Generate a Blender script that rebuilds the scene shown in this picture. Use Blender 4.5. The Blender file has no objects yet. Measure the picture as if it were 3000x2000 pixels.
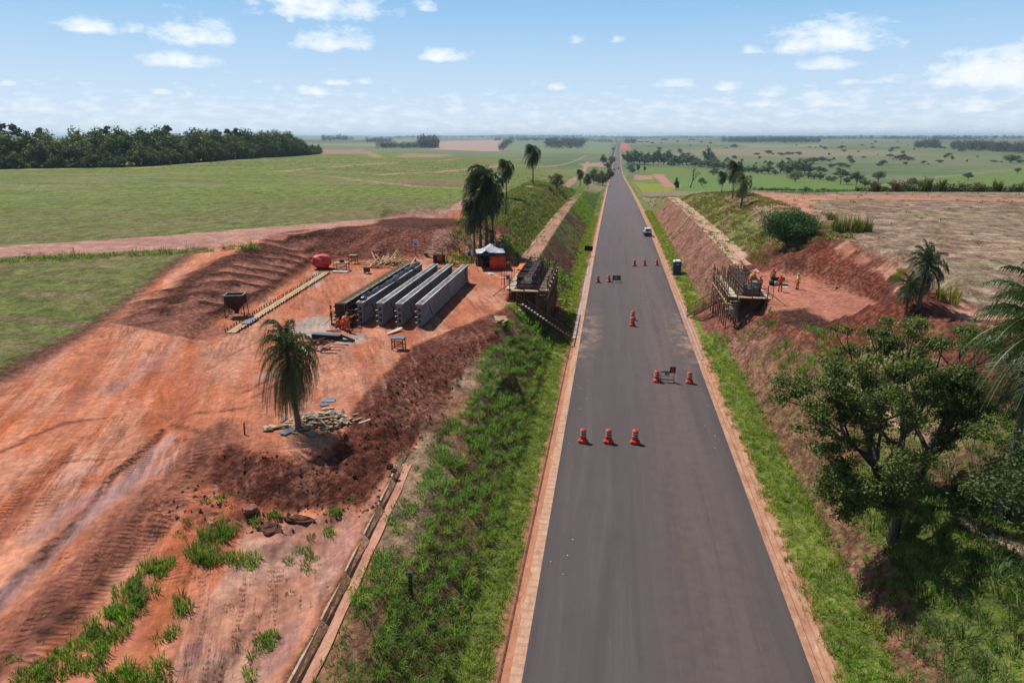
import bpy, bmesh, math, random
import numpy as np
from mathutils import Vector, Matrix

random.seed(7)
rng = np.random.default_rng(11)
R = math.radians
PI = math.pi
scene = bpy.context.scene

# ------------------------------------------------------------------ camera
CAM_H, CAM_X = 21.0, -3.03
YAW, PITCH = R(8.23), R(16.7)
cam_d = bpy.data.cameras.new('camera')
cam = bpy.data.objects.new('camera', cam_d)
scene.collection.objects.link(cam)
cam.location = (CAM_X, 0, CAM_H)
cam.rotation_euler = (R(90) - PITCH, 0, YAW)
cam_d.sensor_width = 36.0
cam_d.lens = 24.0
cam_d.clip_start = 0.5
cam_d.clip_end = 60000
scene.camera = cam

# ------------------------------------------------------------------ colour management
scene.view_settings.view_transform = 'Standard'
scene.view_settings.look = 'None'
scene.view_settings.exposure = 0.15
scene.view_settings.gamma = 1.0
scene.view_settings.use_curve_mapping = False
scene.render.engine = 'CYCLES'
scene.cycles.max_bounces = 6
scene.cycles.diffuse_bounces = 2
scene.cycles.glossy_bounces = 2
scene.cycles.transmission_bounces = 3
scene.cycles.volume_bounces = 0
scene.cycles.use_denoising = True
scene.cycles.caustics_reflective = False
scene.cycles.caustics_refractive = False

# ------------------------------------------------------------------ sun
SUN_XY = Vector((-0.505, 0.351))
SUN_EL = math.atan2(1.0, SUN_XY.length)
sun_dir = Vector((SUN_XY.x, SUN_XY.y, 1.0)).normalized()
sd = bpy.data.lights.new('sun', 'SUN')
sd.energy = 4.9
sd.angle = R(0.5)
sd.color = (1.0, 0.955, 0.89)
sun = bpy.data.objects.new('sun', sd)
scene.collection.objects.link(sun)
sun.rotation_euler = sun_dir.to_track_quat('Z', 'Y').to_euler()
sun.location = (-40, 30, 90)

# photo measurements (pixels of a 2352 wide view) -> direction; used to lay out ground zones and clouds in world space
FPX = 1568.0
def ray(u, v):
    a, b = (float(u) - 1176) / FPX, -(float(v) - 784) / FPX
    f = Vector((-math.sin(YAW) * math.cos(PITCH), math.cos(YAW) * math.cos(PITCH), -math.sin(PITCH)))
    r = Vector((math.cos(YAW), math.sin(YAW), 0))
    up = Vector((-math.sin(YAW) * math.sin(PITCH), math.cos(YAW) * math.sin(PITCH), math.cos(PITCH)))
    return f + a * r + b * up
def at(u, v, z=0.0):
    d = ray(u, v); t = (z - CAM_H) / d.z
    return Vector((CAM_X + d.x * t, d.y * t, z))

# ------------------------------------------------------------------ world: Nishita sky with fair weather clouds
world = bpy.data.worlds.new('World')
scene.world = world
world.use_nodes = True
SKY_STRENGTH = 0.05
# (u, v, half width, half height, weight) of each cloud in the photograph
CLOUDS = [(735,8,150,26,1.1),(200,57,55,15,1),(305,63,28,11,.8),(445,72,78,25,1),(415,136,80,15,1),(765,90,88,20,1),(667,44,18,8,.7),
 (975,10,40,15,.7),(1020,124,54,14,1),(722,207,44,10,.95),(760,186,46,8,.8),(843,186,24,8,.8),(20,192,24,6,.6),(376,208,26,8,.7),(432,214,18,8,.6),
 (332,232,34,12,.7),(395,242,22,8,.5),(90,240,60,16,.6),(1278,195,28,10,.9),(1322,84,28,16,.55),(1415,88,24,9,.55),(1546,190,46,9,.85),(1672,196,44,11,.85),
 (1900,82,110,28,1.1),(1735,112,46,10,.6),(1888,142,82,16,.75),(1775,208,38,12,.9),(1985,182,86,10,.6),(2262,162,115,27,1.15),(2330,116,44,24,1.0),(2425,150,90,60,.9),
 (1915,228,95,15,.85),(1745,234,60,10,.6),(2245,240,60,16,.7),(1520,238,60,10,.65),(1400,252,40,10,.5),(2130,240,50,10,.5),(1120,236,50,8,.5),
 (150,250,90,12,.5),(600,240,40,8,.45),(940,250,60,8,.45),(1640,250,40,8,.45),(2060,46,30,6,.4),(590,185,26,6,.4),(1180,232,20,7,.4)]
def build_world():
    nt = world.node_tree
    N, L = nt.nodes, nt.links
    N.clear()
    def m(op, a, b=None, c=None, clamp=False):
        n = N.new('ShaderNodeMath'); n.operation = op; n.use_clamp = clamp
        for i, v in enumerate((a, b, c)):
            if v is None: continue
            if isinstance(v, (int, float)): n.inputs[i].default_value = v
            else: L.new(v, n.inputs[i])
        return n.outputs[0]
    def vm(op, a, b=None):
        n = N.new('ShaderNodeVectorMath'); n.operation = op
        for i, v in enumerate((a, b)):
            if v is None: continue
            if isinstance(v, tuple): n.inputs[i].default_value = v
            else: L.new(v, n.inputs[i])
        return n
    sky = N.new('ShaderNodeTexSky'); sky.sky_type = 'NISHITA'; sky.sun_disc = False
    sky.sun_elevation = SUN_EL
    sky.sun_rotation = math.atan2(sun_dir.x, sun_dir.y)
    sky.altitude = 400; sky.air_density = 1.0; sky.dust_density = 1.6; sky.ozone_density = 1.6
    tc = N.new('ShaderNodeTexCoord')
    sx = N.new('ShaderNodeSeparateXYZ'); L.new(tc.outputs['Generated'], sx.inputs[0])
    az = m('ARCTAN2', sx.outputs[0], sx.outputs[1])
    el = m('ARCSINE', sx.outputs[2])
    cv = N.new('ShaderNodeCombineXYZ'); L.new(az, cv.inputs[0]); L.new(el, cv.inputs[1])
    pos = cv.outputs[0]
    # billows: distort lookup a little
    nz = N.new('ShaderNodeTexNoise'); nz.inputs['Scale'].default_value = 1.0; nz.inputs['Detail'].default_value = 7; nz.inputs['Roughness'].default_value = 0.62
    mp = vm('MULTIPLY', pos, (34.0, 62.0, 1.0)); L.new(mp.outputs[0], nz.inputs['Vector'])
    nz2 = N.new('ShaderNodeTexNoise'); nz2.inputs['Scale'].default_value = 1.0; nz2.inputs['Detail'].default_value = 5; nz2.inputs['Roughness'].default_value = 0.6
    mp2 = vm('MULTIPLY', pos, (38.0, 120.0, 1.0)); L.new(mp2.outputs[0], nz2.inputs['Vector'])
    best = None; shade = None
    for (u, v, w, h, wt) in CLOUDS:
        d = ray(u, v + h * .75).normalized()
        a0, e0 = math.atan2(d.x, d.y), math.asin(d.z)
        s = vm('SUBTRACT', pos, (a0, e0, 0))
        asp = 1.0 / (w / FPX * 1.05), 1.0 / (h / FPX * 2.0)
        q = vm('MULTIPLY', s.outputs[0], (asp[0], asp[1], 0)).outputs[0]
        sp = N.new('ShaderNodeSeparateXYZ'); L.new(q, sp.inputs[0])
        # below the base line the cloud ends three times faster: flat bottoms
        yy = m('MAXIMUM', sp.outputs[1], m('MULTIPLY', sp.outputs[1], -3.2))
        r2 = m('ADD', m('MULTIPLY', sp.outputs[0], sp.outputs[0]), m('MULTIPLY', yy, yy))
        val = m('SUBTRACT', wt, m('POWER', r2, 0.6))
        best = val if best is None else m('MAXIMUM', best, val)
    n1 = m('MULTIPLY', m('SUBTRACT', nz.outputs[0], 0.5), 2.6)
    c1 = m('ADD', m('ADD', best, n1), -0.1)
    mask1 = m('SMOOTH_MAX', m('MULTIPLY', c1, 1.0), 0.0, 0.2)
    mask1 = m('MINIMUM', mask1, 1.0)
    # a bank of small distant clouds just above the horizon, thickest at 1.5 to 4 degrees
    bank = N.new('ShaderNodeMapRange'); bank.interpolation_type = 'SMOOTHSTEP'
    L.new(el, bank.inputs[0]); bank.inputs[1].default_value = R(5.2); bank.inputs[2].default_value = R(1.6); bank.inputs[3].default_value = 0.0; bank.inputs[4].default_value = 1.0
    c2 = m('ADD', m('MULTIPLY', m('SUBTRACT', nz2.outputs[0], 0.5), 3.8), m('SUBTRACT', m('MULTIPLY', bank.outputs[0], 0.80), 0.58))
    mask2 = m('MULTIPLY', m('MINIMUM', m('MAXIMUM', c2, 0.0), 1.0), 0.5)
    mask = m('MAXIMUM', mask1, mask2, clamp=True)
    # cloud light: white tops, slightly blue grey where thick and low
    thick = N.new('ShaderNodeMapRange'); L.new(c1, thick.inputs[0]); thick.inputs[1].default_value = 0.45; thick.inputs[2].default_value = 1.4
    thick.inputs[3].default_value = 0.0; thick.inputs[4].default_value = 0.8
    cc = N.new('ShaderNodeMix'); cc.data_type = 'RGBA'
    L.new(thick.outputs[0], cc.inputs[0]); cc.inputs[6].default_value = CLOUD_A; cc.inputs[7].default_value = CLOUD_B
    mx = N.new('ShaderNodeMix'); mx.data_type = 'RGBA'
    L.new(m('MULTIPLY', mask, 0.93), mx.inputs[0])
    # thin high haze veil whitens the lower sky
    veil = N.new('ShaderNodeMapRange'); veil.interpolation_type = 'SMOOTHSTEP'; L.new(el, veil.inputs[0]); veil.inputs[1].default_value = R(34); veil.inputs[2].default_value = R(3)
    veil.inputs[3].default_value = 0.0; veil.inputs[4].default_value = VEIL
    vx = N.new('ShaderNodeMix'); vx.data_type = 'RGBA'; L.new(veil.outputs[0], vx.inputs[0]); L.new(sky.outputs[0], vx.inputs[6])
    lo = N.new('ShaderNodeMapRange'); L.new(el, lo.inputs[0]); lo.inputs[1].default_value = R(0.0); lo.inputs[2].default_value = R(9.5)
    vc = N.new('ShaderNodeMix'); vc.data_type = 'RGBA'; L.new(lo.outputs[0], vc.inputs[0]); vc.inputs[6].default_value = VEIL_LOW; vc.inputs[7].default_value = VEIL_C; L.new(vc.outputs[2], vx.inputs[7])
    L.new(vx.outputs[2], mx.inputs[6]); L.new(cc.outputs[2], mx.inputs[7])
    bg = N.new('ShaderNodeBackground'); bg.inputs['Strength'].default_value = SKY_STRENGTH
    L.new(mx.outputs[2], bg.inputs[0])
    out = N.new('ShaderNodeOutputWorld'); L.new(bg.outputs[0], out.inputs[0])
VEIL = 0.97
VEIL_C = (6.0, 11.2, 17.2, 1)
VEIL_LOW = (13.6, 15.6, 17.6, 1)
CLOUD_A = (19.5, 20.0, 21.0, 1)
CLOUD_B = (16.5, 17.6, 19.0, 1)
build_world()
world.cycles.sampling_method = 'MANUAL'
world.cycles.sample_map_resolution = 512
# ------------------------------------------------------------------ numeric noise
def _hash(ix, iy, s):
    h = (ix.astype(np.int64) * 374761393 + iy.astype(np.int64) * 668265263 + s * 1274126177) & 0xffffffff
    h = ((h ^ (h >> 13)) * 1274126177) & 0xffffffff
    h = (h ^ (h >> 16)) & 0xffff
    return h / 65535.0
def vnoise(x, y, s=0):
    ix, iy = np.floor(x), np.floor(y)
    fx, fy = x - ix, y - iy
    fx, fy = fx * fx * (3 - 2 * fx), fy * fy * (3 - 2 * fy)
    a, b = _hash(ix, iy, s), _hash(ix + 1, iy, s)
    c, d = _hash(ix, iy + 1, s), _hash(ix + 1, iy + 1, s)
    return (a + (b - a) * fx) * (1 - fy) + (c + (d - c) * fx) * fy
def fbm(x, y, o=4, s=0, g=.5):
    t, a, n = 0, 1.0, 0
    for i in range(o):
        t = t + a * vnoise(x * 2 ** i + 13.7 * i, y * 2 ** i - 7.1 * i, s + i); n += a; a *= g
    return t / n
def sstep(a, b, x):
    t = np.clip((x - a) / (b - a), 0, 1); return t * t * (3 - 2 * t)
def seg_d(px, py, poly, closed=True):
    d = np.full(px.shape, 1e9); n = len(poly)
    for i in range(n if closed else n - 1):
        (ax, ay), (bx, by) = poly[i], poly[(i + 1) % n]
        vx, vy = bx - ax, by - ay
        t = np.clip(((px - ax) * vx + (py - ay) * vy) / (vx * vx + vy * vy + 1e-12), 0, 1)
        d = np.minimum(d, (px - ax - t * vx) ** 2 + (py - ay - t * vy) ** 2)
    return np.sqrt(d)
def inside(px, py, poly):
    c = np.zeros(px.shape, bool); n = len(poly)
    for i in range(n):
        (ax, ay), (bx, by) = poly[i], poly[(i + 1) % n]
        if ay == by: continue
        k = ((ay > py) != (by > py)) & (px < (bx - ax) * (py - ay) / (by - ay) + ax)
        c ^= k
    return c
def sdist(px, py, poly):
    d = seg_d(px, py, poly)
    return np.where(inside(px, py, poly), -d, d)

# ------------------------------------------------------------------ shape of the land
_ys = np.arange(-60, 17000, 10.0)
_rz = np.interp(_ys, [-60, 150, 240, 375, 600, 876, 1150, 1700, 2500, 3500, 4500, 5500, 8000, 17000], [0, 0, -1.9, -5.6, -13, -19.7, -22, -23, -17, -9, -1, 3, 5, 8])
_k = np.hanning(11); _rz = np.convolve(np.pad(_rz, 5, mode='edge'), _k / _k.sum(), 'valid')
def road_z(y): return np.interp(y, _ys, _rz)
def road_x(y): return 0.0035 * np.maximum(y - 650, 0) + 2.0e-6 * np.maximum(y - 1500, 0) ** 2
def wl(t): return 60 * np.arcsinh(t / 60)

NAT = [(-14,-60,3.2),(-14,0,3.2),(-14,25,3.1),(-14,45,3.6),(-20,25,3.9),(-19,5,3.8),(-27,27,5),(-25,14,5),(-30,0,5),(-35,40,5),(-32,48,5),(-38,49,5.5),(-33,34,5),(-40,28,6.6),(-40,5,6.6),(-45,38,7.1),
 (-45,62,7.4),(-50,80,7.9),(-53,70,8),(-44,72,8),(-46,90,8.5),(-38,104,8.5),(-30,110,8.6),(-60,60,7.9),(-100,100,8),(-60,20,7.5),(-130,40,8),(-25,100,8.8),(-22,86,8.2),(-20,110,9.2),(-20,140,9.3),(-25,170,9),(-24,200,8.4),
 (-17,200,7),(-16,240,3.5),(-30,240,6.5),(-20,300,-1.5),(-50,300,4.5),(-100,300,8),(-250,300,8.2),(-60,200,8.5),(-100,180,8.3),(-40,450,-3),(-110,500,6),(-300,700,8),(-500,800,6),(-150,700,1),(-60,700,-12),
 (-200,1100,-9),(-600,1300,-4),(-300,1700,-10),(-1000,1500,0),(-1500,900,6),(-500,300,8.5),(-1000,400,9),(-60,1000,-19),
 (-1200,2800,-3),(-400,2800,-5),(-1500,4500,2),(-300,4500,1),(-3000,3000,5),(-3000,7000,9),(0,8000,6),(-6000,9000,12),(-1500,10000,11),
 (14,-60,4.5),(13.5,0,4.4),(14,25,4.6),(18,30,6.8),(18,50,8.2),(20,10,6.8),(25,40,8.2),(40,60,9.3),(20,85,8.8),(22,100,9.2),(25,150,9.2),(30,165,9),(60,170,9),(90,172,9.2),(130,175,9.4),(100,100,9.5),(60,100,9.4),(60,20,9),(30,10,8),
 (20,190,6.5),(20,225,2.5),(18,270,-2),(45,215,4.5),(70,235,4),(120,230,5),(45,300,-3),(80,400,-7.5),(150,300,-3.5),(250,300,-4),(250,450,-11.5),(60,600,-13),(100,800,-18),(350,700,-17),(700,600,-15),(350,250,1),(600,350,-6),(500,100,9),(1500,500,-10),
 (60,1100,-21),(400,1200,-18.5),(900,1100,-15),(1500,1500,-10),(300,1700,-15.5),(900,2200,-7),(2200,2000,-4),(200,2500,-9.5),(1200,3500,0),(300,3700,-4),(3000,3500,3),(3000,7000,7),(6000,9000,12),(1500,10000,10.5),(0,13000,14),(8000,15000,16),(-8000,15000,17),(9000,3000,6),(-9000,3000,9)]
_nx, _ny, _nz = (np.array([n[i] for n in NAT], float) for i in range(3))
_nx, _ny = wl(_nx), wl(_ny)
def _ker(r): return np.sqrt(r * r + 3.0)
_A = _ker(np.hypot(_nx[:, None] - _nx, _ny[:, None] - _ny)) + np.eye(len(_nx)) * -0.35
_W = np.linalg.solve(_A, _nz)
def natural(x, y):
    X, Y = wl(x), wl(y); z = np.zeros(x.shape)
    for i in range(len(_W)): z += _W[i] * np.sqrt((X - _nx[i]) ** 2 + (Y - _ny[i]) ** 2 + 3.0)
    D = np.hypot(x, y)
    far = sstep(900, 4000, D)
    z += (fbm(x / 900, y / 1300, 4, 40) - .5) * 26 * far + (fbm(x / 1500, y / 2600, 4, 43) - .5) * 90 * sstep(4500, 9000, D) + (fbm(x / 300, y / 400, 3, 41) - .5) * 9 * sstep(700, 2500, D)
    z += (fbm(x / 14, y / 14, 3, 42) - .5) * .45 * sstep(30, 90, D) * (1 - .5 * far)
    return z

PADL = [(-12.6,84),(-12.3,67),(-12.7,54.3),(-15.6,49.5),(-17.6,43.4),(-17.3,36.4),(-17.2,32.4),(-19.5,30.6),(-22.6,31.0),(-25.0,30.0),(-30.0,40.0),(-36.8,49.3),(-38.0,55),(-37.8,63.5),(-41.3,84.5),(-38,87.5),(-34.0,87.5),(-26.9,91.5),(-24.2,94.5),(-20.0,92.0),(-16.1,86.0)]
PADR = [(11.3,70),(12.6,87.3),(17.1,86.2),(20.0,83.0),(23.5,74),(23.2,63.2),(21.2,60.5),(17.0,62.0),(13.2,64.4)]

SCARP = [(-23.9, 12.5), (-24.3, 16.5), (-25.0, 20.2), (-25.6, 22.3), (-26.0, 24.6), (-26.9, 27.0), (-27.6, 30.4), (-28.6, 33.6)]
CH_Y = [0, 14, 19, 24, 31.4, 37.5]; CH_X = [-12.4, -12.85, -13.1, -13.45, -14.0, -14.6]
def chan_z(y): return 3.12 + .006 * np.maximum(np.asarray(y, float) - 10, 0)
def ground(x, y, detail=True):
    """height of the land at world x, y (arrays)"""
    x = np.asarray(x, float); y = np.asarray(y, float)
    rz = road_z(y); xr = x - road_x(y); ax = np.abs(xr); L = xr < 0
    nat = natural(x, y)
    wob = (fbm(x / 5 + 3, y / 5, 3, 5) - .5)
    # the cutting: verge, steep lower face, berm, upper face
    zb = np.where(L, np.interp(y, [0, 40, 58], [3.15, 3.15, 5.0]), np.interp(y, [0, 50, 66], [4.3, 4.3, 5.0])) + rz
    toe = np.where(L, 8.5, 9.2) + wob * .5
    xi = np.where(L, np.interp(y, [0, 45, 58, 66], [11.9, 12.0, 12.8, 12.9]), np.interp(y, [0, 50, 66], [12.3, 12.3, 13.0])) + wob * .35
    xo = np.where(L, 15.5, np.interp(y, [0, 50, 66], [14.8, 14.8, 15.9])) + wob * .8
    up = np.where(L, 0.95, np.where(y < 60, .8, .62))
    verge = rz + .04 + .3 * sstep(6.9, 9.0, ax)
    face = rz + .34 + (ax - toe) / (xi - toe) * (zb - rz - .34)
    cut = np.where(ax < toe, verge, np.where(ax < xi, face, np.where(ax < xo, zb, zb + (ax - xo) * up)))
    cut = cut + wob * .35 * sstep(8.5, 10, ax)
    z = np.minimum(nat, cut)
    fill = rz + .04 - np.maximum(ax - 9.5, 0) * .45
    z = np.maximum(z, fill)
    # casting yard on the left, levelled and dug back into the hill
    k = (x > -75) & (x < -5) & (y > 10) & (y < 125)
    if k.any():
        X, Y = x[k], y[k]; d = sdist(X, Y, PADL) + (fbm(X / 3, Y / 3, 3, 9) - .5) * .9
        dp = np.maximum(d, 0)
        rise = np.minimum(dp * 2.2, .75) + np.maximum(dp - .34, 0) * np.where(Y < 86, .42, .6)
        drop = dp * np.where((X > -13.8) & (Y > 50), 1.35, .38) + np.maximum(dp - 4.5, 0) * 2.0
        zz = np.clip(z[k], 5 - drop, 5 + rise)
        # spoil tipped over the yard's edge: clods and lumps
        sp = sstep(0, .8, d) * sstep(7.5, 5, d) * ((X > -24) & (Y < 58) & (Y > 24)) * sstep(-12.2, -13.2, X)
        zz = zz + sp * ((fbm(X / .95, Y / .95, 3, 21, .65) - .45) * 1.05 + (fbm(X / 3.2, Y / 3.2, 2, 22) - .4) * .5)
        # lip along the yard's edge
        zz = zz + .22 * np.exp(-((d - .1) / .45) ** 2) * ((X > -22) & (Y < 60)) * vnoise(X / 2, Y / 2, 3)
        # dozer ripples on the dug face, running down the slope
        rp = sstep(.6, 1.4, d) * sstep(7.8, 6.0, d) * ((X < -33) & (Y > 52) & (Y < 100))
        zz = zz + rp * (.20 * np.sin((.82 * X - .57 * Y) * 2 * PI / 2.4 + 1.6 * vnoise(X / 5, Y / 5, 8)) + .25 * (fbm(X / 1.2, Y / 1.2, 3, 24) - .5))
        rb = sstep(.3, 1.0, d) * sstep(8, 5, d) * ((X > -40) & (Y > 86))
        zz = zz + rb * (.55 * (fbm(X / 2.4, Y / 1.4, 4, 25) - .5))
        # heap along the top of the dug face
        g = np.exp(-((Y - 108.5 - .1 * (X + 33)) / 1.5) ** 2) * sstep(-43, -38, X) * sstep(-22, -25.5, X)
        zz = zz + g * (1.2 + 1.3 * (fbm(X / 2, Y / 2, 3, 26) - .4))
        zz = zz + .55 * np.exp(-((X + 25.2) / 2.2) ** 2 - ((Y - 96) / 2.5) ** 2) * (1 + vnoise(X * 1.5, Y * 1.5, 27))
        z[k] = zz
    k = (x > 8) & (x < 45) & (y > 44) & (y < 110)
    if k.any():
        X, Y = x[k], y[k]; d = sdist(X, Y, PADR) + (fbm(X / 3, Y / 3, 3, 19) - .5) * .9
        dp = np.maximum(d, 0)
        zz = np.clip(z[k], 5 - dp * 1.2, 5 + dp * .8 + .5 * sstep(0, .8, d))
        rb = sstep(.2, 1.2, d) * sstep(7, 4.5, d) * (X > 12.5)
        zz = zz + rb * (1.5 * (fbm(X / 2.0, Y / 2.0, 5, 35, .6) - .42) + .5 * np.abs(fbm(X / 1.0, Y / 2.5, 3, 37) - .5))
        # the heap between yard and big tree
        g = np.exp(-((Y - 55.6 + .10 * (X - 16)) / 2.3) ** 2) * sstep(11.8, 13.5, X) * sstep(24, 20, X)
        zz = zz + g * (1.1 + 1.9 * (fbm(X / 1.7, Y / 1.7, 5, 36, .6) - .5)) * sstep(-.5, 1.6, d)
        z[k] = zz
    k = (x > -20) & (x < -10) & (y > 0) & (y < 40)
    if k.any():
        X, Y = x[k], y[k]; cxl = np.interp(Y, CH_Y, CH_X); u = X - cxl; zc = chan_z(Y); e = sstep(39.5, 36, Y)
        tgt = np.where(u < 0, zc + .48, zc - .02); w = np.exp(-(np.maximum(np.abs(u - .25) - .55, 0) / .7) ** 2) * e
        z[k] = z[k] * (1 - w) + tgt * w
    # pits dug for the two abutments
    z = z - 1.5 * sstep(66.5, 68.5, y) * sstep(86, 83, y) * (sstep(-13.6, -13.0, x) * sstep(-8.9, -10.2, x)) - 1.2 * sstep(66, 68.5, y) * sstep(83, 80, y) * (sstep(9.3, 10.2, x) * sstep(12.9, 12.3, x))
    if detail:
        D = np.hypot(x, y); near = (ax > 8.5)
        z = z + near * (fbm(x / .8, y / .8, 2, 51) - .5) * .09 * sstep(140, 60, D)
        # foreground bench: gully washed between yard and channel, and small scoops
        k = (x > -24) & (x < -14.3) & (y > 5) & (y < 30)
        if k.any():
            X, Y = x[k], y[k]
            z[k] += ((fbm(X / 1.6, Y / 2.6, 3, 61) - .5) * .55) * sstep(-14.3, -15.5, X)
        k = (x > -60) & (x < -13) & (y > 8) & (y < 110)
        if k.any():
            X, Y = x[k], y[k]; ac, al = .91 * X + .42 * Y, -.42 * X + .91 * Y
            hw = sstep(-17.5, -20, X) * sstep(5.6, 7.5, z[k] * 0 + 7.5)
            rut = fbm(ac / 1.1, al / 11, 3, 111, .5); z[k] += hw * (rut - .5) * .09
            band = np.exp(-((X + 26.3 + .42 * (Y - 24)) / 2.3) ** 2) * (Y < 42)
            # dried scarp: the crust breaks off in a small step along the haul road's edge
            sd_ = seg_d(X, Y, SCARP, False); side = ((X - np.interp(Y, [q[1] for q in SCARP[::1]], [q[0] for q in SCARP])) > 0)
            z[k] -= .16 * side * np.exp(-(sd_ / 1.3) ** 2) * (Y < SCARP[-1][1] + .5)
            z[k] += band * ((fbm(X / .9, Y / .9, 2, 112, .6) - .5) * .30 + .07 * np.sin(ac * 2 * PI / 1.9))
    z = np.where(ax < 6.75, rz - .45, z)
    return z
def gz(x, y): return float(ground(np.array([float(x)]), np.array([float(y)]))[0])
def G(u, v, far=12000.0):
    """point of the land seen at photo position u, v"""
    d = ray(u, v); t = np.concatenate([np.arange(12, 320, .35), np.geomspace(320, far, 900)])
    X, Y, Z = CAM_X + d.x * t, d.y * t, CAM_H + d.z * t
    zz = ground(X, Y, False); zz = np.where(np.abs(X - road_x(Y)) < 6.8, road_z(Y), zz)
    hit = np.nonzero(Z <= zz)[0]
    i = hit[0] if len(hit) else len(t) - 1
    return Vector((float(X[i]), float(Y[i]), float(zz[i])))
def poly(pts): return [tuple(G(u, v)[:2]) for u, v in pts]

def axis(core0, core1, step, ratio, lo, hi):
    c = list(np.arange(core0, core1, step)); s = step; p = c[-1]
    while p < hi: s *= ratio; p += s; c.append(p)
    s = step; p = c[0]; a = []
    while p > lo: s *= ratio; p -= s; a.append(p)
    return np.array(a[::-1] + c)
# ------------------------------------------------------------------ materials
MATS = {}
class NB:
    """small node helper"""
    def __init__(s, name):
        s.m = bpy.data.materials.new(name); s.m.use_nodes = True
        s.N, s.L = s.m.node_tree.nodes, s.m.node_tree.links
        s.b = s.N['Principled BSDF']; s.out = s.N['Material Output']
        s.b.inputs['Specular IOR Level'].default_value = .25
        MATS[name] = s.m
    def n(s, t, ins=None, **kw):
        n = s.N.new(t)
        for k, v in kw.items(): setattr(n, k, v)
        for k, v in (ins or {}).items():
            if hasattr(v, 'is_linked') or isinstance(v, bpy.types.NodeSocket): s.L.new(v, n.inputs[k])
            else: n.inputs[k].default_value = v
        return n
    def coord(s, w='Object', scale=None):
        o = s.n('ShaderNodeTexCoord').outputs[w]
        if scale is None: return o
        return s.n('ShaderNodeMapping', {0: o, 'Scale': scale}).outputs[0]
    def noise(s, vec, scale, detail=3, rough=.55):
        return s.n('ShaderNodeTexNoise', {'Vector': vec, 'Scale': scale, 'Detail': detail, 'Roughness': rough}).outputs[0]
    def mr(s, v, a, b, c=0., d=1.):
        return s.n('ShaderNodeMapRange', {0: v, 1: a, 2: b, 3: c, 4: d}).outputs[0]
    def math(s, op, a, b=0., c=0.):
        return s.n('ShaderNodeMath', {0: a, 1: b, 2: c}, operation=op).outputs[0]
    def mix(s, f, a, b, mode='MIX'):
        return s.n('ShaderNodeMix', {0: f, 6: a, 7: b}, data_type='RGBA', blend_type=mode).outputs[2]
    def set(s, k, v):
        if isinstance(v, bpy.types.NodeSocket): s.L.new(v, s.b.inputs[k])
        else: s.b.inputs[k].default_value = v
        return s
    def bump(s, h, strength=.5, dist=.05):
        s.L.new(s.n('ShaderNodeBump', {'Height': h, 'Strength': strength, 'Distance': dist}).outputs[0], s.b.inputs['Normal'])
        return s
def c4(c): return (c[0], c[1], c[2], 1.0)
def mat(name, col, rough=.8, var=.25, scale=6., metal=0., col2=None, bump=0., spec=.25, stretch=None, detail=4):
    """plain weathered surface: base colour broken up by two octaves of grime"""
    if name in MATS: return MATS[name]
    b = NB(name); v = b.coord('Object', stretch)
    n1 = b.noise(v, scale, detail, .6); n2 = b.noise(v, scale * .23, 2, .5)
    f = b.mr(b.math('ADD', b.math('MULTIPLY', n1, .6), b.math('MULTIPLY', n2, .4)), .35, .65)
    c2 = col2 if col2 else tuple(max(0, k * (1 - var * 1.6)) for k in col)
    hi = tuple(min(1, k * (1 + var * .5)) for k in col)
    b.set('Base Color', b.mix(f, c4(c2), c4(hi))).set('Roughness', rough).set('Metallic', metal).set('Specular IOR Level', spec)
    if bump: b.bump(n1, bump, .02)
    return b.m
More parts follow.
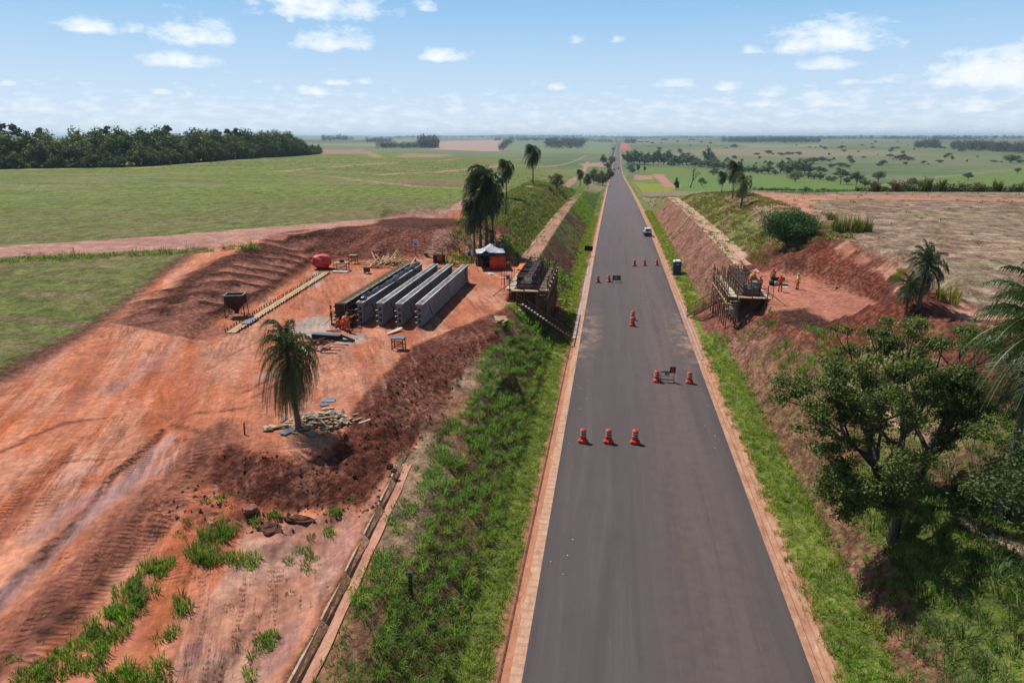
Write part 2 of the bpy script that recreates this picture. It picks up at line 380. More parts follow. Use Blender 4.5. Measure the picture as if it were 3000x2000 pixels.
def mat_ground():
    b = NB('ground_soil')
    v = b.coord('Object')
    col = b.n('ShaderNodeVertexColor', layer_name='Col').outputs[0]
    par = b.n('ShaderNodeSeparateColor', {0: b.n('ShaderNodeVertexColor', layer_name='Par').outputs[0]})
    veg, clod, straw = par.outputs[0], par.outputs[1], par.outputs[2]
    mp = b.n('ShaderNodeMapping', {0: v, 'Rotation': (0, 0, -.432)}).outputs[0]; trk = b.n('ShaderNodeAttribute', attribute_name='Trk').outputs['Fac']
    mv = b.n('ShaderNodeMapping', {0: mp, 'Scale': (1.1, .24, 1)}).outputs[0]
    def two(sc, d, r): return b.n('ShaderNodeMix', {0: trk, 2: b.noise(v, sc, d, r), 3: b.noise(mv, sc, d, r)}).outputs[0]
    n1 = two(.9, 5, .65); n2 = two(5.5, 5, .7); n3 = b.noise(v, .12, 4, .6)
    k = b.math('MULTIPLY', b.mr(n1, .32, .68, .72, 1.22), b.mr(n2, .32, .68, .84, 1.16))
    k = b.math('MULTIPLY', k, b.mr(n3, .3, .7, .9, 1.1))
    c = b.mix(1.0, col, b.n('ShaderNodeCombineColor', {0: k, 1: k, 2: k}).outputs[0], 'MULTIPLY')
    # machine tracks and drag marks running along the haul road, wet film and pale crust between them
    st = b.noise(b.n('ShaderNodeMapping', {0: mp, 'Scale': (2.6, .17, 1)}).outputs[0], 1.0, 6, .72)
    big = b.noise(b.n('ShaderNodeMapping', {0: mp, 'Scale': (.30, .07, 1)}).outputs[0], 1.0, 3, .6)
    amt = b.math('MULTIPLY', trk, b.mr(big, .44, .62, .05, 1.0))
    c = b.mix(b.math('MULTIPLY', amt, b.mr(st, .55, .64, 0, .6)), c, (.20, .075, .055, 1))
    c = b.mix(b.math('MULTIPLY', amt, b.mr(st, .47, .40, 0, .6)), c, (.56, .30, .21, 1))
    tw = b.n('ShaderNodeTexWave', {'Vector': mp, 'Scale': 1.05, 'Distortion': 1.5, 'Detail': 2., 'Detail Scale': 1.2}, bands_direction='Y').outputs[1]
    lug = b.math('MULTIPLY', b.math('MULTIPLY', trk, b.mr(st, .545, .575)), b.mr(b.noise(mp, .25, 2, .5), .48, .56))
    # crumbly clods: shade in the gaps between lumps painted into the colour
    grain = b.n('ShaderNodeTexNoise', {'Vector': b.coord('Object', (1.15, .8, 1)), 'Scale': .55, 'Detail': 9., 'Roughness': .80}).outputs[0]
    gk = b.mr(grain, .40, .60, .50, 1.5); ga = b.math('MINIMUM', b.math('ADD', b.math('ADD', veg, straw), .25), 1.0)
    vr = b.n('ShaderNodeTexVoronoi', {'Vector': v, 'Scale': 2.6, 'Randomness': 1.}).outputs['Distance']
    vr2 = b.noise(v, 11., 4, .75)
    cr = b.math('MULTIPLY', clod, b.mr(b.math('ADD', vr, b.math('MULTIPLY', vr2, .7)), .72, .95, 0, .8))
    c = b.mix(cr, c, b.mix(1., c, (.42, .38, .38, 1), 'MULTIPLY'))
    # living sward: blades and thatch in mixed greens
    ng = b.noise(v, 2.3, 6, .75); nc = b.noise(v, .45, 3, .6)
    gcol = b.mix(b.mr(nc, .35, .65), (.120, .170, .022, 1), (.060, .115, .016, 1))
    gcol = b.mix(b.mr(b.noise(v, 7.0, 3, .6), .45, .62), gcol, (.19, .17, .06, 1))
    thr = b.math('SUBTRACT', b.math('ADD', b.math('MULTIPLY', veg, .62), ng), .80)
    c = b.mix(b.mr(thr, -.02, .10), c, gcol)
    # cane straw
    vs = b.n('ShaderNodeTexNoise', {'Vector': b.coord('Object', (1.7, 1.2, 1.0)), 'Scale': 2.6, 'Detail': 5., 'Roughness': .75, 'Distortion': 1.2}).outputs[0]
    c = b.mix(b.math('MULTIPLY', straw, b.mr(vs, .50, .60)), c, (.37, .27, .185, 1))
    c = b.mix(b.math('MULTIPLY', straw, b.mr(vs, .44, .36)), c, (.16, .095, .065, 1))
    c = b.mix(ga, c, b.mix(1., c, b.n('ShaderNodeCombineColor', {0: gk, 1: gk, 2: gk}).outputs[0], 'MULTIPLY'))
    lugm = b.n('ShaderNodeAttribute', attribute_name='Lug').outputs['Fac']
    lw = b.n('ShaderNodeTexWave', {'Vector': mp, 'Scale': 1.15, 'Distortion': 2.6, 'Detail': 3., 'Detail Scale': 2.6}, bands_direction='Y').outputs[1]
    c = b.mix(b.math('MULTIPLY', lugm, b.mr(lw, .62, .35, 0, .38)), c, (.13, .05, .035, 1))
    b.set('Base Color', c).set('Roughness', .92).set('Specular IOR Level', .12)
    nb = b.noise(v, 2.4, 7, .68)
    hb = b.math('ADD', b.math('MULTIPLY', nb, b.math('ADD', b.math('MULTIPLY', b.math('MULTIPLY', clod, clod), 1.7), .06)), b.math('MULTIPLY', ng, b.math('MULTIPLY', veg, .8)))
    hb = b.math('ADD', hb, b.math('MULTIPLY', vs, b.math('MULTIPLY', straw, .4)))
    hb = b.math('ADD', hb, b.math('MULTIPLY', st, b.math('MULTIPLY', amt, .40)))
    hb = b.math('ADD', hb, b.math('MULTIPLY', tw, b.math('MULTIPLY', lug, .22)))
    hb = b.math('ADD', hb, b.math('MULTIPLY', lugm, b.math('MULTIPLY', lw, .17)))
    hb = b.math('SUBTRACT', hb, b.math('MULTIPLY', vr, b.math('MULTIPLY', clod, .35)))
    b.bump(hb, 1.0, .28)
    return b.m

# ------------------------------------------------------------------ ground sheet
def build_ground():
    xs = axis(-32, 15, .20, 1.037, -17000, 17000)
    ys = [-60, -40, -25, -12, -4, 3, 7]; y = 10.0
    while y < 17000: ys.append(y); y += max(.0088 * y, .15)
    ys = np.array(ys)
    X, Y = np.meshgrid(xs, ys); sh = X.shape
    Z = ground(X.ravel(), Y.ravel()).reshape(sh)
    nx, ny = len(xs), len(ys)
    x, y = X.ravel(), Y.ravel(); z = Z.ravel()
    n = nx * ny
    C = np.zeros((n, 3)); P = np.zeros((n, 3))
    D = np.hypot(x, y); xr = x - road_x(y); ax = np.abs(xr); L = xr < 0
    def lay(w, col, par=None):
        w = w[:, None]; C[:] = C * (1 - w) + np.asarray(col, float) * w
        if par is not None: P[:] = P * (1 - w) + np.asarray(par, float) * w
    def zone(pts, col, par=None, edge=1.0, feather=.3, world=False, nz=3.0):
        pw = pts if world else poly(pts)
        a = np.array(pw); e = edge + feather
        k = np.nonzero((x > a[:, 0].min() - e) & (x < a[:, 0].max() + e) & (y > a[:, 1].min() - e) & (y < a[:, 1].max() + e))[0]
        if not len(k): return None
        d = sdist(x[k], y[k], pw) + (fbm(x[k] / nz, y[k] / nz, 4, 71) - .5) * 2 * edge
        w = np.zeros(n); w[k] = sstep(feather, -feather, d)
        if col is not None: lay(w, col, par)
        return w
    def line(pts, width, col, par=None, feather=.4, wob=.5, alpha=1.):
        pw = poly(pts); a = np.array(pw); e = width * 2 + 3
        k = np.nonzero((x > a[:, 0].min() - e) & (x < a[:, 0].max() + e) & (y > a[:, 1].min() - e) & (y < a[:, 1].max() + e))[0]
        if not len(k): return
        wd = width * (1 + (fbm(x[k] / 6, y[k] / 6, 3, 72) - .5) * 1.2 * wob)
        w = np.zeros(n); w[k] = sstep(feather, -feather, seg_d(x[k], y[k], pw, False) - wd / 2) * alpha
        lay(w, col, par)
    f1 = fbm(x / 7, y / 7, 5, 80); f2 = fbm(x / 2.2, y / 2.2, 3, 81); f3 = fbm(x / 45, y / 30, 4, 82)
    # far country: pasture and fields in big soft patches
    C[:] = (.115, .150, .062); P[:] = (.35, .4, 0)
    pf = fbm(x / 420, y / 700, 3, 90)
    lay(sstep(.42, .60, pf), (.145, .165, .078)); lay(sstep(.55, .70, fbm(x / 300, y / 500, 3, 91)) * .8, (.085, .135, .05)); lay(sstep(.62, .68, fbm(x / 500, y / 420, 3, 92)) * .8, (.25, .19, .13))
    lay(sstep(.58, .64, fbm(x / 800, y / 500, 4, 93)) * sstep(1500, 3500, D) * .85, (.05, .075, .035))
    lay(sstep(.45, .6, fbm(x / 160, y / 60, 4, 94)) * sstep(280, 500, D) * .35, (.19, .19, .09))
    P[:, 0] *= sstep(2500, 300, D)
    # left field
    lf = (L & (ax > 17)) * sstep(1000, 700, D + 200 * (f3 - .5)) * (y < 1200)
    stk = fbm((x + .12 * y) / 14, (y - .12 * x) / 1.6, 4, 95)
    lay(lf * 1.0, (.115, .148, .030), (.55, .5, .0))
    lay(lf * sstep(.44, .54, stk + .3 * (f3 - .5)) * sstep(175, 95, D), (.205, .145, .085), (.3, .6, .12))
    lay(lf * sstep(190, 120, D) * (.35 + .45 * sstep(.4, .6, fbm(x / 12, y / 5, 4, 88))), (.165, .135, .060), (.45, .6, .1))
    lay(lf * sstep(.55, .62, fbm((x + .12 * y) / 20, (y - .12 * x) / 1.1, 4, 98)) * .8, (.08, .12, .03), (.7, .6, 0))
    lay(lf * sstep(.5, .62, f3) * sstep(80, 180, D) * .8, (.115, .200, .024), (.8, .4, 0))
    lay(lf * sstep(.52, .62, fbm(x / 40, y / 9, 4, 96)) * sstep(120, 220, D) * .6, (.24, .20, .11), (.35, .4, 0))
    # right stubble
    st = ((~L) & (ax > 18)) * sstep(173, 171, y + .05 * x + 3 * (f1 - .5)) * 1.0
    lay(st, (.215, .135, .095), (.08, .5, .85)); lay(st * sstep(.48, .60, f1) * .7, (.20, .12, .08), (.1, .6, .6)); lay(st * sstep(.5, .6, fbm(x / 2.6, y / 1.9, 4, 99)) * .6, (.16, .10, .07), (.15, .6, .4)); lay(st * sstep(.56, .64, fbm(x / 1.5, y / 1.2, 3, 89)) * .7, (.40, .31, .22), (.0, .6, .9)); lay(st * sstep(.56, .66, fbm(x / 16, y / 3, 3, 97)) * .55, (.20, .19, .10), (.45, .5, .5))
    # green cane beyond the stubble
    zone([(1470,380),(1560,386),(1700,396),(1900,416),(2110,429),(2110,439),(1740,434),(1600,440),(1490,428)], (.115,.205,.05), (.75,.5,0), 3, 2)
    cr = zone([(1530,404),(1700,402),(1900,422),(2080,432),(2080,440),(1740,436),(1590,440),(1550,424)], (.10,.215,.045), (.5,.5,0), 3, 2)
    if cr is not None: lay(cr * (np.sin(y * 2 * PI / 7.5) > .1) * .35, (.17, .17, .08))
    zone([(2050,425),(2190,404),(2352,388),(2500,380),(2500,440),(2352,440),(2100,436)], (.10,.19,.045), (.6,.4,0), 4, 3)
    line([(1990,431),(2120,410),(2352,386)], 3.0, (.33,.25,.17), (0,.3,0))
    zone([(1445,416),(1570,424),(1535,441),(1465,438)], (.21,.235,.03), (.2,.4,0), 3, 1.5)
    zone([(1496,400),(1524,401),(1552,430),(1530,430)], (.40,.20,.16), (0,.5,0), 2, 1)
    zone([(1455,402),(1500,404),(1500,412),(1458,414)], (.38,.20,.14), (.2,.5,0), 2, 1)
    zone([(1425,330),(1441,326),(1447,342),(1440,352),(1424,340)], (.42,.13,.09), (0,.4,0), 12, 8, nz=40)
    zone([(1005,325),(1165,322),(1157,346),(1138,348),(992,343)], (.36,.25,.20), (0,.3,0), 12, 8, nz=60)
    zone([(1165,328),(1400,326),(1412,356),(1180,352)], (.145,.19,.09), (0,.3,0), 10, 8, nz=60)
    for q in ([(860,322),(1000,321),(1000,326),(860,328)], [(640,330),(900,332),(900,336),(640,334)], [(1700,332),(1900,330),(1890,338),(1720,340)]): zone(q, (.19,.215,.11), (0,.3,0), 14, 10, nz=60)
    line([(1990,395),(2150,392),(2250,386),(2330,384)], 5, (.05,.07,.03), (0,.3,0), 2, 1)
    # tracks over the left field
    td = (.37, .23, .155)
    for pts, w in (([(0,392),(90,389),(170,387)], 5), ([(300,388),(470,374),(560,366),(735,354)], 4.5), ([(640,394),(700,388),(780,382),(905,374)], 3.4), ([(870,402),(940,398),(1010,395),(1130,384),(1180,380)], 3.2),
                   ([(1165,452),(1240,424),(1330,405),(1350,372)], 4), ([(1000,370),(1200,366),(1420,360)], 2.2), ([(1130,378),(1330,366),(1345,358)], 3), ([(1200,384),(1380,377)], 2.2), ([(815,344),(850,350),(868,362)], 6),
                   ([(600,398),(760,405),(980,430),(1110,436),(1170,440)], 1.8), ([(1060,350),(1200,352)], 4)):
        line(pts, w, td, (.12,.4,0), .8, 1.2)
    zone([(720,347),(830,341),(850,352),(740,356)], (.30,.19,.13), (.2,.4,0), 8, 4, nz=14)
    zone([(1040,354),(1010,362),(900,362),(930,352)], (.27,.20,.12), (.2,.4,0), 8, 4, nz=14)
    zone([(1330,376),(1400,374),(1390,384),(1340,382)], (.33,.2,.15), (.1,.4,0), 3, 2)
    zone([(910,414),(1080,414),(1075,424),(920,422)], (.24,.15,.10), (.2,.7,0), 2, 1)
    # cutting faces and berms beside the road
    yy = y; cutz = (ax > 6.7) & (ax < 26) & (yy < 330)
    lw = cutz & L & (yy < 66)
    lay((lw & (ax < 14.6)) * 1.0, (.31, .150, .09), (.42, .6, .1)); lay((lw & (ax < 14.6)) * sstep(.54, .62, f1) * .7, (.26, .19, .13), (.35, .6, .35))
    lay((lw & (ax > 8.6) & (ax < 11.4)) * .9, (.22, .14, .06), (.45, .9, .1))
    l2 = cutz & L & (yy >= 64)
    lay((l2 & (ax < 26)) * sstep(26, 22, ax + 4 * f2) * 1.0, (.13, .11, .045), (.72, .8, 0))
    lay((l2 & (ax > 16)) * sstep(.52, .6, f2) * sstep(21, 19, ax), (.12, .06, .035), (.25, .9, 0))
    lay((l2 & (ax > 8.8) & (ax < 12.9)) * sstep(.34, .44, f1 + .0 * f2) * sstep(84, 96, yy + 8 * (f2 - .5)) * sstep(190, 165, yy), (.15, .07, .042), (.22, .95, .15))
    lay((l2 & (ax > 12.9) & (ax < 15.4)) * sstep(84, 90, yy) * sstep(215, 190, yy), (.36, .20, .145), (.12, .4, 0))
    r2 = cutz & ~L
    lay((r2 & (ax < 25)) * sstep(25, 21, ax + 4 * f2) * sstep(260, 190, yy) * 1.0, (.17, .125, .055), (.66, .8, .1))
    lay((r2 & (ax > 16)) * sstep(.5, .58, f2) * sstep(.45, .55, f1) * (yy > 84), (.26, .14, .10), (.2, .8, 0))
    pk = (r2 & (ax > 8.8) & (ax < 13.2)) * sstep(40, 58, yy) * sstep(215, 190, yy)
    lay(pk, (.35, .160, .118), (.10, 1., .4)); lay(pk * sstep(.5, .6, f2) * .7, (.25, .105, .075), (.1, 1, .3))
    lay((r2 & (ax > 8.8) & (ax < 13.2) & (yy < 62)) * 1.0, (.29, .125, .085), (.46, 1., .25))
    lay((r2 & (ax > 13.0) & (ax < 16)) * sstep(84, 88, yy) * sstep(225, 200, yy), (.46, .30, .22), (.15, .4, .1))
    lay((r2 & (ax > 12.4) & (ax < 19) & (yy < 60)) * 1.0, (.30, .17, .115), (.55, .7, .2))
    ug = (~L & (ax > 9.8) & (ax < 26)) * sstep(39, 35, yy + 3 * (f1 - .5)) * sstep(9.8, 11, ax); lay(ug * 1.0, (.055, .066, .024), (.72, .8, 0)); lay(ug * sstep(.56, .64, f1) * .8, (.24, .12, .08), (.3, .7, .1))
    vg = sstep(6.7, 6.9, ax) * sstep(9.0, 8.5, ax + .6 * (f2 - .5)) * (yy < 700)
    lay(vg, (.145, .20, .03), (.85, .7, 0))
    lay(sstep(7.4, 6.9, ax + .8 * (f2 - .5)) * (yy < 700) * .9, (.40, .19, .12), (.1, .5, 0))
    # ---- bare red earth
    haul, lite, orange, damp, dark = (.41, .122, .056), (.51, .190, .105), (.45, .115, .036), (.29, .100, .075), (.13, .045, .03)
    DP = [(-300,1010),(0,876),(150,788),(300,690),(400,610),(480,566),(740,532),(900,500),(1000,486),(1062,470),(1066,520),(1090,585),(1190,596),(1205,690),(1150,740),(1130,800),(1040,870),(970,985),(930,1030),(900,1110),(655,1590),(600,2200),(-600,2200)]
    W = zone(DP, haul, (0, .35, 0), .5, .25)
    al, ac = (-.42 * x + .91 * y), (.91 * x + .42 * y)
    s1 = fbm(ac / .85, al / 9, 3, 101, .55); s2 = fbm(ac / 2.2, al / 14, 4, 102); s3 = fbm(x / 9, y / 9, 4, 103)
    TRK = W.copy()
    lay(W * sstep(.5, .62, s2), lite); lay(W * sstep(.52, .66, s3) * .75, orange); lay(W * sstep(.56, .68, s1) * .4, damp, (0, .4, 0)); lay(W * sstep(.47, .36, s1) * .45, (.50,.26,.18))
    # left dirt road into the yard
    RP = [(-300,585),(0,566),(200,554),(400,540),(560,526),(740,512),(900,496),(1000,482),(1062,458),(1064,478),(1000,503),(900,508),(740,534),(560,558),(470,572),(300,577),(0,592),(-300,618)]
    W2 = zone(RP, (.39,.21,.165), (.04,.4,0), .5, .3); lay(W2 * sstep(.5,.6, fbm(x/20,y/1.5,4,104)) * .6, (.30,.15,.12)); line([(-100,905),(0,872),(150,786),(300,688),(400,608),(462,570)], 1.1, (.15,.06,.045), (.05,.9,0), .5, 1.2, .85); line([(395,700),(430,645),(520,594),(640,566),(760,548),(870,514)], .9, (.14,.05,.035), (.0,1,0), .5, 1.4, .8)
    zone([(1060,458),(1130,446),(1165,452),(1200,434),(1215,436),(1130,470),(1064,482)], (.40,.2,.14), (.1,.4,0), .6, .4)
    # yard floor
    zone([(1090,620),(1185,640),(1180,690),(1120,760),(1000,810),(900,860),(800,940),(700,960),(700,800),(780,740),(720,640),(800,600),(1000,600)], None)
    yd = zone(PADL, (.42,.145,.075), (0,.4,0), .3, .4, True)
    lay(yd * sstep(.5,.64, s3) * .8, (.45,.155,.078)); lay(yd * sstep(.52,.66, s1) * .5, (.30,.12,.085)); lay(yd * sstep(.5,.6, s2) * .5, (.50,.26,.18))
    # dug faces: dark, freshly cut; shadow of the toe step painted as a band
    k = (x > -75) & (x < -5) & (y > 10) & (y < 125); dd = np.full(n, 99.); dd[k] = sdist(x[k], y[k], PADL)
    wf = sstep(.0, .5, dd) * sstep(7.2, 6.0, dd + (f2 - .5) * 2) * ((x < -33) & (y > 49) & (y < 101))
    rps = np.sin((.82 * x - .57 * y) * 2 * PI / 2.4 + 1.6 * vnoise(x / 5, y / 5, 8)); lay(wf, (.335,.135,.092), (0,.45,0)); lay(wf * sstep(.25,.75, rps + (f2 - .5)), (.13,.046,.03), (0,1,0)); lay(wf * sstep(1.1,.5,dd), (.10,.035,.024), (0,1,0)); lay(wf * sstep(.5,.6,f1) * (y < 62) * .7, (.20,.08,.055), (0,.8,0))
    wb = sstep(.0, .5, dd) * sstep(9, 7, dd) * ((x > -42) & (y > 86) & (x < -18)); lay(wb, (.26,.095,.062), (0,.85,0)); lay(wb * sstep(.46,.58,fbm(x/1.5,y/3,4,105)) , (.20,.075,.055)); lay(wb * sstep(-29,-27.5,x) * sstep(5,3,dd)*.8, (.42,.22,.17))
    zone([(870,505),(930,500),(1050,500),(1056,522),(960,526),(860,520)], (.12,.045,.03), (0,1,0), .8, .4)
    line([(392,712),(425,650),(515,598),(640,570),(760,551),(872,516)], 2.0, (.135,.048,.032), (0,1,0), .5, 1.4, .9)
    zone([(395,700),(440,690),(470,735),(560,765),(470,785),(400,770)], (.29,.115,.08), (0,.7,0), .8, .5)
    # spoil
    SP = [(1180,700),(1150,745),(1128,800),(1040,870),(990,960),(935,1010),(930,1040),(880,1110),(845,1150),(760,1175),(640,1172),(540,1165),(480,1120),(440,1060),(520,1010),(600,1050),(700,1060),(760,1040),(800,970),(860,880),(920,820),(990,775),(1100,735)]
    TRK *= 1 - sstep(.3, .8, P[:, 1]) * .9; TRK *= 1 - sstep(.0, .4, P[:, 0])
    wsp = zone(SP, (.19,.060,.037), (0,1.,0), .5, .3); lay(wsp * sstep(.52,.62,f2) * .8, (.26,.11,.075), (0,1,0)); lay(wsp*sstep(.5,.38,f1)*.5,(.09,.037,.027))
    zone([(860,640),(1000,640)], None) if False else None
    LUG = np.zeros(n)
    def lugline(pts, w=.5):
        pw = poly(pts); a = np.array(pw); k = np.nonzero((x > a[:, 0].min() - 2) & (x < a[:, 0].max() + 2) & (y > a[:, 1].min() - 2) & (y < a[:, 1].max() + 2))[0]
        if len(k): LUG[k] = np.maximum(LUG[k], sstep(w * .75, w * .45, seg_d(x[k], y[k], pw, False)))
    trc = (.155, .055, .038)
    for pts, wd in (([(60,1160),(75,1120),(110,1085),(160,1050),(215,1035)],.26), ([(120,1190),(150,1130),(200,1080),(260,1052)],.26), ([(45,1170),(60,1110),(100,1070),(170,1042)],.18), ([(150,1062),(210,1058),(270,1050)],.3), ([(160,1008),(200,1006),(235,1010)],.3),
        ([(395,975),(440,990),(490,1000)],.55), ([(400,1008),(455,1016),(505,1012)],.45), ([(420,960),(500,948),(560,938)],.3), ([(300,1080),(340,1055),(400,1040)],.2), ([(345,1090),(400,1062),(470,1030)],.2), ([(385,1015),(388,1040),(392,1060)],.22), ([(402,1010),(408,1035)],.22),
        ([(0,1040),(60,1010),(150,975),(240,960)],.5), ([(40,1020),(110,985),(200,965)],.3), ([(130,1040),(60,1070),(20,1130)],.2), ([(250,1300),(330,1215),(400,1150)],.22), ([(140,1420),(200,1350),(270,1290)],.2), ([(560,905),(640,860),(740,820)],.25), ([(575,920),(660,870),(760,835)],.2), ([(480,850),(560,800),(640,765)],.2), ([(420,782),(500,790),(560,792)],.25), ([(500,825),(600,830),(700,800)],.18)):
        line(pts, wd * .62, trc, (0,.8,0), .15, 2.2, .75)
    for pts, wd in (([(80,1240),(140,1180),(230,1120)],1.1), ([(250,1150),(330,1090),(400,1050)],.9), ([(250,900),(330,850),(400,790)],.8), ([(150,1100),(200,1080)],.9), ([(600,870),(680,840)],.9)):
        line(pts, wd, (.34,.21,.205), (0,.1,0), .5, 1.2, .65)
    sc_ = np.exp(-(seg_d(x, y, SCARP, False) / .13) ** 2) * (D < 60); lay(sc_, (.05,.018,.014), (0,.7,0))
    # rough band between haul road and foreground bench, with tyre ruts
    RB = [(-300,1680),(0,1420),(150,1290),(300,1150),(420,1030),(520,960),(560,1000),(470,1100),(360,1230),(250,1330),(120,1450),(0,1560),(-300,1800)]
    wr = zone(RB, (.34,.125,.078), (0,.6,0), .4, .3); lay(wr * sstep(.52,.62,fbm(ac/.5, al/5,3,106)) * .8, (.19,.07,.048))
    pass
    zone([(-100,1460),(0,1370),(130,1250),(250,1130),(330,1050),(390,990),(400,1000),(335,1075),(250,1160),(130,1275),(0,1395),(-100,1485)], (.33,.19,.18), (0,.2,0), .2, .3)
    lugline([(60,1560),(150,1450),(255,1330),(360,1215),(450,1110)], .55); lugline([(-40,1568),(80,1430),(190,1320),(300,1215),(400,1110),(470,1030)], .45); lugline([(400,1330),(440,1260),(500,1190)], .45); lugline([(440,1165),(520,1085)], .4)
    k = (y > 49) & (y < 75) & (x < -36) & (x > -52); LUG[k] = np.maximum(LUG[k], (wf * sstep(-.2, -.7, rps) * .0)[k])
    # foreground bench: washed pink clay
    wb2 = zone([(540,1190),(700,1200),(850,1160),(905,1070),(660,1590),(380,1600),(430,1440),(560,1300)], (.40,.185,.125), (.1,.35,0), .5, .3)
    lay(wb2 * sstep(.5,.6,fbm(x/.9,y/2.4,4,107)), (.30,.15,.125)); lay(wb2 * sstep(.56,.63,f2)*.7, (.46,.27,.2))
    for q in ((205,1372,.34),(163,1408,.42),(235,1332,.36),(110,1460,.4),(355,1220,.35),(150,1420,.3),(420,1165,.3)):
        p = G(q[0], q[1]); lay(np.exp(-(((x-p.x)/q[2])**2 + ((y-p.y)/q[2])**2)) , (.05,.02,.015))
    # pale concrete washout stains
    for q in ([(700,745),(760,728),(790,745),(700,765)], [(640,765),(690,750),(760,760),(700,770)], [(690,650),(720,632),(745,628),(735,650),(710,665)], [(770,775),(830,765),(850,785),(790,790)]):
        w = zone(q, None, None, .7, .5); 
        if w is None: w = 0
    for q in ([(640,768),(700,735),(765,728),(760,762),(690,775)], [(695,655),(722,628),(748,626),(733,655),(708,668)], [(775,778),(830,768),(845,786),(790,790)]):
        zone(q, (.34,.27,.23), (0,.3,0), .9, .7)
    # right yard, banks and farm track
    YR = [(1735,640),(1700,600),(1722,588),(1760,562),(1800,572),(1850,556),(1885,520),(1930,545),(1990,582),(2060,612),(2130,660),(2230,700),(2420,790),(2420,1000),(2250,930),(2120,800),(2000,790),(1960,838),(1882,836),(1830,795),(1760,742),(1700,742),(1630,735),(1590,722),(1600,700),(1680,640)]
    wy = zone(YR, (.25,.075,.045), (.04,1.,0), .5, .3); lay(wy * sstep(.5,.62,f2) * .7, (.36,.15,.105)); lay(wy * sstep(.5,.4,f1) * .6, (.19,.062,.042))
    zone(PADR, (.40,.165,.110), (0,.5,0), .5, .4, True)
    zone([(1780,715),(1850,708),(1930,735),(1880,760),(1800,748)], (.11,.05,.035), (0,1,0), .8, .5)
    tr = [(1722,441),(1800,447),(2000,449),(2352,456),(2600,460),(2600,470),(2352,463),(2000,457),(1880,460),(1862,478),(1880,515),(1960,575),(2060,620),(2200,690),(2352,745),(2352,790),(2180,715),(2040,640),(1930,570),(1860,520),(1800,480),(1740,462)]
    wt = zone(tr, (.40,.185,.125), (.05,.4,.1), .7, .5); lay(wt * sstep(.5,.6,fbm(x/3,y/8,4,108)) * .5, (.46,.26,.18))
    lay(wy * sstep(.60, .52, fbm(x / 2.6, y / 1.2, 4, 109)) * .0, (.1,.04,.03)); kk = (x > 8) & (x < 45) & (y > 44) & (y < 110); dr_ = np.full(n, 9.); dr_[kk] = sdist(x[kk], y[kk], PADR); lay(wy * sstep(.0, .8, dr_) * sstep(.53, .61, fbm(x / 2.4, y / 1.8, 4, 109)) * .8, (.13,.045,.03), (0,1,0))  # shadow patches painted into the soil of the banks around the yard
    zone([(1188,700),(1200,680),(1245,640),(1264,640),(1290,690),(1318,755),(1310,775),(1290,772),(1240,730)], (.17,.060,.042), (0,.9,0), .5, .3)
    zone([(1590,722),(1650,690),(1690,715),(1740,738),(1715,775),(1655,782),(1610,745)], (.29,.115,.082), (.1,.9,0), .6, .4)
    # sandy washes on the big tree's berm
    for q in ([(2085,985),(2110,990),(2200,1085),(2190,1095)], [(2180,1180),(2240,1195),(2352,1250),(2352,1275),(2210,1215)], [(1880,835),(1900,845),(1990,900),(2080,985),(2060,985),(1960,905)]): zone(q, (.52,.34,.25), (.1,.4,0), .35, .2)
    me = bpy.data.meshes.new('ground')
    me.vertices.add(n); co = np.empty((n, 3), np.float32); co[:, 0], co[:, 1], co[:, 2] = x, y, z
    me.vertices.foreach_set('co', co.ravel())
    i = np.arange(nx * ny).reshape(ny, nx)
    q = np.stack([i[:-1, :-1], i[:-1, 1:], i[1:, 1:], i[1:, :-1]], -1).reshape(-1, 4)
    me.loops.add(q.size); me.loops.foreach_set('vertex_index', q.ravel().astype(np.int32))
    me.polygons.add(len(q)); me.polygons.foreach_set('loop_start', (np.arange(len(q)) * 4).astype(np.int32))
    me.polygons.foreach_set('use_smooth', np.ones(len(q), bool))
    me.update(calc_edges=True)
    tl = me.attributes.new('Lug', 'FLOAT', 'POINT'); tl.data.foreach_set('value', np.clip(LUG, 0, 1).astype(np.float32))
    ta = me.attributes.new('Trk', 'FLOAT', 'POINT'); ta.data.foreach_set('value', TRK.astype(np.float32))
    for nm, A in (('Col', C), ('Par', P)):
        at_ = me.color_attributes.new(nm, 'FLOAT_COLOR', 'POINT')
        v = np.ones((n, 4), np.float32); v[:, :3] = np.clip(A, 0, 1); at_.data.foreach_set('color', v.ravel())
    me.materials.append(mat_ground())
    o = bpy.data.objects.new('ground', me); scene.collection.objects.link(o); o['kind'] = 'structure'
    print('ground', nx, ny, n)
build_ground()

# ------------------------------------------------------------------ ribbons: road, gutters, channels, water
def new_obj(name, verts, faces, m, parent=None, smooth=False, mats=None, mi=None):
    me = bpy.data.meshes.new(name); me.from_pydata(verts, [], faces)
    for q in (mats or [m]): me.materials.append(q)
    if mi is not None: me.polygons.foreach_set('material_index', mi)
    if smooth: me.polygons.foreach_set('use_smooth', np.ones(len(me.polygons), bool))
    me.update()
    o = bpy.data.objects.new(name, me); scene.collection.objects.link(o)
    if parent: o.parent = parent
    return o
def ribbon(name, rows, m, kind='structure'):
    """rows: list of lists of points, all of one length"""
    k = len(rows[0]); v = [tuple(p) for r in rows for p in r]; f = []
    for i in range(len(rows) - 1):
        for j in range(k - 1):
            a = i * k + j; f.append((a, a + 1, a + k + 1, a + k))
    o = new_obj(name, v, f, m)
    if kind: o['kind'] = kind
    return o
def road_rows(offs, y0, y1, dz=0.):
    rows = []; y = y0
    while y < y1:
        c, z = float(road_x(y)), float(road_z(y)); rows.append([(c + dx, y, z + h + dz) for dx, h in offs]); y += max(1.5, .02 * y)
    return rows
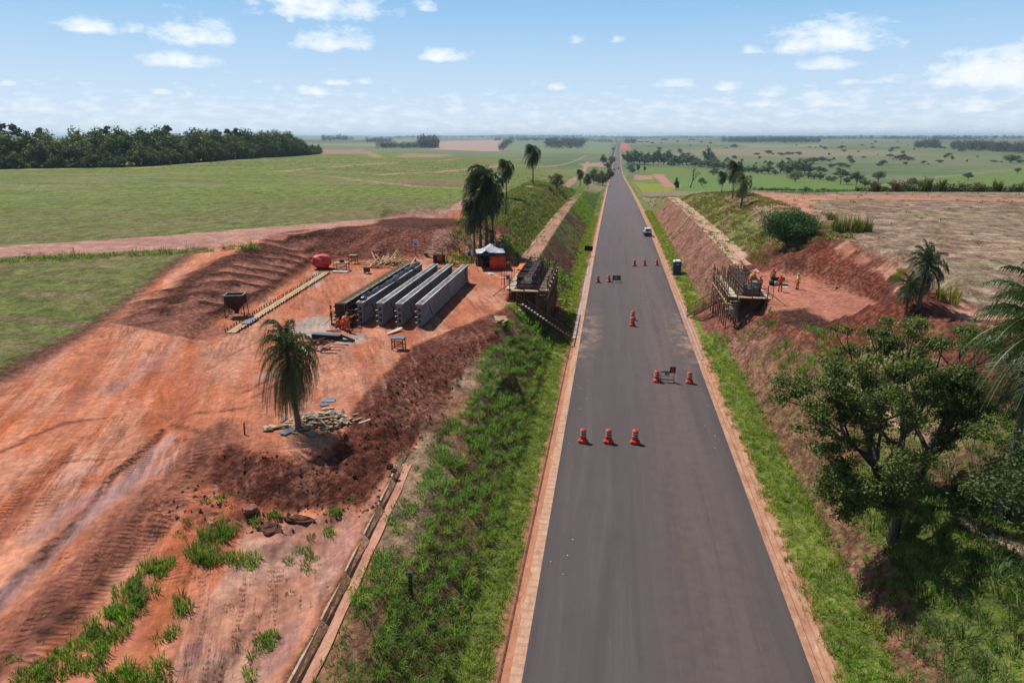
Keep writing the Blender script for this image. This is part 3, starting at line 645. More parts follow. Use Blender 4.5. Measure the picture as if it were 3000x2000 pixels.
def mat_asphalt():
    b = NB('asphalt'); v = b.coord('Object'); s = b.n('ShaderNodeSeparateXYZ', {0: v})
    fine = b.noise(v, 22, 4, .7); pat = b.noise(v, .35, 4, .6); lane = b.noise(b.coord('Object', (1.1, .02, 1)), 1.0, 3, .6)
    blot = b.noise(v, 1.3, 4, .6)
    c = b.mix(b.mr(fine, .3, .7), (.050, .040, .040, 1), (.082, .066, .067, 1))
    c = b.mix(b.mr(b.math('ADD', b.math('MULTIPLY', lane, .6), b.math('MULTIPLY', pat, .4)), .42, .6, 0, .5), c, (.080, .064, .068, 1))
    # red dust carried on to the right lane
    x = s.outputs[0]; y = s.outputs[1]
    dl = b.math('MULTIPLY', b.mr(x, -1.2, 1.8), b.mr(x, 5.6, 3.4))
    c = b.mix(b.math('MULTIPLY', dl, b.mr(b.math('ADD', b.math('MULTIPLY', lane, .5), b.math('MULTIPLY', blot, .5)), .38, .62, .12, .62)), c, (.135, .088, .082, 1))
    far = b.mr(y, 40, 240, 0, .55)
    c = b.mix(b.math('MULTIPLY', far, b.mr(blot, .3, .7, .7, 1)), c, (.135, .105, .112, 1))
    # mud tracked across where the works cross the road
    d = b.math('ABSOLUTE', b.math('SUBTRACT', y, 74)); side = b.mr(b.math('ABSOLUTE', x), 3.2, 5.6)
    mud = b.math('MULTIPLY', b.math('MULTIPLY', b.mr(d, 13, 3), side), b.mr(b.noise(b.coord('Object', (.5, .42, 1)), 1.2, 6, .75), .45, .62))
    c = b.mix(mud, c, (.33, .20, .15, 1))
    st = b.noise(b.coord('Object', (3.2, .16, 1)), 1.1, 3, .5)
    c = b.mix(b.math('MULTIPLY', b.mr(st, .73, .79), .4), c, (.30, .12, .075, 1))
    arc = b.n('ShaderNodeTexNoise', {'Vector': b.coord('Object', (.75, .035, 1)), 'Scale': 1.3, 'Detail': 5., 'Roughness': .65, 'Distortion': .6}).outputs[0]
    c = b.mix(b.mr(arc, .5, .64, 0, .4), c, (.105, .084, .084, 1)); c = b.mix(b.mr(arc, .45, .36, 0, .35), c, (.050, .043, .047, 1))
    edge = b.mr(b.math('ABSOLUTE', x), 5.35, 5.8)
    c = b.mix(b.math('MULTIPLY', edge, b.mr(pat, .3, .7, .1, .6)), c, (.040, .034, .036, 1))
    b.set('Base Color', c).set('Roughness', .82).set('Specular IOR Level', .3); b.bump(fine, .25, .01)
    return b.m
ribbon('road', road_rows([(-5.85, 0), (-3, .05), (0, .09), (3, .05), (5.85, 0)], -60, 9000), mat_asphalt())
def mat_concrete(name, a, bcol, stripes=0.):
    b = NB(name); v = b.coord('Object')
    n = b.noise(v, 1.6, 5, .65); n2 = b.noise(v, 14, 4, .6)
    c = b.mix(b.mr(n, .35, .65), c4(a), c4(bcol)); c = b.mix(b.mr(n2, .35, .7, 0, .3), c, (.2, .09, .06, 1))
    if stripes:
        w = b.n('ShaderNodeTexWave', {'Vector': b.coord('Object', (.35, 1, 1)), 'Scale': .55, 'Distortion': 3.5, 'Detail': 3., 'Detail Scale': 2.5}, bands_direction='Y').outputs[1]
        c = b.mix(b.math('MULTIPLY', b.mr(w, .55, .9), stripes), c, (.22, .12, .08, 1))  # shadow stripes across the kerb, painted into the concrete colour
    n4 = b.noise(b.coord('Object', (2.2, .5, 1)), 1.1, 5, .7); c = b.mix(b.mr(n4, .52, .66, 0, .75), c, (.24, .10, .06, 1)); c = b.mix(b.mr(n4, .42, .32, 0, .5), c, (.56, .40, .29, 1))
    b.set('Base Color', c).set('Roughness', .85); b.bump(n2, .3, .01)
    return b.m
lip = mat_concrete('gutter_concrete', (.50, .33, .23), (.42, .23, .15), .3); lipr = mat_concrete('kerb_concrete_muddy', (.44, .27, .18), (.36, .17, .10), 0.); bed = mat_concrete('gutter_mud', (.35, .135, .07), (.40, .19, .11))
for sgn, nm in ((-1, 'left'), (1, 'right')):
    g = 'gutter'
    w1, w2, w3 = (.52, .9, 1.02) if sgn < 0 else (.34, .68, .95)
    a = [(-sgn * -1 * 0, 0)]
    o1 = [(sgn * 5.85, -.006), (sgn * (5.85 + w1), -.03)]
    o2 = [(sgn * (5.85 + w1), -.03), (sgn * (5.85 + w1 + .06), -.10), (sgn * (5.85 + w2), -.11), (sgn * (5.85 + w2 + .03), .03), (sgn * (5.85 + w3), .05), (sgn * (5.85 + w3 + .03), -.2)]
    if sgn > 0: pass
    else: o1, o2 = o1[::-1], o2[::-1]
    ribbon('kerb_apron', road_rows(o1, -60, 2500), lip if sgn < 0 else lipr)
    ribbon('gutter', road_rows(o2, -60, 2500), bed if sgn < 0 else lipr)
# standing water in the gutter
wm = NB('muddy_water'); wm.set('Base Color', (.42, .27, .25, 1)).set('Roughness', .08).set('Specular IOR Level', .8)
ribbon('water', road_rows([(-6.74, -.04), (-6.40, -.04)], 71.5, 124), wm.m)
ribbon('water', road_rows([(6.26, -.05), (6.5, -.05)], 66, 92), wm.m)
# mud slumped over the gutter at the foot of the left steps
def land_strip(name, pts, prof, m, step=.8, lift=.0):
    """follows the land along a polyline; prof = (across, height) pairs"""
    rows = []
    for (ax, ay), (bx, by) in zip(pts[:-1], pts[1:]):
        n = max(1, int(math.hypot(bx - ax, by - ay) / step))
        nrm = Vector((by - ay, -(bx - ax))).normalized()
        for i in range(n + (1 if (bx, by) == pts[-1] else 0)):
            t = i / n; x, y = ax + (bx - ax) * t, ay + (by - ay) * t; rows.append((x, y, nrm))
    zs = ground(np.array([r[0] for r in rows]), np.array([r[1] for r in rows]), False)
    zs = np.convolve(np.pad(zs, 4, mode='edge'), np.ones(9) / 9, 'valid')
    return ribbon(name, [[(x + nm.x * a, y + nm.y * a, z + lift + h) for a, h in prof] for (x, y, nm), z in zip(rows, zs)], m)
pink = mat_concrete('channel_concrete', (.47, .26, .175), (.38, .17, .11)); pinkc = mat_concrete('berm_channel_concrete', (.50, .35, .25), (.34, .18, .12)); cream = mat_concrete('channel_wall_concrete', (.46, .35, .24), (.34, .22, .14))
def chan_rows(prof, y0, y1):
    return [[(float(np.interp(y, CH_Y, CH_X)) + a + .02 * math.sin(y * 1.7), y, float(chan_z(y)) + h) for a, h in prof] for y in np.arange(y0, y1, .75)]
ribbon('drainage_channel', chan_rows([(.0, -.2), (.02, .02), (.48, .02), (.60, .04), (.64, -.3)], 6, 34), pink)
def chan_wall():
    t = bpy.data.objects.new('channel_wall', None); scene.collection.objects.link(t); t['label'] = 'low cream concrete wall along the left side of the drainage channel'; t['category'] = 'retaining wall'
    y = 6.2
    while y < 31.5:
        L_ = 1.9; x0, x1 = (float(np.interp(q, CH_Y, CH_X)) for q in (y, y + L_ - .04)); z0, z1 = float(chan_z(y)), float(chan_z(y + L_)); w = .09; V = []
        jz = random.uniform(-.05, .01)
        for x, yy, z in ((x0, y, z0), (x1, y + L_ - .04, z1)): V += [(x - w, yy, z - .3), (x, yy, z - .3), (x, yy, z + .46 + jz), (x - w, yy, z + .46 + jz)]
        new_obj('wall_slab', V, [(0, 1, 2, 3), (7, 6, 5, 4), (0, 4, 5, 1), (1, 5, 6, 2), (2, 6, 7, 3), (3, 7, 4, 0)], cream, t); y += L_
chan_wall()
land_strip('drainage_channel', [(14.9, 86), (14.6, 110), (14.6, 150), (14.8, 205)], [(-.35, -.2), (-.3, .06), (-.22, .02), (.12, .02), (.2, .08), (.3, .08), (.33, -.2)], pinkc)
land_strip('drainage_channel', [(-15.1, 92), (-15.0, 120), (-15.0, 190)], [(-.3, -.2), (-.25, .06), (-.18, .02), (.12, .02), (.2, .07), (.22, -.2)], pinkc)
# concrete chute laid down the right face
def chute():
    a, c = G(1592, 498), G(1532, 551); rows = []
    for i in range(12):
        f = i / 11; x, y = a.x + (c.x - a.x) * f, a.y + (c.y - a.y) * f; z = float(ground(np.array([x]), np.array([y]), False)[0]) + .10; rows.append([(x, y - .45, z - .3), (x, y - .42, z + .06), (x, y - .3, z), (x, y + .3, z), (x, y + .42, z + .06), (x, y + .45, z - .3)])
    ribbon('drainage_chute', rows, cream)
chute()
# ------------------------------------------------------------------ things, parts, copies
def tag(o, label=None, cat=None, group=None, kind=None):
    if label: o['label'] = label
    if cat: o['category'] = cat
    if group: o['group'] = group
    if kind: o['kind'] = kind
    return o
def empty(name, loc, rz=0., label=None, cat=None, group=None, sc=None):
    o = bpy.data.objects.new(name, None); scene.collection.objects.link(o)
    o.location = loc; o.rotation_euler = (0, 0, rz); o.empty_display_size = .2
    if sc: o.scale = (sc, sc, sc) if isinstance(sc, (int, float)) else sc
    return tag(o, label, cat, group)
def copy_thing(src, loc, rz=0., label=None, group=None, sc=None):
    c = src.copy(); scene.collection.objects.link(c)
    c.location = loc; c.rotation_euler = (0, 0, rz)
    if sc: c.scale = (sc, sc, sc) if isinstance(sc, (int, float)) else sc
    if label: c['label'] = label
    if group: c['group'] = group
    for ch in list(src.children):
        d = ch.copy(); scene.collection.objects.link(d); d.parent = c
        for g in list(ch.children):
            e = g.copy(); scene.collection.objects.link(e); e.parent = d
    return c
def cmesh(name, co, tris, col, m, parent=None, smooth=False, nper=3):
    """mesh from numpy arrays; col = one colour per vertex"""
    me = bpy.data.meshes.new(name); nv, nf = len(co), len(tris)
    me.vertices.add(nv); me.vertices.foreach_set('co', np.asarray(co, np.float32).ravel())
    me.loops.add(nf * nper); me.loops.foreach_set('vertex_index', np.asarray(tris, np.int32).ravel())
    me.polygons.add(nf); me.polygons.foreach_set('loop_start', (np.arange(nf) * nper).astype(np.int32))
    if smooth: me.polygons.foreach_set('use_smooth', np.ones(nf, bool))
    me.update(calc_edges=True)
    if col is not None:
        a = me.color_attributes.new('Col', 'FLOAT_COLOR', 'POINT'); v = np.ones((nv, 4), np.float32); v[:, :3] = col; a.data.foreach_set('color', v.ravel())
    me.materials.append(m)
    o = bpy.data.objects.new(name, me); scene.collection.objects.link(o)
    if parent: o.parent = parent
    return o
def mat_leaf(name, trans=.35, rough=.55, spec=.3, tint=(1, 1, 1)):
    b = NB(name)
    c = b.n('ShaderNodeVertexColor', layer_name='Col').outputs[0]
    rnd = b.n('ShaderNodeObjectInfo').outputs['Random']
    c = b.mix(1., c, c4(tint), 'MULTIPLY')
    k = b.mr(rnd, 0, 1, .82, 1.18); c = b.mix(1., c, b.n('ShaderNodeCombineColor', {0: k, 1: b.mr(rnd, 0, 1, .9, 1.1), 2: 1.0}).outputs[0], 'MULTIPLY')
    b.set('Base Color', c).set('Roughness', rough).set('Specular IOR Level', spec)
    t = b.n('ShaderNodeBsdfTranslucent', {0: b.mix(1., c, (1.3, 1.25, .6, 1), 'MULTIPLY')})
    mx = b.n('ShaderNodeMixShader', {0: trans}); b.L.new(b.b.outputs[0], mx.inputs[1]); b.L.new(t.outputs[0], mx.inputs[2]); b.L.new(mx.outputs[0], b.out.inputs[0])
    return b.m
LEAF = mat_leaf('tree_leaves', .3); GRASS = mat_leaf('grass_blades', .42, .5, .35); FROND = mat_leaf('palm_leaflets', .25, .45, .45)
BARK = mat('bark', (.11, .085, .07), .9, .5, 5, bump=.6); PBARK = mat('palm_bark', (.16, .13, .11), .9, .4, 7, bump=.5, stretch=(1, 1, 5))

# ------------------------------------------------------------------ haze: the air over the whole plain
def build_haze():
    v = [(sx * 17500, y, z) for z in (-60, 75) for sx, y in ((-1, -400), (1, -400), (1, 17500), (-1, 17500))]
    f = [(0, 3, 2, 1), (4, 5, 6, 7), (0, 1, 5, 4), (1, 2, 6, 5), (2, 3, 7, 6), (3, 0, 4, 7)]
    m = bpy.data.materials.new('air'); m.use_nodes = True; nt = m.node_tree; nt.nodes.clear()
    o = nt.nodes.new('ShaderNodeOutputMaterial'); p = nt.nodes.new('ShaderNodeVolumePrincipled')
    p.inputs['Color'].default_value = (.62, .82, 1.0, 1); p.inputs['Density'].default_value = HAZE; p.inputs['Anisotropy'].default_value = .25
    nt.links.new(p.outputs[0], o.inputs['Volume'])
    h = new_obj('haze', v, f, m); h['kind'] = 'stuff'; h['label'] = 'thin pale haze over the distant plain'
HAZE = 0.9e-4
build_haze()

# ------------------------------------------------------------------ tubes for trunks and limbs
def tube_np(pts, rad, k=7):
    P = [Vector(p) for p in pts]; V = []; F = []
    ref = Vector((1, 0, 0))
    for i, p in enumerate(P):
        t = (P[min(i + 1, len(P) - 1)] - P[max(i - 1, 0)]).normalized()
        a = t.cross(ref)
        if a.length < .1: a = t.cross(Vector((0, 1, 0)))
        a.normalize(); b = t.cross(a)
        for j in range(k):
            q = 2 * PI * j / k; V.append(p + (a * math.cos(q) + b * math.sin(q)) * rad[i])
    for i in range(len(P) - 1):
        for j in range(k):
            F.append((i * k + j, i * k + (j + 1) % k, (i + 1) * k + (j + 1) % k, (i + 1) * k + j))
    F.append(tuple(range(k - 1, -1, -1))); F.append(tuple((len(P) - 1) * k + j for j in range(k)))
    return V, F
def tubes_obj(name, tubes, m, parent, k=7):
    V, F = [], []
    for pts, rad in tubes:
        v, f = tube_np(pts, rad, k); o = len(V); V += [tuple(q) for q in v]; F += [tuple(i + o for i in q) for q in f]
    return new_obj(name, V, F, m, parent, True)
def leaves_np(blobs, n, size, base, var=.25, rs=1, shell=.55, light=1.35):
    """leaf quads spread through ellipsoid clumps; blobs = (x,y,z,rx,ry,rz)"""
    g = np.random.default_rng(rs); B = np.array(blobs, float)
    vol = (B[:, 3] * B[:, 4] * B[:, 5]) ** .75; k = g.choice(len(B), n, p=vol / vol.sum())
    d = g.normal(size=(n, 3)); d /= np.linalg.norm(d, axis=1)[:, None]
    r = (shell + (1 - shell) * g.random(n)) * (1 + .16 * g.normal(size=n)); r = np.where(g.random(n) < .25, r * g.random(n), r)
    c = B[k, :3] + d * r[:, None] * B[k, 3:]
    nr = d * .8 + g.normal(size=(n, 3)) * .7 + np.array([0, 0, .5]); nr /= np.linalg.norm(nr, axis=1)[:, None]
    t = np.cross(nr, g.normal(size=(n, 3))); t /= np.linalg.norm(t, axis=1)[:, None] + 1e-9; b = np.cross(nr, t)
    s = size * (.6 + .8 * g.random(n))[:, None]
    co = np.stack([c - t * s * .5, c + b * s * .32, c + t * s * .6, c - b * s * .32], 1).reshape(-1, 3)
    tone = (1 - var) + 2 * var * g.random(n); bl = 1 + .35 * (g.random(len(B))[k] - .5)
    col = np.array(base)[None] * (tone * bl)[:, None]
    yel = (g.random(n) < .18)[:, None]; col = np.where(yel, col * np.array([light * 1.15, light, .9]), col)
    return co, np.arange(4 * n).reshape(-1, 4), np.repeat(col, 4, 0)
def tree_proto(name, h, w, trunk_h, seed, n, leaf, base, cat='tree', flat=1., lobes=9, rad=None, low=0.):
    g = random.Random(seed); t = empty(name, (0, 0, 0)); t['category'] = cat
    bl = []; tubes = []
    tr = rad or max(.1, h * .028)
    top = Vector((g.uniform(-.1, .1) * w, g.uniform(-.1, .1) * w, trunk_h))
    tubes.append(([(0, 0, -.5), (top.x * .5, top.y * .4, trunk_h * .5), tuple(top)], [tr * 1.35, tr, tr * .75]))
    for i in range(lobes):
        a = i * 2.4 + g.uniform(-.3, .3); q = math.sqrt((i + .5) / lobes) * w * .36
        zc = trunk_h * (1 - low) + (h - trunk_h * (1 - low)) * (g.uniform(.3, .78) * (1 - .35 * (q / (w * .5)) ** 2))
        s = w * g.uniform(.17, .26)
        c = (q * math.cos(a), q * math.sin(a), zc); bl.append((*c, s, s, s * .72 * flat))
        tubes.append(([tuple(top), ((top.x + c[0]) / 2, (top.y + c[1]) / 2, (top.z + c[2]) / 2 - .05 * h), c], [tr * .6, tr * .4, tr * .12]))
    bl.append((0, 0, h - w * .2 * flat, w * .2, w * .2, w * .18 * flat))
    co, f, col = leaves_np(bl, n, leaf, base, rs=seed)
    if low: co[:, 2] = np.maximum(co[:, 2], -.1)
    cmesh('crown', co, f, col, LEAF, t, nper=4)
    tubes_obj('trunk', tubes, BARK, t, 5)
    return t
def W1(X, Y): return ((1600 + X / 3.36) / 1.2755, (380 + Y / 3.36) / 1.2755)
def W2(X, Y): return ((2300 + X / 3.36) / 1.2755, (380 + Y / 3.36) / 1.2755)
def W4(X, Y): return ((800 + X / 2.613) / 1.2755, (390 + Y / 2.613) / 1.2755)
SQ = 1 / 3.36 / 1.2755
DK = (.048, .075, .022); MD = (.062, .10, .028); BL = (.05, .068, .035)
protos = []
for i in range(4): protos.append(tree_proto('pasture_tree', 1, 1.1, .14, 30 + i, 520, .115, DK, flat=1.25, lobes=9, rad=.03, low=.7))
for i in range(2): protos.append(tree_proto('creek_tree', 1, .95, .12, 40 + i, 700, .10, MD, flat=1.1, lobes=10, rad=.03, low=.8))
used = set(); EN = 1.25
def spot_tree(u, v, w, h, k, label, group, tilt=0):
    p = G(u, v); d = (p - cam.location).length; W, H = w * d / FPX, h * d / FPX
    src = protos[k]; loc = (p.x, p.y, p.z - .1); sc = (W / 1.12 * EN, W / 1.12 * EN, H * (.5 + .5 * EN))
    rz = random.uniform(0, 6.28)
    if k not in used:
        used.add(k); src.location = loc; src.scale = sc; src.rotation_euler = (0, 0, rz); o = src
    else: o = copy_thing(src, loc, rz, sc=sc)
    tag(o, label, None, group); return o
GL = 'trees scattered over the pasture right of the road'
for (X, Y, w, h) in [(1110,203,45,30),(1315,237,45,45),(1415,166,25,18),(1590,173,20,14),(1845,182,60,35),(1775,187,24,12),(1855,292,45,35),(1925,316,30,28),(2075,252,50,22),(2190,242,65,35),(2235,245,30,15),(2310,257,60,30),(2100,293,30,28),(2155,335,30,28),(2065,343,20,22),(1015,172,16,12),(1050,140,30,16),(1135,138,20,10),(1620,140,30,16),(1880,120,40,18),(1530,130,40,14),(1290,120,30,12)]:
    spot_tree(*W1(X, Y), w * SQ, h * SQ, random.randrange(4), 'small dark tree standing alone on the green pasture beyond the creek', GL)
for (X, Y, w, h) in [(955,358,80,50),(920,357,40,20),(630,298,50,38),(658,332,55,38),(545,365,110,35),(450,377,60,35),(615,377,50,30),(270,332,130,50),(370,312,80,40),(440,318,50,25),(30,308,50,30),(20,250,50,28),(70,250,40,26),(135,250,55,28),(525,407,40,30),(775,281,40,16),(555,190,65,30),(580,219,45,20),(720,223,30,14),(860,183,35,16),(755,159,50,12),(390,196,45,25),(350,177,30,22),(240,176,30,10),(1055,194,45,20),(1105,189,36,18),(1035,221,45,25),(1030,269,60,24),(1130,299,120,40),(1175,299,60,46),(1225,306,60,30),(1185,346,40,24),(1360,335,50,25),(1410,347,20,14),(1520,327,60,25),(1575,281,35,28),(1610,263,45,28),(1645,296,28,32),(1735,219,65,28),(1660,199,30,20),(2060,320,60,16),(2215,327,110,60),(2310,332,60,30),(1890,271,20,12),(2130,326,20,12),(888,130,20,18),(1105,130,14,16),(560,137,20,8),(300,176,20,8),(110,160,16,10),(1160,240,40,26),(430,255,22,22),(1268,200,16,16),(1565,190,24,18),(1530,188,30,22),(855,150,24,12),(480,300,24,24),(1790,320,16,20),(910,255,14,10),(1215,158,14,8)]:
    spot_tree(*W2(X, Y), w * SQ, h * SQ, random.randrange(4), 'small dark tree standing alone on the green pasture beyond the creek', GL)
GC = 'trees in the dark line along the creek'; EN = 1.5
for (X, Y, w, h) in [(800,345,110,110),(870,342,120,112),(930,338,110,95),(1000,338,90,90),(1060,347,90,100),(1100,347,80,120),(1150,343,90,90),(1200,347,100,115),(1260,352,90,80),(1340,347,110,95),(1390,350,100,100),(1440,352,90,80),(1500,362,90,60),(1590,322,110,112),(1560,367,80,60),(1620,377,90,70),(1690,387,90,70),(1740,392,80,60),(1660,330,60,50),(1780,325,50,42),(1900,412,90,62),(1985,422,60,50),(2040,422,70,60),(2130,432,90,60),(2190,432,80,60),(2250,442,70,40),(2310,432,80,100),(2200,372,60,50),(845,335,120,100),(965,345,100,80),(1230,355,90,50),(1300,352,90,60),(1470,362,80,50),(1530,368,80,50),(1590,372,80,50),(1650,385,80,50),(1840,400,80,60),(1950,420,60,40),(2085,432,60,40)]:
    spot_tree(*W1(X, Y), w * SQ, h * SQ, 4 + random.randrange(2), 'dense tree in the dark tree line following the creek', GC)
for (X, Y, w, h) in [(60,455,120,110),(130,440,130,120),(190,425,110,100),(20,450,80,110),(250,425,90,50),(330,415,110,40),(380,415,60,30),(230,480,70,50),(290,485,70,45),(345,492,70,55),(430,505,60,40),(480,510,60,40),(600,530,60,50),(780,560,90,60),(870,575,80,50),(1040,553,60,30),(1090,562,40,25)]:
    spot_tree(*W2(X, Y), w * SQ, h * SQ, 4 + random.randrange(2), 'dense tree in the dark tree line following the creek', GC)
ORD = ['first', 'second', 'third', 'fourth', 'fifth', 'sixth', 'seventh', 'eighth', 'ninth', 'tenth', 'eleventh', 'twelfth', 'thirteenth', 'fourteenth', 'fifteenth', 'sixteenth', 'seventeenth', 'eighteenth', 'nineteenth', 'twentieth', 'twenty first', 'twenty second', 'twenty third', 'twenty fourth', 'twenty fifth']
def relabel(group, key, text):
    """each tree named by the band of country it stands in and its turn from the left there"""
    B = {}
    for q in scene.objects:
        if q.get('group') == group: B.setdefault(key(q.location), []).append(q)
    for k, L_ in B.items():
        L_.sort(key=lambda q: q.location.x / q.location.y)
        for i, q in enumerate(L_): q['label'] = text % (ORD[min(i, 24)], k)
relabel(GL, lambda p: ['at the foot of the far slope', 'low on the far slope', 'below the middle of the far slope', 'halfway up the far slope', 'above the middle of the far slope', 'high on the far slope', 'close under the skyline'][int(np.searchsorted([620, 900, 1150, 1500, 1900, 2400], p.length))], 'small dark tree, %s from the left, standing %s')
relabel(GC, lambda p: ['between road and bare tree', 'behind the bare tree', 'behind the crest palms', 'left of the yellow green tree', 'near the yellow green tree', 'behind the field hedge'][int(np.searchsorted([.10, .20, .30, .40, .52], p.x / p.y))], 'creek side tree, %s from the left, in the stretch %s')
# trees that stand out on their own
o = tree_proto('round_tree', 1, 1.3, .12, 60, 1800, .07, (.10, .15, .03), lobes=12, flat=1.05, rad=.03, low=.6)
p = G(*W2(105, 515)); d = (p - cam.location).length; o.location = p; o.scale = (150 * SQ * d / FPX / 1.25,) * 2 + (108 * SQ * d / FPX,); tag(o, 'round yellow green tree behind the bright green cane field', 'tree')
singles = [('umbrella_tree', 545, 540, 150, 128, 61, DK, .45, .45, 'flat topped umbrella tree behind the green cane, right of the round yellow green one'), ('dark_tree', 692, 545, 125, 120, 62, DK, 1.0, .2, 'round dark tree behind the field hedge, next to the umbrella tree'),
    ('dark_tree', 915, 507, 110, 92, 63, BL, 1.1, .15, 'square topped dark tree with two stems beyond the field hedge'), ('pasture_tree', 1800, 500, 85, 66, 64, DK, .8, .3, 'lone tree with a forked crown on the brown slope at right'), ('pasture_tree', 2285, 435, 50, 50, 65, DK, 1., .3, 'small lone tree at the far right end of the brown slope'), ('grey_shrub_tree', 1250, 582, 120, 98, 66, (.075,.08,.05), .9, .1, 'grey green straggly tree just behind the middle of the field hedge')]
for nm, X, Y, w, h, sd_, colr, fl, th, lab in singles:
    o = tree_proto(nm, 1, 1.15, th, sd_, 1100, .08, colr, flat=fl, lobes=10, rad=.03)
    p = G(*W2(X, Y)); d = (p - cam.location).length; o.location = p; o.scale = (w * SQ * d / FPX / 1.1,) * 2 + (h * SQ * d / FPX,); tag(o, lab, 'tree')
# roadside trees, left and right of the far road
rs = [('roadside_tree', 545, 550, 160, 150, 70, (.045,.075,.022), 'broad dark tree on the left verge, nearest of the far roadside clump'), ('roadside_tree', 470, 530, 120, 150, 71, DK, 'dark tree at the left side of the far roadside clump'), ('roadside_tree', 620, 515, 110, 140, 72, DK, 'dark tree leaning over the road edge in the far left clump'),
      ('roadside_tree', 400, 560, 90, 130, 79, DK, 'narrow dark tree at the left end of the roadside clump'), ('roadside_tree', 562, 345, 75, 105, 73, DK, 'tall dark tree by the far bend of the left verge'), ('roadside_tree', 645, 345, 85, 90, 74, DK, 'dark tree touching the road on the far left verge'), ('roadside_tree', 600, 385, 80, 70, 75, MD, 'low green tree between the two far groups on the left verge'),
      ('roadside_shrub', 832, 400, 90, 60, 76, MD, 'green shrub on the right verge where the tree line meets the road'), ('roadside_shrub', 848, 428, 72, 55, 77, (.08,.075,.06), 'grey brown shrub beside the right verge of the far road'), ('brown_bush', 100, 575, 175, 150, 78, (.085,.085,.045), 'brownish round bush on the crest of the left cutting'), ('field_shrub', 1650, 447, 110, 66, 80, MD, 'low dark shrub in the green field behind the bare tree'),
      ('roadside_tree', 660, 208, 40, 32, 81, DK, 'small dark tree near the road on the far slope, left side')]
for nm, X, Y, w, h, sd_, colr, lab in rs:
    o = tree_proto(nm, 1, 1.15, .12, sd_, 2600, .055, colr, lobes=12, rad=.025, low=.7)
    p = G(*W1(X, Y)); d = (p - cam.location).length; o.location = p; o.scale = (w * SQ * d / FPX / 1.1,) * 2 + (h * SQ * d / FPX,); tag(o, lab, 'bush' if 'bush' in nm or 'shrub' in nm else 'tree')

# ------------------------------------------------------------------ far woods: one mass each
def wood(pts, h, label, n, col=(.030, .050, .024), leaf=None, name='far_wood'):
    P_ = np.array([tuple(G(u, v)[:2]) for u, v in pts]); g = np.random.default_rng(len(label) + n)
    lo, hi = P_.min(0), P_.max(0); q = []
    while len(q) < n:
        c = lo + (hi - lo) * g.random((n * 3, 2)); c = c[inside(c[:, 0], c[:, 1], [tuple(t) for t in P_])]; q += [tuple(t) for t in c]
    q = np.array(q[:n]); zz = ground(q[:, 0], q[:, 1], False); s = 1.3 * h * (.6 + .8 * g.random(n) ** 2); 
    bl = np.stack([q[:, 0], q[:, 1], zz + s * .5, s * .5, s * .5, s * .5], 1)
    co, f, cl = leaves_np(bl, n * 34, leaf or h * .22, col, .35, rs=n)
    o = cmesh(name, co, f, cl, LEAF, nper=4); tag(o, label, 'wood', None, 'stuff')
wood([W1(0,190),W1(330,195),W1(370,150),W1(330,135),W1(0,140)], 16, 'dark wood on the far slope left of the road', 260)
wood([W1(-200,118),W1(700,138),W1(700,118),W1(300,100),W1(-200,95)], 14, 'long belt of trees crossing behind the far slope', 260)
wood([W1(1720,128),W1(2352,132),W1(2352,112),W1(1750,112)], 16, 'long dark wood below the horizon right of the road', 320)
wood([W2(0,135),W2(340,132),W2(330,118),W2(0,112)], 16, 'dark wood continuing right below the horizon', 150)
wood([W2(1280,186),W2(1525,186),W2(1500,165),W2(1290,165)], 14, 'block of trees on the far pasture', 110, (.045,.055,.035))
wood([W2(1650,190),W2(1900,215),W2(2352,238),W2(2352,205),W2(1900,180),W2(1650,165)], 13, 'wide grey green plantation at the far right', 420, (.055,.062,.045))
wood([W2(1440,100),W2(1850,105),W2(1850,98),W2(1440,95)], 16, 'thin line of trees on the right skyline', 90)
wood([W4(1125,115),W4(1255,115),W4(1250,104),W4(1128,104)], 20, 'square dark stand of eucalyptus beside the ploughed field', 130, (.028,.042,.026))
wood([W4(790,118),W4(1120,120),W4(1100,110),W4(900,106)], 10, 'low scrub left of the eucalyptus stand', 120)
wood([W4(380,62),W4(640,60),W4(640,55),W4(380,55)], 18, 'row of tall trees on the left skyline', 60)
wood([W4(710,74),W4(910,72),W4(910,64),W4(710,64)], 14, 'narrow grove on the far left slope', 80)
wood([W4(1690,62),W4(1950,62),W4(1950,55),W4(1690,55)], 16, 'trees at the right end of the ploughed field', 70)
wood([W4(1740,138),W4(1760,138),W4(1830,80),W4(1770,80)], 12, 'hedge running up beside the ploughed field', 60)
wood([W1(760,140),W1(880,142),W1(880,122),W1(780,118)], 14, 'dark grove right of the road on the far slope', 60)
for X0, X1, Y0, nm_ in ((-1500, -900, 76, 'treed skyline far to the left'), (-900, 700, 74, 'treed skyline behind the fields left of the road'), (700, 1700, 76, 'treed skyline right of the road'), (1700, 2400, 80, 'treed skyline at right'), (2400, 3300, 84, 'treed skyline at the far right'), (3300, 4700, 85, 'low treed skyline beyond the right pasture')):
    wood([W1(X0, Y0 + 12), W1(X1, Y0 + 12), W1(X1, Y0 + 5), W1(X0, Y0 + 5)], 17, nm_, 240, (.035, .05, .03))

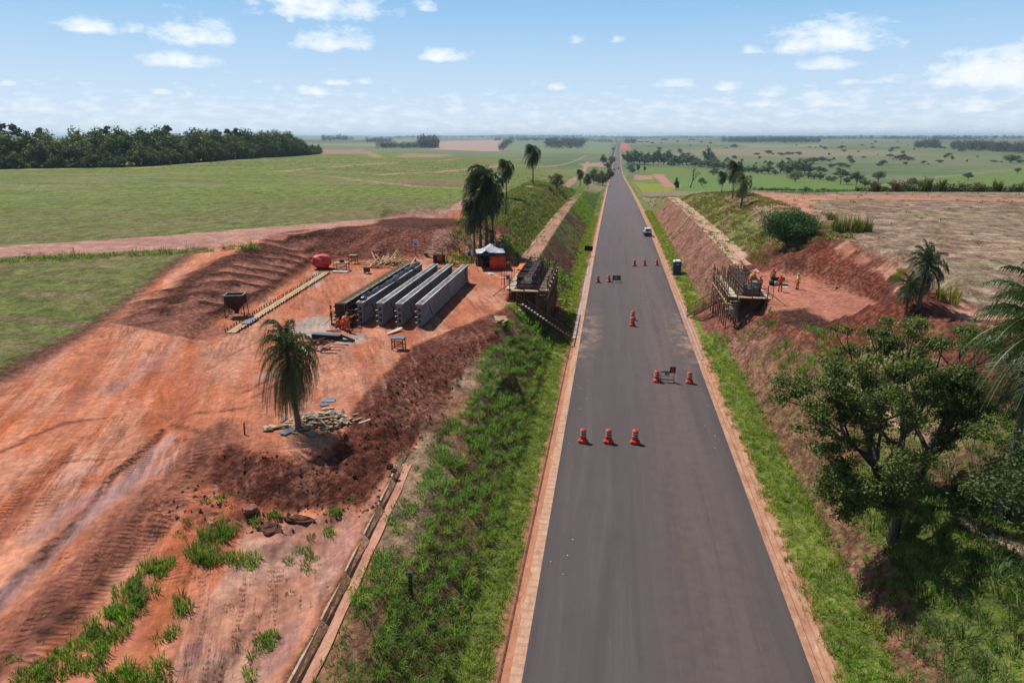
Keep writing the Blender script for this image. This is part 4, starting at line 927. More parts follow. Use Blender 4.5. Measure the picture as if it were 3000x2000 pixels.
# ------------------------------------------------------------------ forest edge on the left
def forest():
    base = [(-60,392),(0,389),(100,387),(170,386),(260,385),(330,383),(400,378),(470,373),(540,367),(600,363),(660,360),(700,357),(735,354)]
    fp = []
    for i in range(6):
        fp.append(tree_proto('forest_tree', 1, .85, .1, 100 + i, 2300, .052, [(.050,.092,.018), (.070,.115,.026), (.062,.088,.026), (.042,.076,.018), (.09,.12,.03), (.062,.105,.020)][i], lobes=13, flat=1.15, rad=.022, low=.95))
    em = [tree_proto('emergent_forest_tree', 1, .55, .55, 120 + i, 900, .05, (.045,.06,.025), lobes=7, flat=.6, rad=.018) for i in range(2)]
    cnt = 0; first = set(); pts = [G(u, v) for u, v in base]
    for row in range(6):
        for a, b in zip(pts[:-1], pts[1:]):
            L_ = (b - a).length; n = max(1, int(L_ / (4.2 + row * .9)))
            for j in range(n):
                t = (j + random.random() * .8) / n; p = a.lerp(b, t); out = Vector((p.x, p.y, 0)).normalized()
                d = row * 6.0 + random.uniform(1.0, 4); x, y = p.x + out.x * d, p.y + out.y * d
                end = (pts[-1] - Vector((x, y, 0))); end.z = 0; end = min(1, end.length / 75 + .16)
                h = [6.5, 10.0, 13, 15, 15.5, 16][row] * random.uniform(.75, 1.2) * end ** .8
                k = random.randrange(6); z = gz(x, y) - .2; sc = (h * random.uniform(.85, 1.1), h * random.uniform(.85, 1.1), h)
                lab, grp = 'dense dark green tree in the forest at left', 'trees of the forest at left'
                if k not in first: first.add(k); o = fp[k]; o.location = (x, y, z); o.scale = sc; tag(o, lab, None, grp)
                else: copy_thing(fp[k], (x, y, z), random.uniform(0, 6.28), lab, grp, sc)
                cnt += 1
    for i, (u, vt) in enumerate([(12,283),(48,290),(262,292),(395,290),(505,298),(530,297),(550,295),(335,300),(108,296)]):
        p = G(u, 384 - max(0, u - 300) * .07); out = Vector((p.x, p.y, 0)).normalized(); x, y = p.x + out.x * 30, p.y + out.y * 30
        z = gz(x, y); d = math.hypot(x, y); top = CAM_H + (313.6 - vt) / 1637 * d; h = top - z
        lab = ['slender tree rising above the forest near its left end', 'thin open tree above the forest, second from its left end', 'round headed tree standing above the forest middle', 'flat topped tree standing highest over the forest', 'open crowned tree above the right part of the forest', 'small tuft headed tree above the right of the forest', 'flat crowned tree, rightmost of those above the forest', 'leaning crown above the forest centre', 'broad crown above the left part of the forest'][i]
        if i < 2: o = em[i]; o.location = (x, y, z); o.scale = (h * .8, h * .8, h); tag(o, lab, None, 'emergent trees above the forest')
        else: copy_thing(em[i % 2], (x, y, z), i * 1.3, lab, 'emergent trees above the forest', (h * .8, h * .8, h))
    shr = tree_proto('forest_shrub', 1, 1.3, .1, 140, 1500, .08, (.05,.08,.022), lobes=12, flat=1.1, rad=.02, low=.95); fs = True
    for a, b in zip(pts[:-1], pts[1:]):
        n = max(1, int((b - a).length / 3.0))
        for j in range(n):
            p = a.lerp(b, (j + random.random()) / n); out = Vector((p.x, p.y, 0)).normalized(); d = random.uniform(.5, 4); h = random.uniform(2.6, 4.6) * (.5 if a.x > pts[-3].x - 1 else 1); x, y = p.x + out.x * d, p.y + out.y * d; loc, sc = (x, y, gz(x, y) - .3), (h * 1.15, h * 1.15, h)
            if fs: fs = False; shr.location = loc; shr.scale = sc; tag(shr, 'low bushy growth along the foot of the forest', None, 'shrubs at the foot of the forest')
            else: copy_thing(shr, loc, random.uniform(0, 6.28), 'low bushy growth along the foot of the forest', 'shrubs at the foot of the forest', sc)
    print('forest', cnt)
forest()

# ------------------------------------------------------------------ palms, fronds blown to the left
def frond_np(az, el, L_, wind, droop, g, leaf=.55, nleaf=30, base=(.055, .085, .028), lw=.02):
    """one plumed frond: arching rib and hanging leaflets"""
    p = Vector((0, 0, 0)); d = Vector((math.cos(az) * math.cos(el), math.sin(az) * math.cos(el), math.sin(el)))
    pts = [p.copy()]; n = 10
    for i in range(n):
        d = (d + Vector((wind[0], wind[1], -droop)) * (.16 + .30 * i / n)).normalized(); p = p + d * (L_ / n); pts.append(p.copy())
    V, F, Cc = [], [], []
    tv, tf = tube_np(pts, [.03 * (1 - .85 * i / n) + .004 for i in range(n + 1)], 3)
    V += [tuple(q) for q in tv]; F += [f for f in tf if len(f) == 4]; Cc += [(.16, .15, .07)] * len(tv)
    for i in range(nleaf):
        t = .08 + .92 * i / nleaf; k = min(n - 1, int(t * n)); q = pts[k].lerp(pts[k + 1], t * n - k); dd = (pts[k + 1] - pts[k]).normalized()
        side = dd.cross(Vector((0, 0, 1)));
        if side.length < .1: side = Vector((1, 0, 0))
        side.normalize(); ll = leaf * (1 - .55 * abs(2 * t - .9)) * g.uniform(.8, 1.15)
        for s in (-1, 1):
            o1 = (side * s * g.uniform(.5, .9) + dd * .55 + Vector((wind[0] * .5, wind[1] * .5, g.uniform(-.5, .25)))).normalized() * ll * .62
            o2 = (side * s * .22 + dd * .3 + Vector((wind[0] * .35, wind[1] * .35, -1))).normalized() * ll * .62
            wv = dd * lw + Vector((lw * .4, 0, lw * .6)); a = len(V)
            V += [tuple(q - wv), tuple(q + wv), tuple(q + o1 + wv), tuple(q + o1 - wv), tuple(q + o1 + o2)]
            F += [(a, a + 1, a + 2, a + 3), (a + 3, a + 2, a + 4)]
            tn = g.uniform(.65, 1.45); c = tuple(b * tn for b in base); Cc += [c] * 5
    return V, F, Cc
def palm_proto(name, h, L_, nf, seed, wind=(-.55, -.1), base=(.055, .085, .028), trad=.15, skirt=True, nleaf=32, leaf=.6, lean=(0, 0), lw=.02, dr=1.0):
    g = random.Random(seed); t = empty(name, (0, 0, 0)); t['category'] = 'palm tree'
    hd = h - L_ * .32
    tubes_obj('trunk', [([(0, 0, -.4), (lean[0] * .3, lean[1] * .3, hd * .3), (lean[0] * .6, lean[1] * .6, hd * .65), (lean[0], lean[1], hd)], [trad * 1.5, trad, trad * .9, trad * 1.05])], PBARK, t, 9)
    for i in range(nf):
        u = i / nf; el = R(88 - 150 * u ** .85) if skirt else R(80 - 75 * u); az = i * 2.399 + g.uniform(-.2, .2)
        V, F, Cc = frond_np(az, el, L_ * g.uniform(.8, 1.05) * (.85 + .15 * math.sin(u * 3)), wind, (1.05 + .9 * u) * dr, g, leaf, nleaf, base, lw)
        o = new_obj('frond', [tuple(Vector(q) + Vector((lean[0], lean[1], hd + .3 - .9 * u))) for q in V], F, FROND, t)
        a = o.data.color_attributes.new('Col', 'FLOAT_COLOR', 'POINT'); v = np.ones((len(V), 4), np.float32); v[:, :3] = Cc; a.data.foreach_set('color', v.ravel())
    return t
def put_palm(o, u, v, topv, label, base_h, first=False, rz=0., grp=None, p=None):
    p = p or G(u, v); dist = (p - cam.location).length; ang = math.asin((CAM_H - p.z) / dist)
    H = (v - topv) * dist / FPX / math.cos(ang); s = H / base_h * .87
    if first: o.location = p; o.scale = (s, s, s); o.rotation_euler = (0, 0, rz); tag(o, label, None, grp); return o
    return copy_thing(o, p, rz, label, grp, s)
PG = 'feathery palms along the cutting'
near_palm = palm_proto('palm_tree', 6.3, 4.1, 80, 3, wind=(-.18, -.06), base=(.070, .105, .036), nleaf=52, leaf=.8, trad=.2, lean=(-.4, .05), lw=.018)
put_palm(near_palm, 688, 992, 768, 'feathery palm in front of the scrap wood heap, casting its shadow on the spoil', 6.3, True); near_palm.scale.x *= .80; near_palm.scale.y *= .80
far_palm = palm_proto('palm_tree', 9, 3.9, 46, 5, wind=(-.45, -.1), base=(.040, .066, .022), nleaf=32, leaf=1.15, trad=.16, lw=.045)
put_palm(far_palm, 1118, 585, 382, 'tallest palm of the cluster behind the canopy tent', 9, True, grp=PG)
put_palm(far_palm, 1090, 590, 455, 'leaning left palm of the cluster behind the canopy tent', 9, grp=PG, rz=.3)
put_palm(far_palm, 1104, 575, 402, 'middle palm of the cluster behind the canopy tent, partly hidden', 9, grp=PG, rz=.7)
put_palm(far_palm, 1132, 560, 425, 'right palm of the cluster behind the canopy tent', 9, grp=PG, rz=-.3)
put_palm(far_palm, 1163, 457, 365, 'tall palm alone on the crest left of the cutting, nearer of two', 9, grp=PG, rz=.2)
put_palm(far_palm, 1224, 424, 332, 'tall palm farther along the left crest, beside the dirt track', 9, grp=PG)
put_palm(far_palm, *W1(333, 572), W1(0, 390)[1], 'small palm left of the far roadside clump', 9, grp=PG)
put_palm(far_palm, *W1(412, 585), W1(0, 440)[1], 'small dark palm touching the far roadside clump', 9, grp=PG, rz=.5)
put_palm(far_palm, *W1(905, 435), W1(0, 345)[1], 'tiny leaning palm at the edge of the far green field', 9, grp=PG)
put_palm(far_palm, *W1(970, 430), W1(0, 362)[1], 'tiny upright palm at the edge of the far green field', 9, grp=PG)
r_palm = palm_proto('palm_tree', 5.5, 3.1, 34, 8, wind=(-.45, -.1), base=(.085, .115, .035), nleaf=30, leaf=.8, trad=.15, lw=.03)
put_palm(r_palm, 1702, 478, 400, 'light green palm on the crest right of the road', 5.5, True, grp=PG)
put_palm(far_palm, 1682, 455, 372, 'dark palm behind the light green palm on the right crest', 9, grp=PG, rz=.4)
put_palm(far_palm, *W1(1727, 628), W1(0, 415)[1], 'dark palm left of the light green palm on the right crest', 9, grp=PG)
ragged = palm_proto('palm_tree', 4.6, 2.5, 44, 14, wind=(-.12, 0), base=(.045, .085, .028), nleaf=26, leaf=.6, trad=.16, lw=.03, dr=.6)
put_palm(ragged, 2108, 718, 603, 'ragged palm on the red bank above the big tree', 4.6, True, grp=PG)
put_palm(ragged, 2078, 735, 655, 'low dark palm at the foot of the ragged palm', 4.6, grp=PG, rz=1.2)
tall = palm_proto('palm_tree', 8, 3.0, 50, 9, wind=(-.2, -.05), base=(.06, .105, .028), nleaf=46, leaf=.62, trad=.14, dr=.55)
p1 = at(2318, 1080, 6.8); p1.z = gz(p1.x, p1.y); put_palm(tall, 2318, 1080, 655, 'tall palm at the right edge of the picture, left stem', 8, True, p=p1)
p2 = at(2356, 1090, 6.8); p2.z = gz(p2.x, p2.y); put_palm(tall, 2356, 1090, 690, 'tall palm at the right edge of the picture, right stem', 8, p=p2, rz=.6)
for X, Y, T, w_ in ((2085, 0, 0, 0),): pass
# low palm shrubs behind the tent
sh = palm_proto('palm_shrub', 3, 2.2, 16, 12, wind=(-.3, 0), base=(.03, .045, .02), nleaf=20, leaf=.6, trad=.15)
put_palm(sh, 1128, 590, 528, 'dark low palm behind the tent', 3, True, grp=PG); put_palm(sh, 1158, 600, 545, 'dark bushy palm right behind the canopy tent', 3, grp=PG, rz=1); put_palm(sh, 1162, 495, 455, 'low palm below the first crest palm', 3, grp=PG, rz=2)

# ------------------------------------------------------------------ bush tree on the right crest
o = tree_proto('spreading_bush', 5.3, 7.4, .6, 201, 20000, .19, (.042, .095, .026), lobes=26, flat=.95, rad=.12, low=.8)
p = G(1812, 566); o.location = p; tag(o, 'spreading dark green bush on the crest above the right yard', 'bush')
# bare tree in the far green field
def bare_tree(u, v, top, label, seed, crown=0):
    g = random.Random(seed); p = G(u, v); d = (p - cam.location).length; H = (v - top) * d / FPX * 1.03
    t = empty('bare_tree', p, label=label, cat='tree'); T = []
    def br(a, dr, ln, r, k):
        m_ = a + dr * ln * .5 + Vector((g.uniform(-.1, .1), g.uniform(-.1, .1), 0)) * ln; b = a + dr * ln; T.append(([a, m_, b], [r, r * .8, r * .6]))
        if k: 
            for i in range(3 if k > 2 else 2): br(b, (dr + Vector((g.uniform(-.8, .8), g.uniform(-.6, .6), g.uniform(-.1, .5)))).normalized(), ln * g.uniform(.6, .85), r * .6, k - 1)
    br(Vector((0, 0, -.2)), Vector((.25, 0, 1)).normalized(), H * .36, H * .035, 4); tubes_obj('trunk', T, BARK, t, 4); return t
bare_tree(*W1(1420, 572), W1(0, 395)[1], 'leafless tree with bare branches in the green field right of the road', 4)
cf = tree_proto('conical_tree', 1, .45, .1, 210, 1500, .06, (.035,.055,.02), lobes=9, flat=2.2, rad=.03, low=.9)
p = G(*W1(1278, 592)); d = (p - cam.location).length; cf.location = p; s = 118 * SQ * d / FPX; cf.scale = (s, s, s); tag(cf, 'narrow dark conical tree beside the leafless tree', 'tree')
o = tree_proto('roadside_tree', 1, 1.1, .15, 211, 900, .08, (.06,.1,.03), lobes=9, rad=.03); p = G(*W1(1530, 560)); d = (p - cam.location).length; s = 88 * SQ * d / FPX; o.location = p; o.scale = (s,) * 3; tag(o, 'small light green tree touching the leafless tree', 'tree')

# ------------------------------------------------------------------ the big tree in the right foreground
def big_tree():
    g = random.Random(21); x, y = 11.0, 30.8; z = gz(x, y)
    t = empty('foreground_tree', (x, y, z), label='big spreading tree with dark forked limbs growing on the right cutting', cat='tree')
    T, tips, twigs = [], [], []
    def br(a, dr, ln, r, k):
        n = 4; P = [a]; d = dr.copy()
        for i in range(n):
            d = (d + Vector((g.uniform(-.22, .22), g.uniform(-.22, .22), g.uniform(-.05, .14)))).normalized(); P.append(P[-1] + d * ln / n)
        T.append((P, [r * (1 - .42 * i / n) for i in range(n + 1)]))
        if k == 0: tips.append(P[-1]); return
        if k <= 2: tips.append(P[-2])
        for i in range(3 if k >= 2 else 2):
            q = P[-1] if i < 2 else P[-2]
            sp = .62 if k > 1 else .8
            nd = (d + Vector((g.uniform(-sp, sp), g.uniform(-sp, sp), g.uniform(-.25, .3)))).normalized(); br(q, nd, ln * g.uniform(.62, .86), r * .56, k - 1)
    br(Vector((0, 0, -.5)), Vector((.03, .05, 1)), 2.0, .32, 0); tips.clear()
    o = T[0][0][-1]
    for dr, ln, r in ((Vector((-.62, .25, .75)), 2.9, .18), (Vector((-.25, -.1, 1)), 3.1, .18), (Vector((.1, .5, 1)), 3.5, .20), (Vector((.6, .15, .95)), 3.3, .21), (Vector((.95, .45, .8)), 3.0, .17), (Vector((-.9, -.35, .3)), 2.2, .13), (Vector((-.35, .8, 1.2)), 3.3, .17)):
        br(o, dr.normalized(), ln, r, 3)
    bl = []
    for q in tips:
        s = g.uniform(.42, .8); bl.append((q.x, q.y, max(q.z, 1.6), s, s, s * .6))
    for k in range(26): # drooping skirt of foliage, lower left and front
        a = g.uniform(2.6, 4.6); r = g.uniform(1.6, 3.8); q = Vector((r * math.cos(a), r * math.sin(a) * .7, g.uniform(1.7, 3.8))); s = g.uniform(.45, .8); bl.append((*q, s, s, s * .6)); T.append(([o + Vector((0, 0, .2)), (o + q) * .5 + Vector((0, 0, .6)), q], [.06, .04, .012]))
    for k in range(22):
        a = g.uniform(-1.2, 2.4); r = g.uniform(2.2, 4.2); q = Vector((r * math.cos(a), r * math.sin(a), g.uniform(3.6, 7.2))); s = g.uniform(.45, .8); bl.append((*q, s, s, s * .6))
    print('big tree clumps', len(bl), 'extent', min(b[0] for b in bl), max(b[0] for b in bl), max(b[2] for b in bl))
    co, f, col = leaves_np(bl, 105000, .108, (.092, .125, .028), .4, 5, shell=.2)
    cmesh('crown', co, f, col, LEAF, t, nper=4); tubes_obj('trunk', T, BARK, t, 6)
big_tree()
# thin tree at the right edge, mostly outside the picture
o = tree_proto('edge_tree', 7.0, 7.4, 2.4, 230, 13000, .12, (.045, .078, .022), lobes=26, flat=.7, rad=.11, low=.1)
p = G(2352, 1400); o.location = (p.x + 1.6, p.y + .5, p.z); tag(o, 'thin dark stemmed tree cut by the right edge of the picture', 'tree')
# ------------------------------------------------------------------ grass: tussocks of bent blades
NOVEG = [[(-13.6, 66), (-10.6, 66.3), (-7.6, 71.5), (-7.6, 76), (-9.3, 85), (-13.6, 85)], [(6.9, 76), (9.0, 68), (13, 66), (13, 82), (9.3, 82), (7.2, 84)], [(-13.8, 5), (-12.0, 5), (-12.6, 19), (-13.4, 31), (-13.8, 37), (-15.2, 37)]]
class Tufts:
    def __init__(s): s.co, s.col, s.seg = [], [], []
    def add(s, X, Y, rad, hgt, nb, col, wid, seed, var=.3, lean=.55, Z=None, dry=.12, simple=False):
        """one tussock per x, y; blades fan out and bend over"""
        if len(X) == 0: return
        g = np.random.default_rng(seed); n = len(X) * nb
        z = ground(X, Y) if Z is None else Z
        if Z is None:
            kp = np.ones(len(X), bool)
            for q in NOVEG: kp &= ~inside(X, Y, q)
            if np.ndim(rad): rad = np.asarray(rad)[kp]
            if np.ndim(hgt): hgt = np.asarray(hgt)[kp]
            X, Y, z = X[kp], Y[kp], z[kp]; n = len(X) * nb
            if not n: return
        rad, hgt = np.broadcast_to(rad, X.shape), np.broadcast_to(hgt, X.shape)
        k = np.repeat(np.arange(len(X)), nb)
        a = g.random(n) * 2 * PI; q = np.sqrt(g.random(n)) * rad[k]
        bx, by = X[k] + np.cos(a) * q * .8, Y[k] + np.sin(a) * q * .8; bz = z[k] - .04
        h = hgt[k] * (.55 + .6 * g.random(n)) * (1 - .35 * (q / rad[k]) ** 2)
        a2 = a + g.normal(size=n) * .7; ln = lean * (.35 + .9 * q / rad[k]) * h * (.5 + g.random(n))
        dx, dy = np.cos(a2) * ln, np.sin(a2) * ln
        w = wid * (.6 + .8 * g.random(n)); wa = g.random(n) * PI; wx, wy = np.cos(wa) * w, np.sin(wa) * w
        p0 = np.stack([bx - wx, by - wy, bz], 1); p1 = np.stack([bx + wx, by + wy, bz], 1)
        mx, my, mz = bx + dx * .35, by + dy * .35, bz + h * .72
        p2 = np.stack([mx + wx * .8, my + wy * .8, mz], 1); p3 = np.stack([mx - wx * .8, my - wy * .8, mz], 1)
        p4 = np.stack([bx + dx, by + dy, bz + h * (.98 - .35 * lean)], 1)
        s.co.append(np.stack([p0, p1, p2, p3, p4], 1).reshape(-1, 3))
        tn = (1 - var + 2 * var * g.random(n)) * (1 + .5 * (g.random(len(X))[k] - .5))
        c = np.broadcast_to(np.asarray(col, float), (len(X), 3))[k] * tn[:, None]
        d = g.random(n) < dry; c[d] = np.array([.26, .22, .10]) * tn[d][:, None]
        s.col.append(np.repeat(c, 5, 0)); s.seg.append(np.full(n, simple))
    def build(s, name, label):
        co = np.concatenate(s.co); col = np.concatenate(s.col); n = len(co) // 5; b = np.arange(n)[:, None] * 5
        q = np.concatenate(s.seg); f = b[~q]
        t = np.concatenate([np.concatenate([f + np.array([[0, 1, 2]]), f + np.array([[0, 2, 3]]), f + np.array([[3, 2, 4]])], 1).reshape(-1, 3), b[q] + np.array([[0, 1, 4]])])
        used_v = np.zeros(len(co), bool); used_v[t.ravel()] = True; new = np.cumsum(used_v) - 1; t = new[t]; co, col = co[used_v], col[used_v]
        o = cmesh(name, co, t, col, GRASS); tag(o, label, 'grass', None, 'stuff'); print(name, len(t)); return o
def scatter(x0, x1, y0, y1, n, seed, keep=None, power=1.0):
    g = np.random.default_rng(seed); X = x0 + (x1 - x0) * g.random(n); Y = y0 + (y1 - y0) * g.random(n) ** power
    if keep is not None:
        k = keep(X, Y, g.random(n)); X, Y = X[k], Y[k]
    return X, Y
LUSH, DARKG, YEL, DRYG, BLUEG = (.115, .260, .022), (.082, .200, .022), (.185, .275, .018), (.17, .165, .05), (.095, .17, .065)
PLg = PADL
def in_spoil(X, Y): return sdist(X, Y, PLg) < 5.6
t = Tufts()
# left cutting, near: berm edge and face, tussocks standing apart
def spaced(x0, x1, y0, y1, n, dmin, seed, keep):
    g = np.random.default_rng(seed); X = x0 + (x1 - x0) * g.random(n); Y = y0 + (y1 - y0) * g.random(n); k = keep(X, Y); X, Y = X[k], Y[k]; ok = []; cell = {}
    for i in range(len(X)):
        c = (int(X[i] / dmin), int(Y[i] / dmin)); near = [q for a in (-1, 0, 1) for b_ in (-1, 0, 1) for q in cell.get((c[0] + a, c[1] + b_), [])]
        if all((X[i] - X[q]) ** 2 + (Y[i] - Y[q]) ** 2 > dmin * dmin for q in near): ok.append(i); cell.setdefault(c, []).append(i)
    return X[ok], Y[ok]
def notspoil(X, Y): return ~((in_spoil(X, Y)) & (X < -12.6))
for i, (x0, x1, dm, r, h, nb, col, thr) in enumerate([(-9.1, -7.15, .50, .36, .34, 60, YEL, .12), (-7.6, -6.95, .6, .22, .16, 30, (.16,.2,.03), .5), (-13.0, -8.9, .80, .52, .55, 110, DARKG, .34), (-12.9, -9.0, .72, .45, .46, 90, LUSH, .42), (-13.1, -9.0, .7, .30, .30, 40, (.15, .21, .04), .45), (-12.6, -8.7, .55, .28, .24, 26, DRYG, .40)]):
    X, Y = spaced(x0, x1, 11, 64, 9000, dm, 300 + i, lambda X, Y: (fbm(X / 2.2, Y / 2.6, 3, 310 + i) > thr) & notspoil(X, Y) & ((X > -11.3) | (fbm(X / 1.6 + 5, Y / 2.2, 3, 77) > .46)))
    g = np.random.default_rng(i); t.add(X, Y, r * (.6 + .8 * g.random(len(X))), h * (.6 + .8 * g.random(len(X))), nb, col, .013, 320 + i, lean=.8, var=.4)
# patches on the berm beside the channel
X, Y = scatter(-13.2, -12.0, 11, 40, 300, 330, lambda X, Y, q: fbm(X / 1.3, Y / 1.8, 3, 331) > .5); t.add(X, Y, .3, .32, 30, BLUEG, .014, 332)
X, Y = scatter(-16.0, -12.3, 36, 58, 700, 333, lambda X, Y, q: ~in_spoil(X, Y) & (fbm(X / 1.8, Y / 2.2, 3, 334) > .38)); t.add(X, Y, .4, .45, 34, LUSH, .014, 335)
# foreground clumps on the washed bench, each where the photo has one
for (u, v, w, h) in [(498,1150,34,18),(590,1190,30,22),(640,1180,26,20),(505,1215,44,52),(470,1262,48,58),(530,1280,36,34),(570,1290,28,36),(690,1285,52,18),(740,1232,34,16),(800,1258,36,30),(765,1172,34,20),(820,1146,18,12),(680,1362,18,14),(520,1392,14,14),(428,1392,38,40),(400,1455,36,26),(360,1290,40,36),(320,1350,44,36),(285,1410,48,34),(240,1450,56,34),(190,1490,60,34),(140,1530,56,32),(100,1562,50,28),(625,1485,58,26),(600,1545,40,40),(640,1555,44,34),(330,1545,60,44),(265,1540,40,40),(20,1530,26,16),(440,1200,16,14),(400,1225,22,16),(700,1330,26,12),(300,1340,30,24),(345,1325,30,22),(215,1470,40,26),(12,1545,26,14),(560,1300,24,22),(300,1560,40,30),(365,1568,40,30)]:
    p = G(u, v + h * .3); d = (p - cam.location).length; W, H = w * d / FPX, max(.22, min(.85, h * d / FPX * .8)); m_ = max(1, int(W / .28)) ** 2
    g = np.random.default_rng(int(u * 7 + v)); m_ = min(m_, 14); X = p.x + (g.random(m_) - .5) * W * 1.3; Y = p.y + (g.random(m_) - .5) * W * 1.1
    t.add(X, Y, .3, H * (.7 + .5 * g.random(m_)), 50, DARKG if (u + v) % 3 else LUSH, .013, int(u + v), dry=.1 if u % 2 else .2)
X, Y = scatter(-24, -14.6, 10, 30, 220, 340, lambda X, Y, q: (fbm(X / 2.2, Y / 2.2, 3, 341) > .55)); t.add(X, Y, .16, .18, 14, DRYG, .012, 342)
# big tree's shade and the berm right
for i, (x0, x1, y0, y1, dm, r, h, nb, col, thr) in enumerate([(6.65, 9.3, 14, 70, .50, .36, .34, 55, YEL, .12), (7.0, 9.3, 14, 70, .95, .42, .42, 60, LUSH, .42), (9.2, 13, 30, 62, .7, .32, .26, 26, DRYG, .44), (9.2, 12.6, 14, 40, .85, .42, .4, 60, LUSH, .46), (10.5, 20, 17, 36, .62, .5, .62, 52, (.042, .105, .018), .22), (9.8, 18, 14, 27, .7, .5, .75, 60, (.055, .125, .035), .40), (12, 18, 36, 54, .8, .4, .4, 45, LUSH, .48), (13.2, 15.2, 48, 62, .7, .45, .6, 45, DARKG, .3), (16, 24, 14, 50, .9, .4, .4, 30, DRYG, .42)]):
    X, Y = spaced(x0, x1, y0, y1, 9000, dm, 350 + i, lambda X, Y: (fbm(X / 2.0, Y / 2.2, 3, 360 + i) > thr) & ((sdist(X, Y, PADR) > 5) | (X < 10)))
    g = np.random.default_rng(i + 50); t.add(X, Y, r * (.6 + .8 * g.random(len(X))), h * (.6 + .8 * g.random(len(X))), nb, col, .014, 370 + i, lean=.75, var=.4)
for (u, v, w, h) in [(1660,770,40,30),(1690,765,40,36),(1720,760,36,30),(1755,760,36,30),(1640,745,24,20),(1800,800,30,26),(1815,830,34,26),(1850,850,30,24),(2060,640,20,18),(1710,745,40,24)]:
    p = G(u, v); d = (p - cam.location).length; W = w * d / FPX; g = np.random.default_rng(u + v); X = p.x + (g.random(9) - .5) * W; Y = p.y + (g.random(9) - .5) * W * 1.3; t.add(X, Y, .4, .55, 34, DARKG if u % 2 else LUSH, .018, u)
t.build('grass', 'tussocks of green grass on the near slopes and verges')
# middle distance
t = Tufts()
for i, (x0, x1, y0, y1, n, r, h, nb, col, thr, wd) in enumerate([(-9.0, -6.95, 64, 200, 1300, .4, .36, 16, YEL, -.1, .03), (-12.8, -8.8, 64, 100, 800, .5, .5, 16, LUSH, .46, .03), (-12.8, -8.8, 165, 215, 800, .5, .5, 12, LUSH, .3, .04), (-26, -15.2, 86, 215, 4200, .6, .5, 14, (.10, .16, .028), .43, .04), (-26, -15.2, 86, 200, 1400, .6, .5, 12, (.17, .18, .05), .5, .04),
        (7.0, 9.3, 70, 220, 1300, .4, .34, 14, YEL, -.1, .03), (16, 27, 88, 200, 3300, .6, .45, 13, (.13, .165, .035), .42, .04), (16, 27, 88, 200, 1200, .6, .4, 12, (.20, .18, .07), .5, .04), (9.4, 15.5, 90, 200, 420, .5, .45, 14, LUSH, .58, .04), (13.2, 14.4, 86, 205, 160, .6, .3, 12, DRYG, .4, .04), (-15.4, -13.0, 90, 205, 200, .6, .3, 12, DRYG, .5, .04), (-12.8, -8.8, 96, 170, 500, .45, .35, 12, DRYG, .52, .04), (9, 45, 215, 300, 1200, .8, .5, 10, (.15, .18, .035), .4, .06), (-30, -7, 215, 300, 900, .8, .5, 10, LUSH, .4, .06)]):
    X, Y = scatter(x0, x1, y0, y1, n, 400 + i, lambda X, Y, q: fbm(X / 3, Y / 3.5, 3, 410 + i) > thr); g = np.random.default_rng(i)
    t.add(X, Y, r * (.6 + .8 * g.random(len(X))), h * (.6 + .8 * g.random(len(X))), nb, col, wd, 420 + i, dry=.15)
# field weeds at left: dirt kept clear
DIRT = poly([(-300,1010),(0,876),(150,788),(300,690),(400,610),(480,566),(740,532),(900,500),(1000,486),(1062,470),(1066,520),(1090,585),(1190,596),(1205,690),(1150,740),(1130,800),(1040,870),(970,985),(655,1590),(-600,2200)])
ROADL = poly([(-300,585),(0,566),(200,554),(400,540),(560,526),(740,512),(900,496),(1000,482),(1062,458),(1064,478),(1000,503),(740,534),(560,558),(470,572),(300,577),(0,592),(-300,618)])
def clear(X, Y): return ~inside(X, Y, DIRT) & ~inside(X, Y, ROADL)
def fk(X, Y, q): return clear(X, Y) & (X < -18) & (X > -.95 * Y - 12) & (q < .25 + 1.1 * (fbm((X + .12 * Y) / 14, (Y - .12 * X) / 2.4, 4, 95) - .3))
X, Y = scatter(-120, -30, 28, 95, 30000, 430, fk); t.add(X, Y, .22, .17, 4, (.115, .165, .035), .03, 431, dry=.3, simple=True)
X, Y = scatter(-260, -25, 90, 260, 15000, 432, lambda X, Y, q: fk(X, Y, q * .9)); t.add(X, Y, .6, .28, 5, (.12, .19, .04), .07, 433, dry=.2, lean=.9, simple=True)
X, Y = scatter(-300, -25, 250, 420, 3000, 434, lambda X, Y, q: fk(X, Y, q * .8)); t.add(X, Y, 1.2, .45, 6, (.10, .17, .04), .15, 435, dry=.2, simple=True)
# tall weeds along the dirt road's lower edge
for j in range(240):
    u = random.uniform(-10, 600); v = np.interp(u, [0, 300, 600], [598, 583, 566]) + random.uniform(-3, 8); p = G(u, v); tall = 1.2 if random.random() < .08 else random.uniform(.2, .5)
    t.add(np.array([p.x]), np.array([p.y]), .5, tall, 14, (.11, .19, .035), .03, 5000 + j, lean=.5)
# cane stubble tops and straw at right
def sk(X, Y, q): return (X > 24) & (sdist(X, Y, PADR) > 9) & (Y < 172 - .05 * X) & (X < Y * .9 + 20)
X, Y = scatter(24, 150, 40, 172, 15000, 440, sk, .8); t.add(X, Y, .35, .16, 6, (.38, .30, .20), .035, 441, lean=1.4, dry=.4, simple=True)
X, Y = scatter(24, 150, 50, 172, 500, 442, sk); t.add(X, Y, .5, .5, 10, (.16, .19, .06), .05, 443, dry=.3)
# green cane rows beyond
X, Y = scatter(26, 330, 185, 340, 14000, 444, lambda X, Y, q: (X > .18 * Y) & (X < .62 * Y) & (natural(X, Y) > -9)); Y2 = np.round(Y / 5) * 5 + .6 * (rng.random(len(Y)) - .5)
t.add(X, Y2, 1.2, 1.0, 5, (.10, .20, .04), .2, 445, dry=.05, simple=True)
t.build('field_grass', 'short grass, weeds and cane straw over the fields')
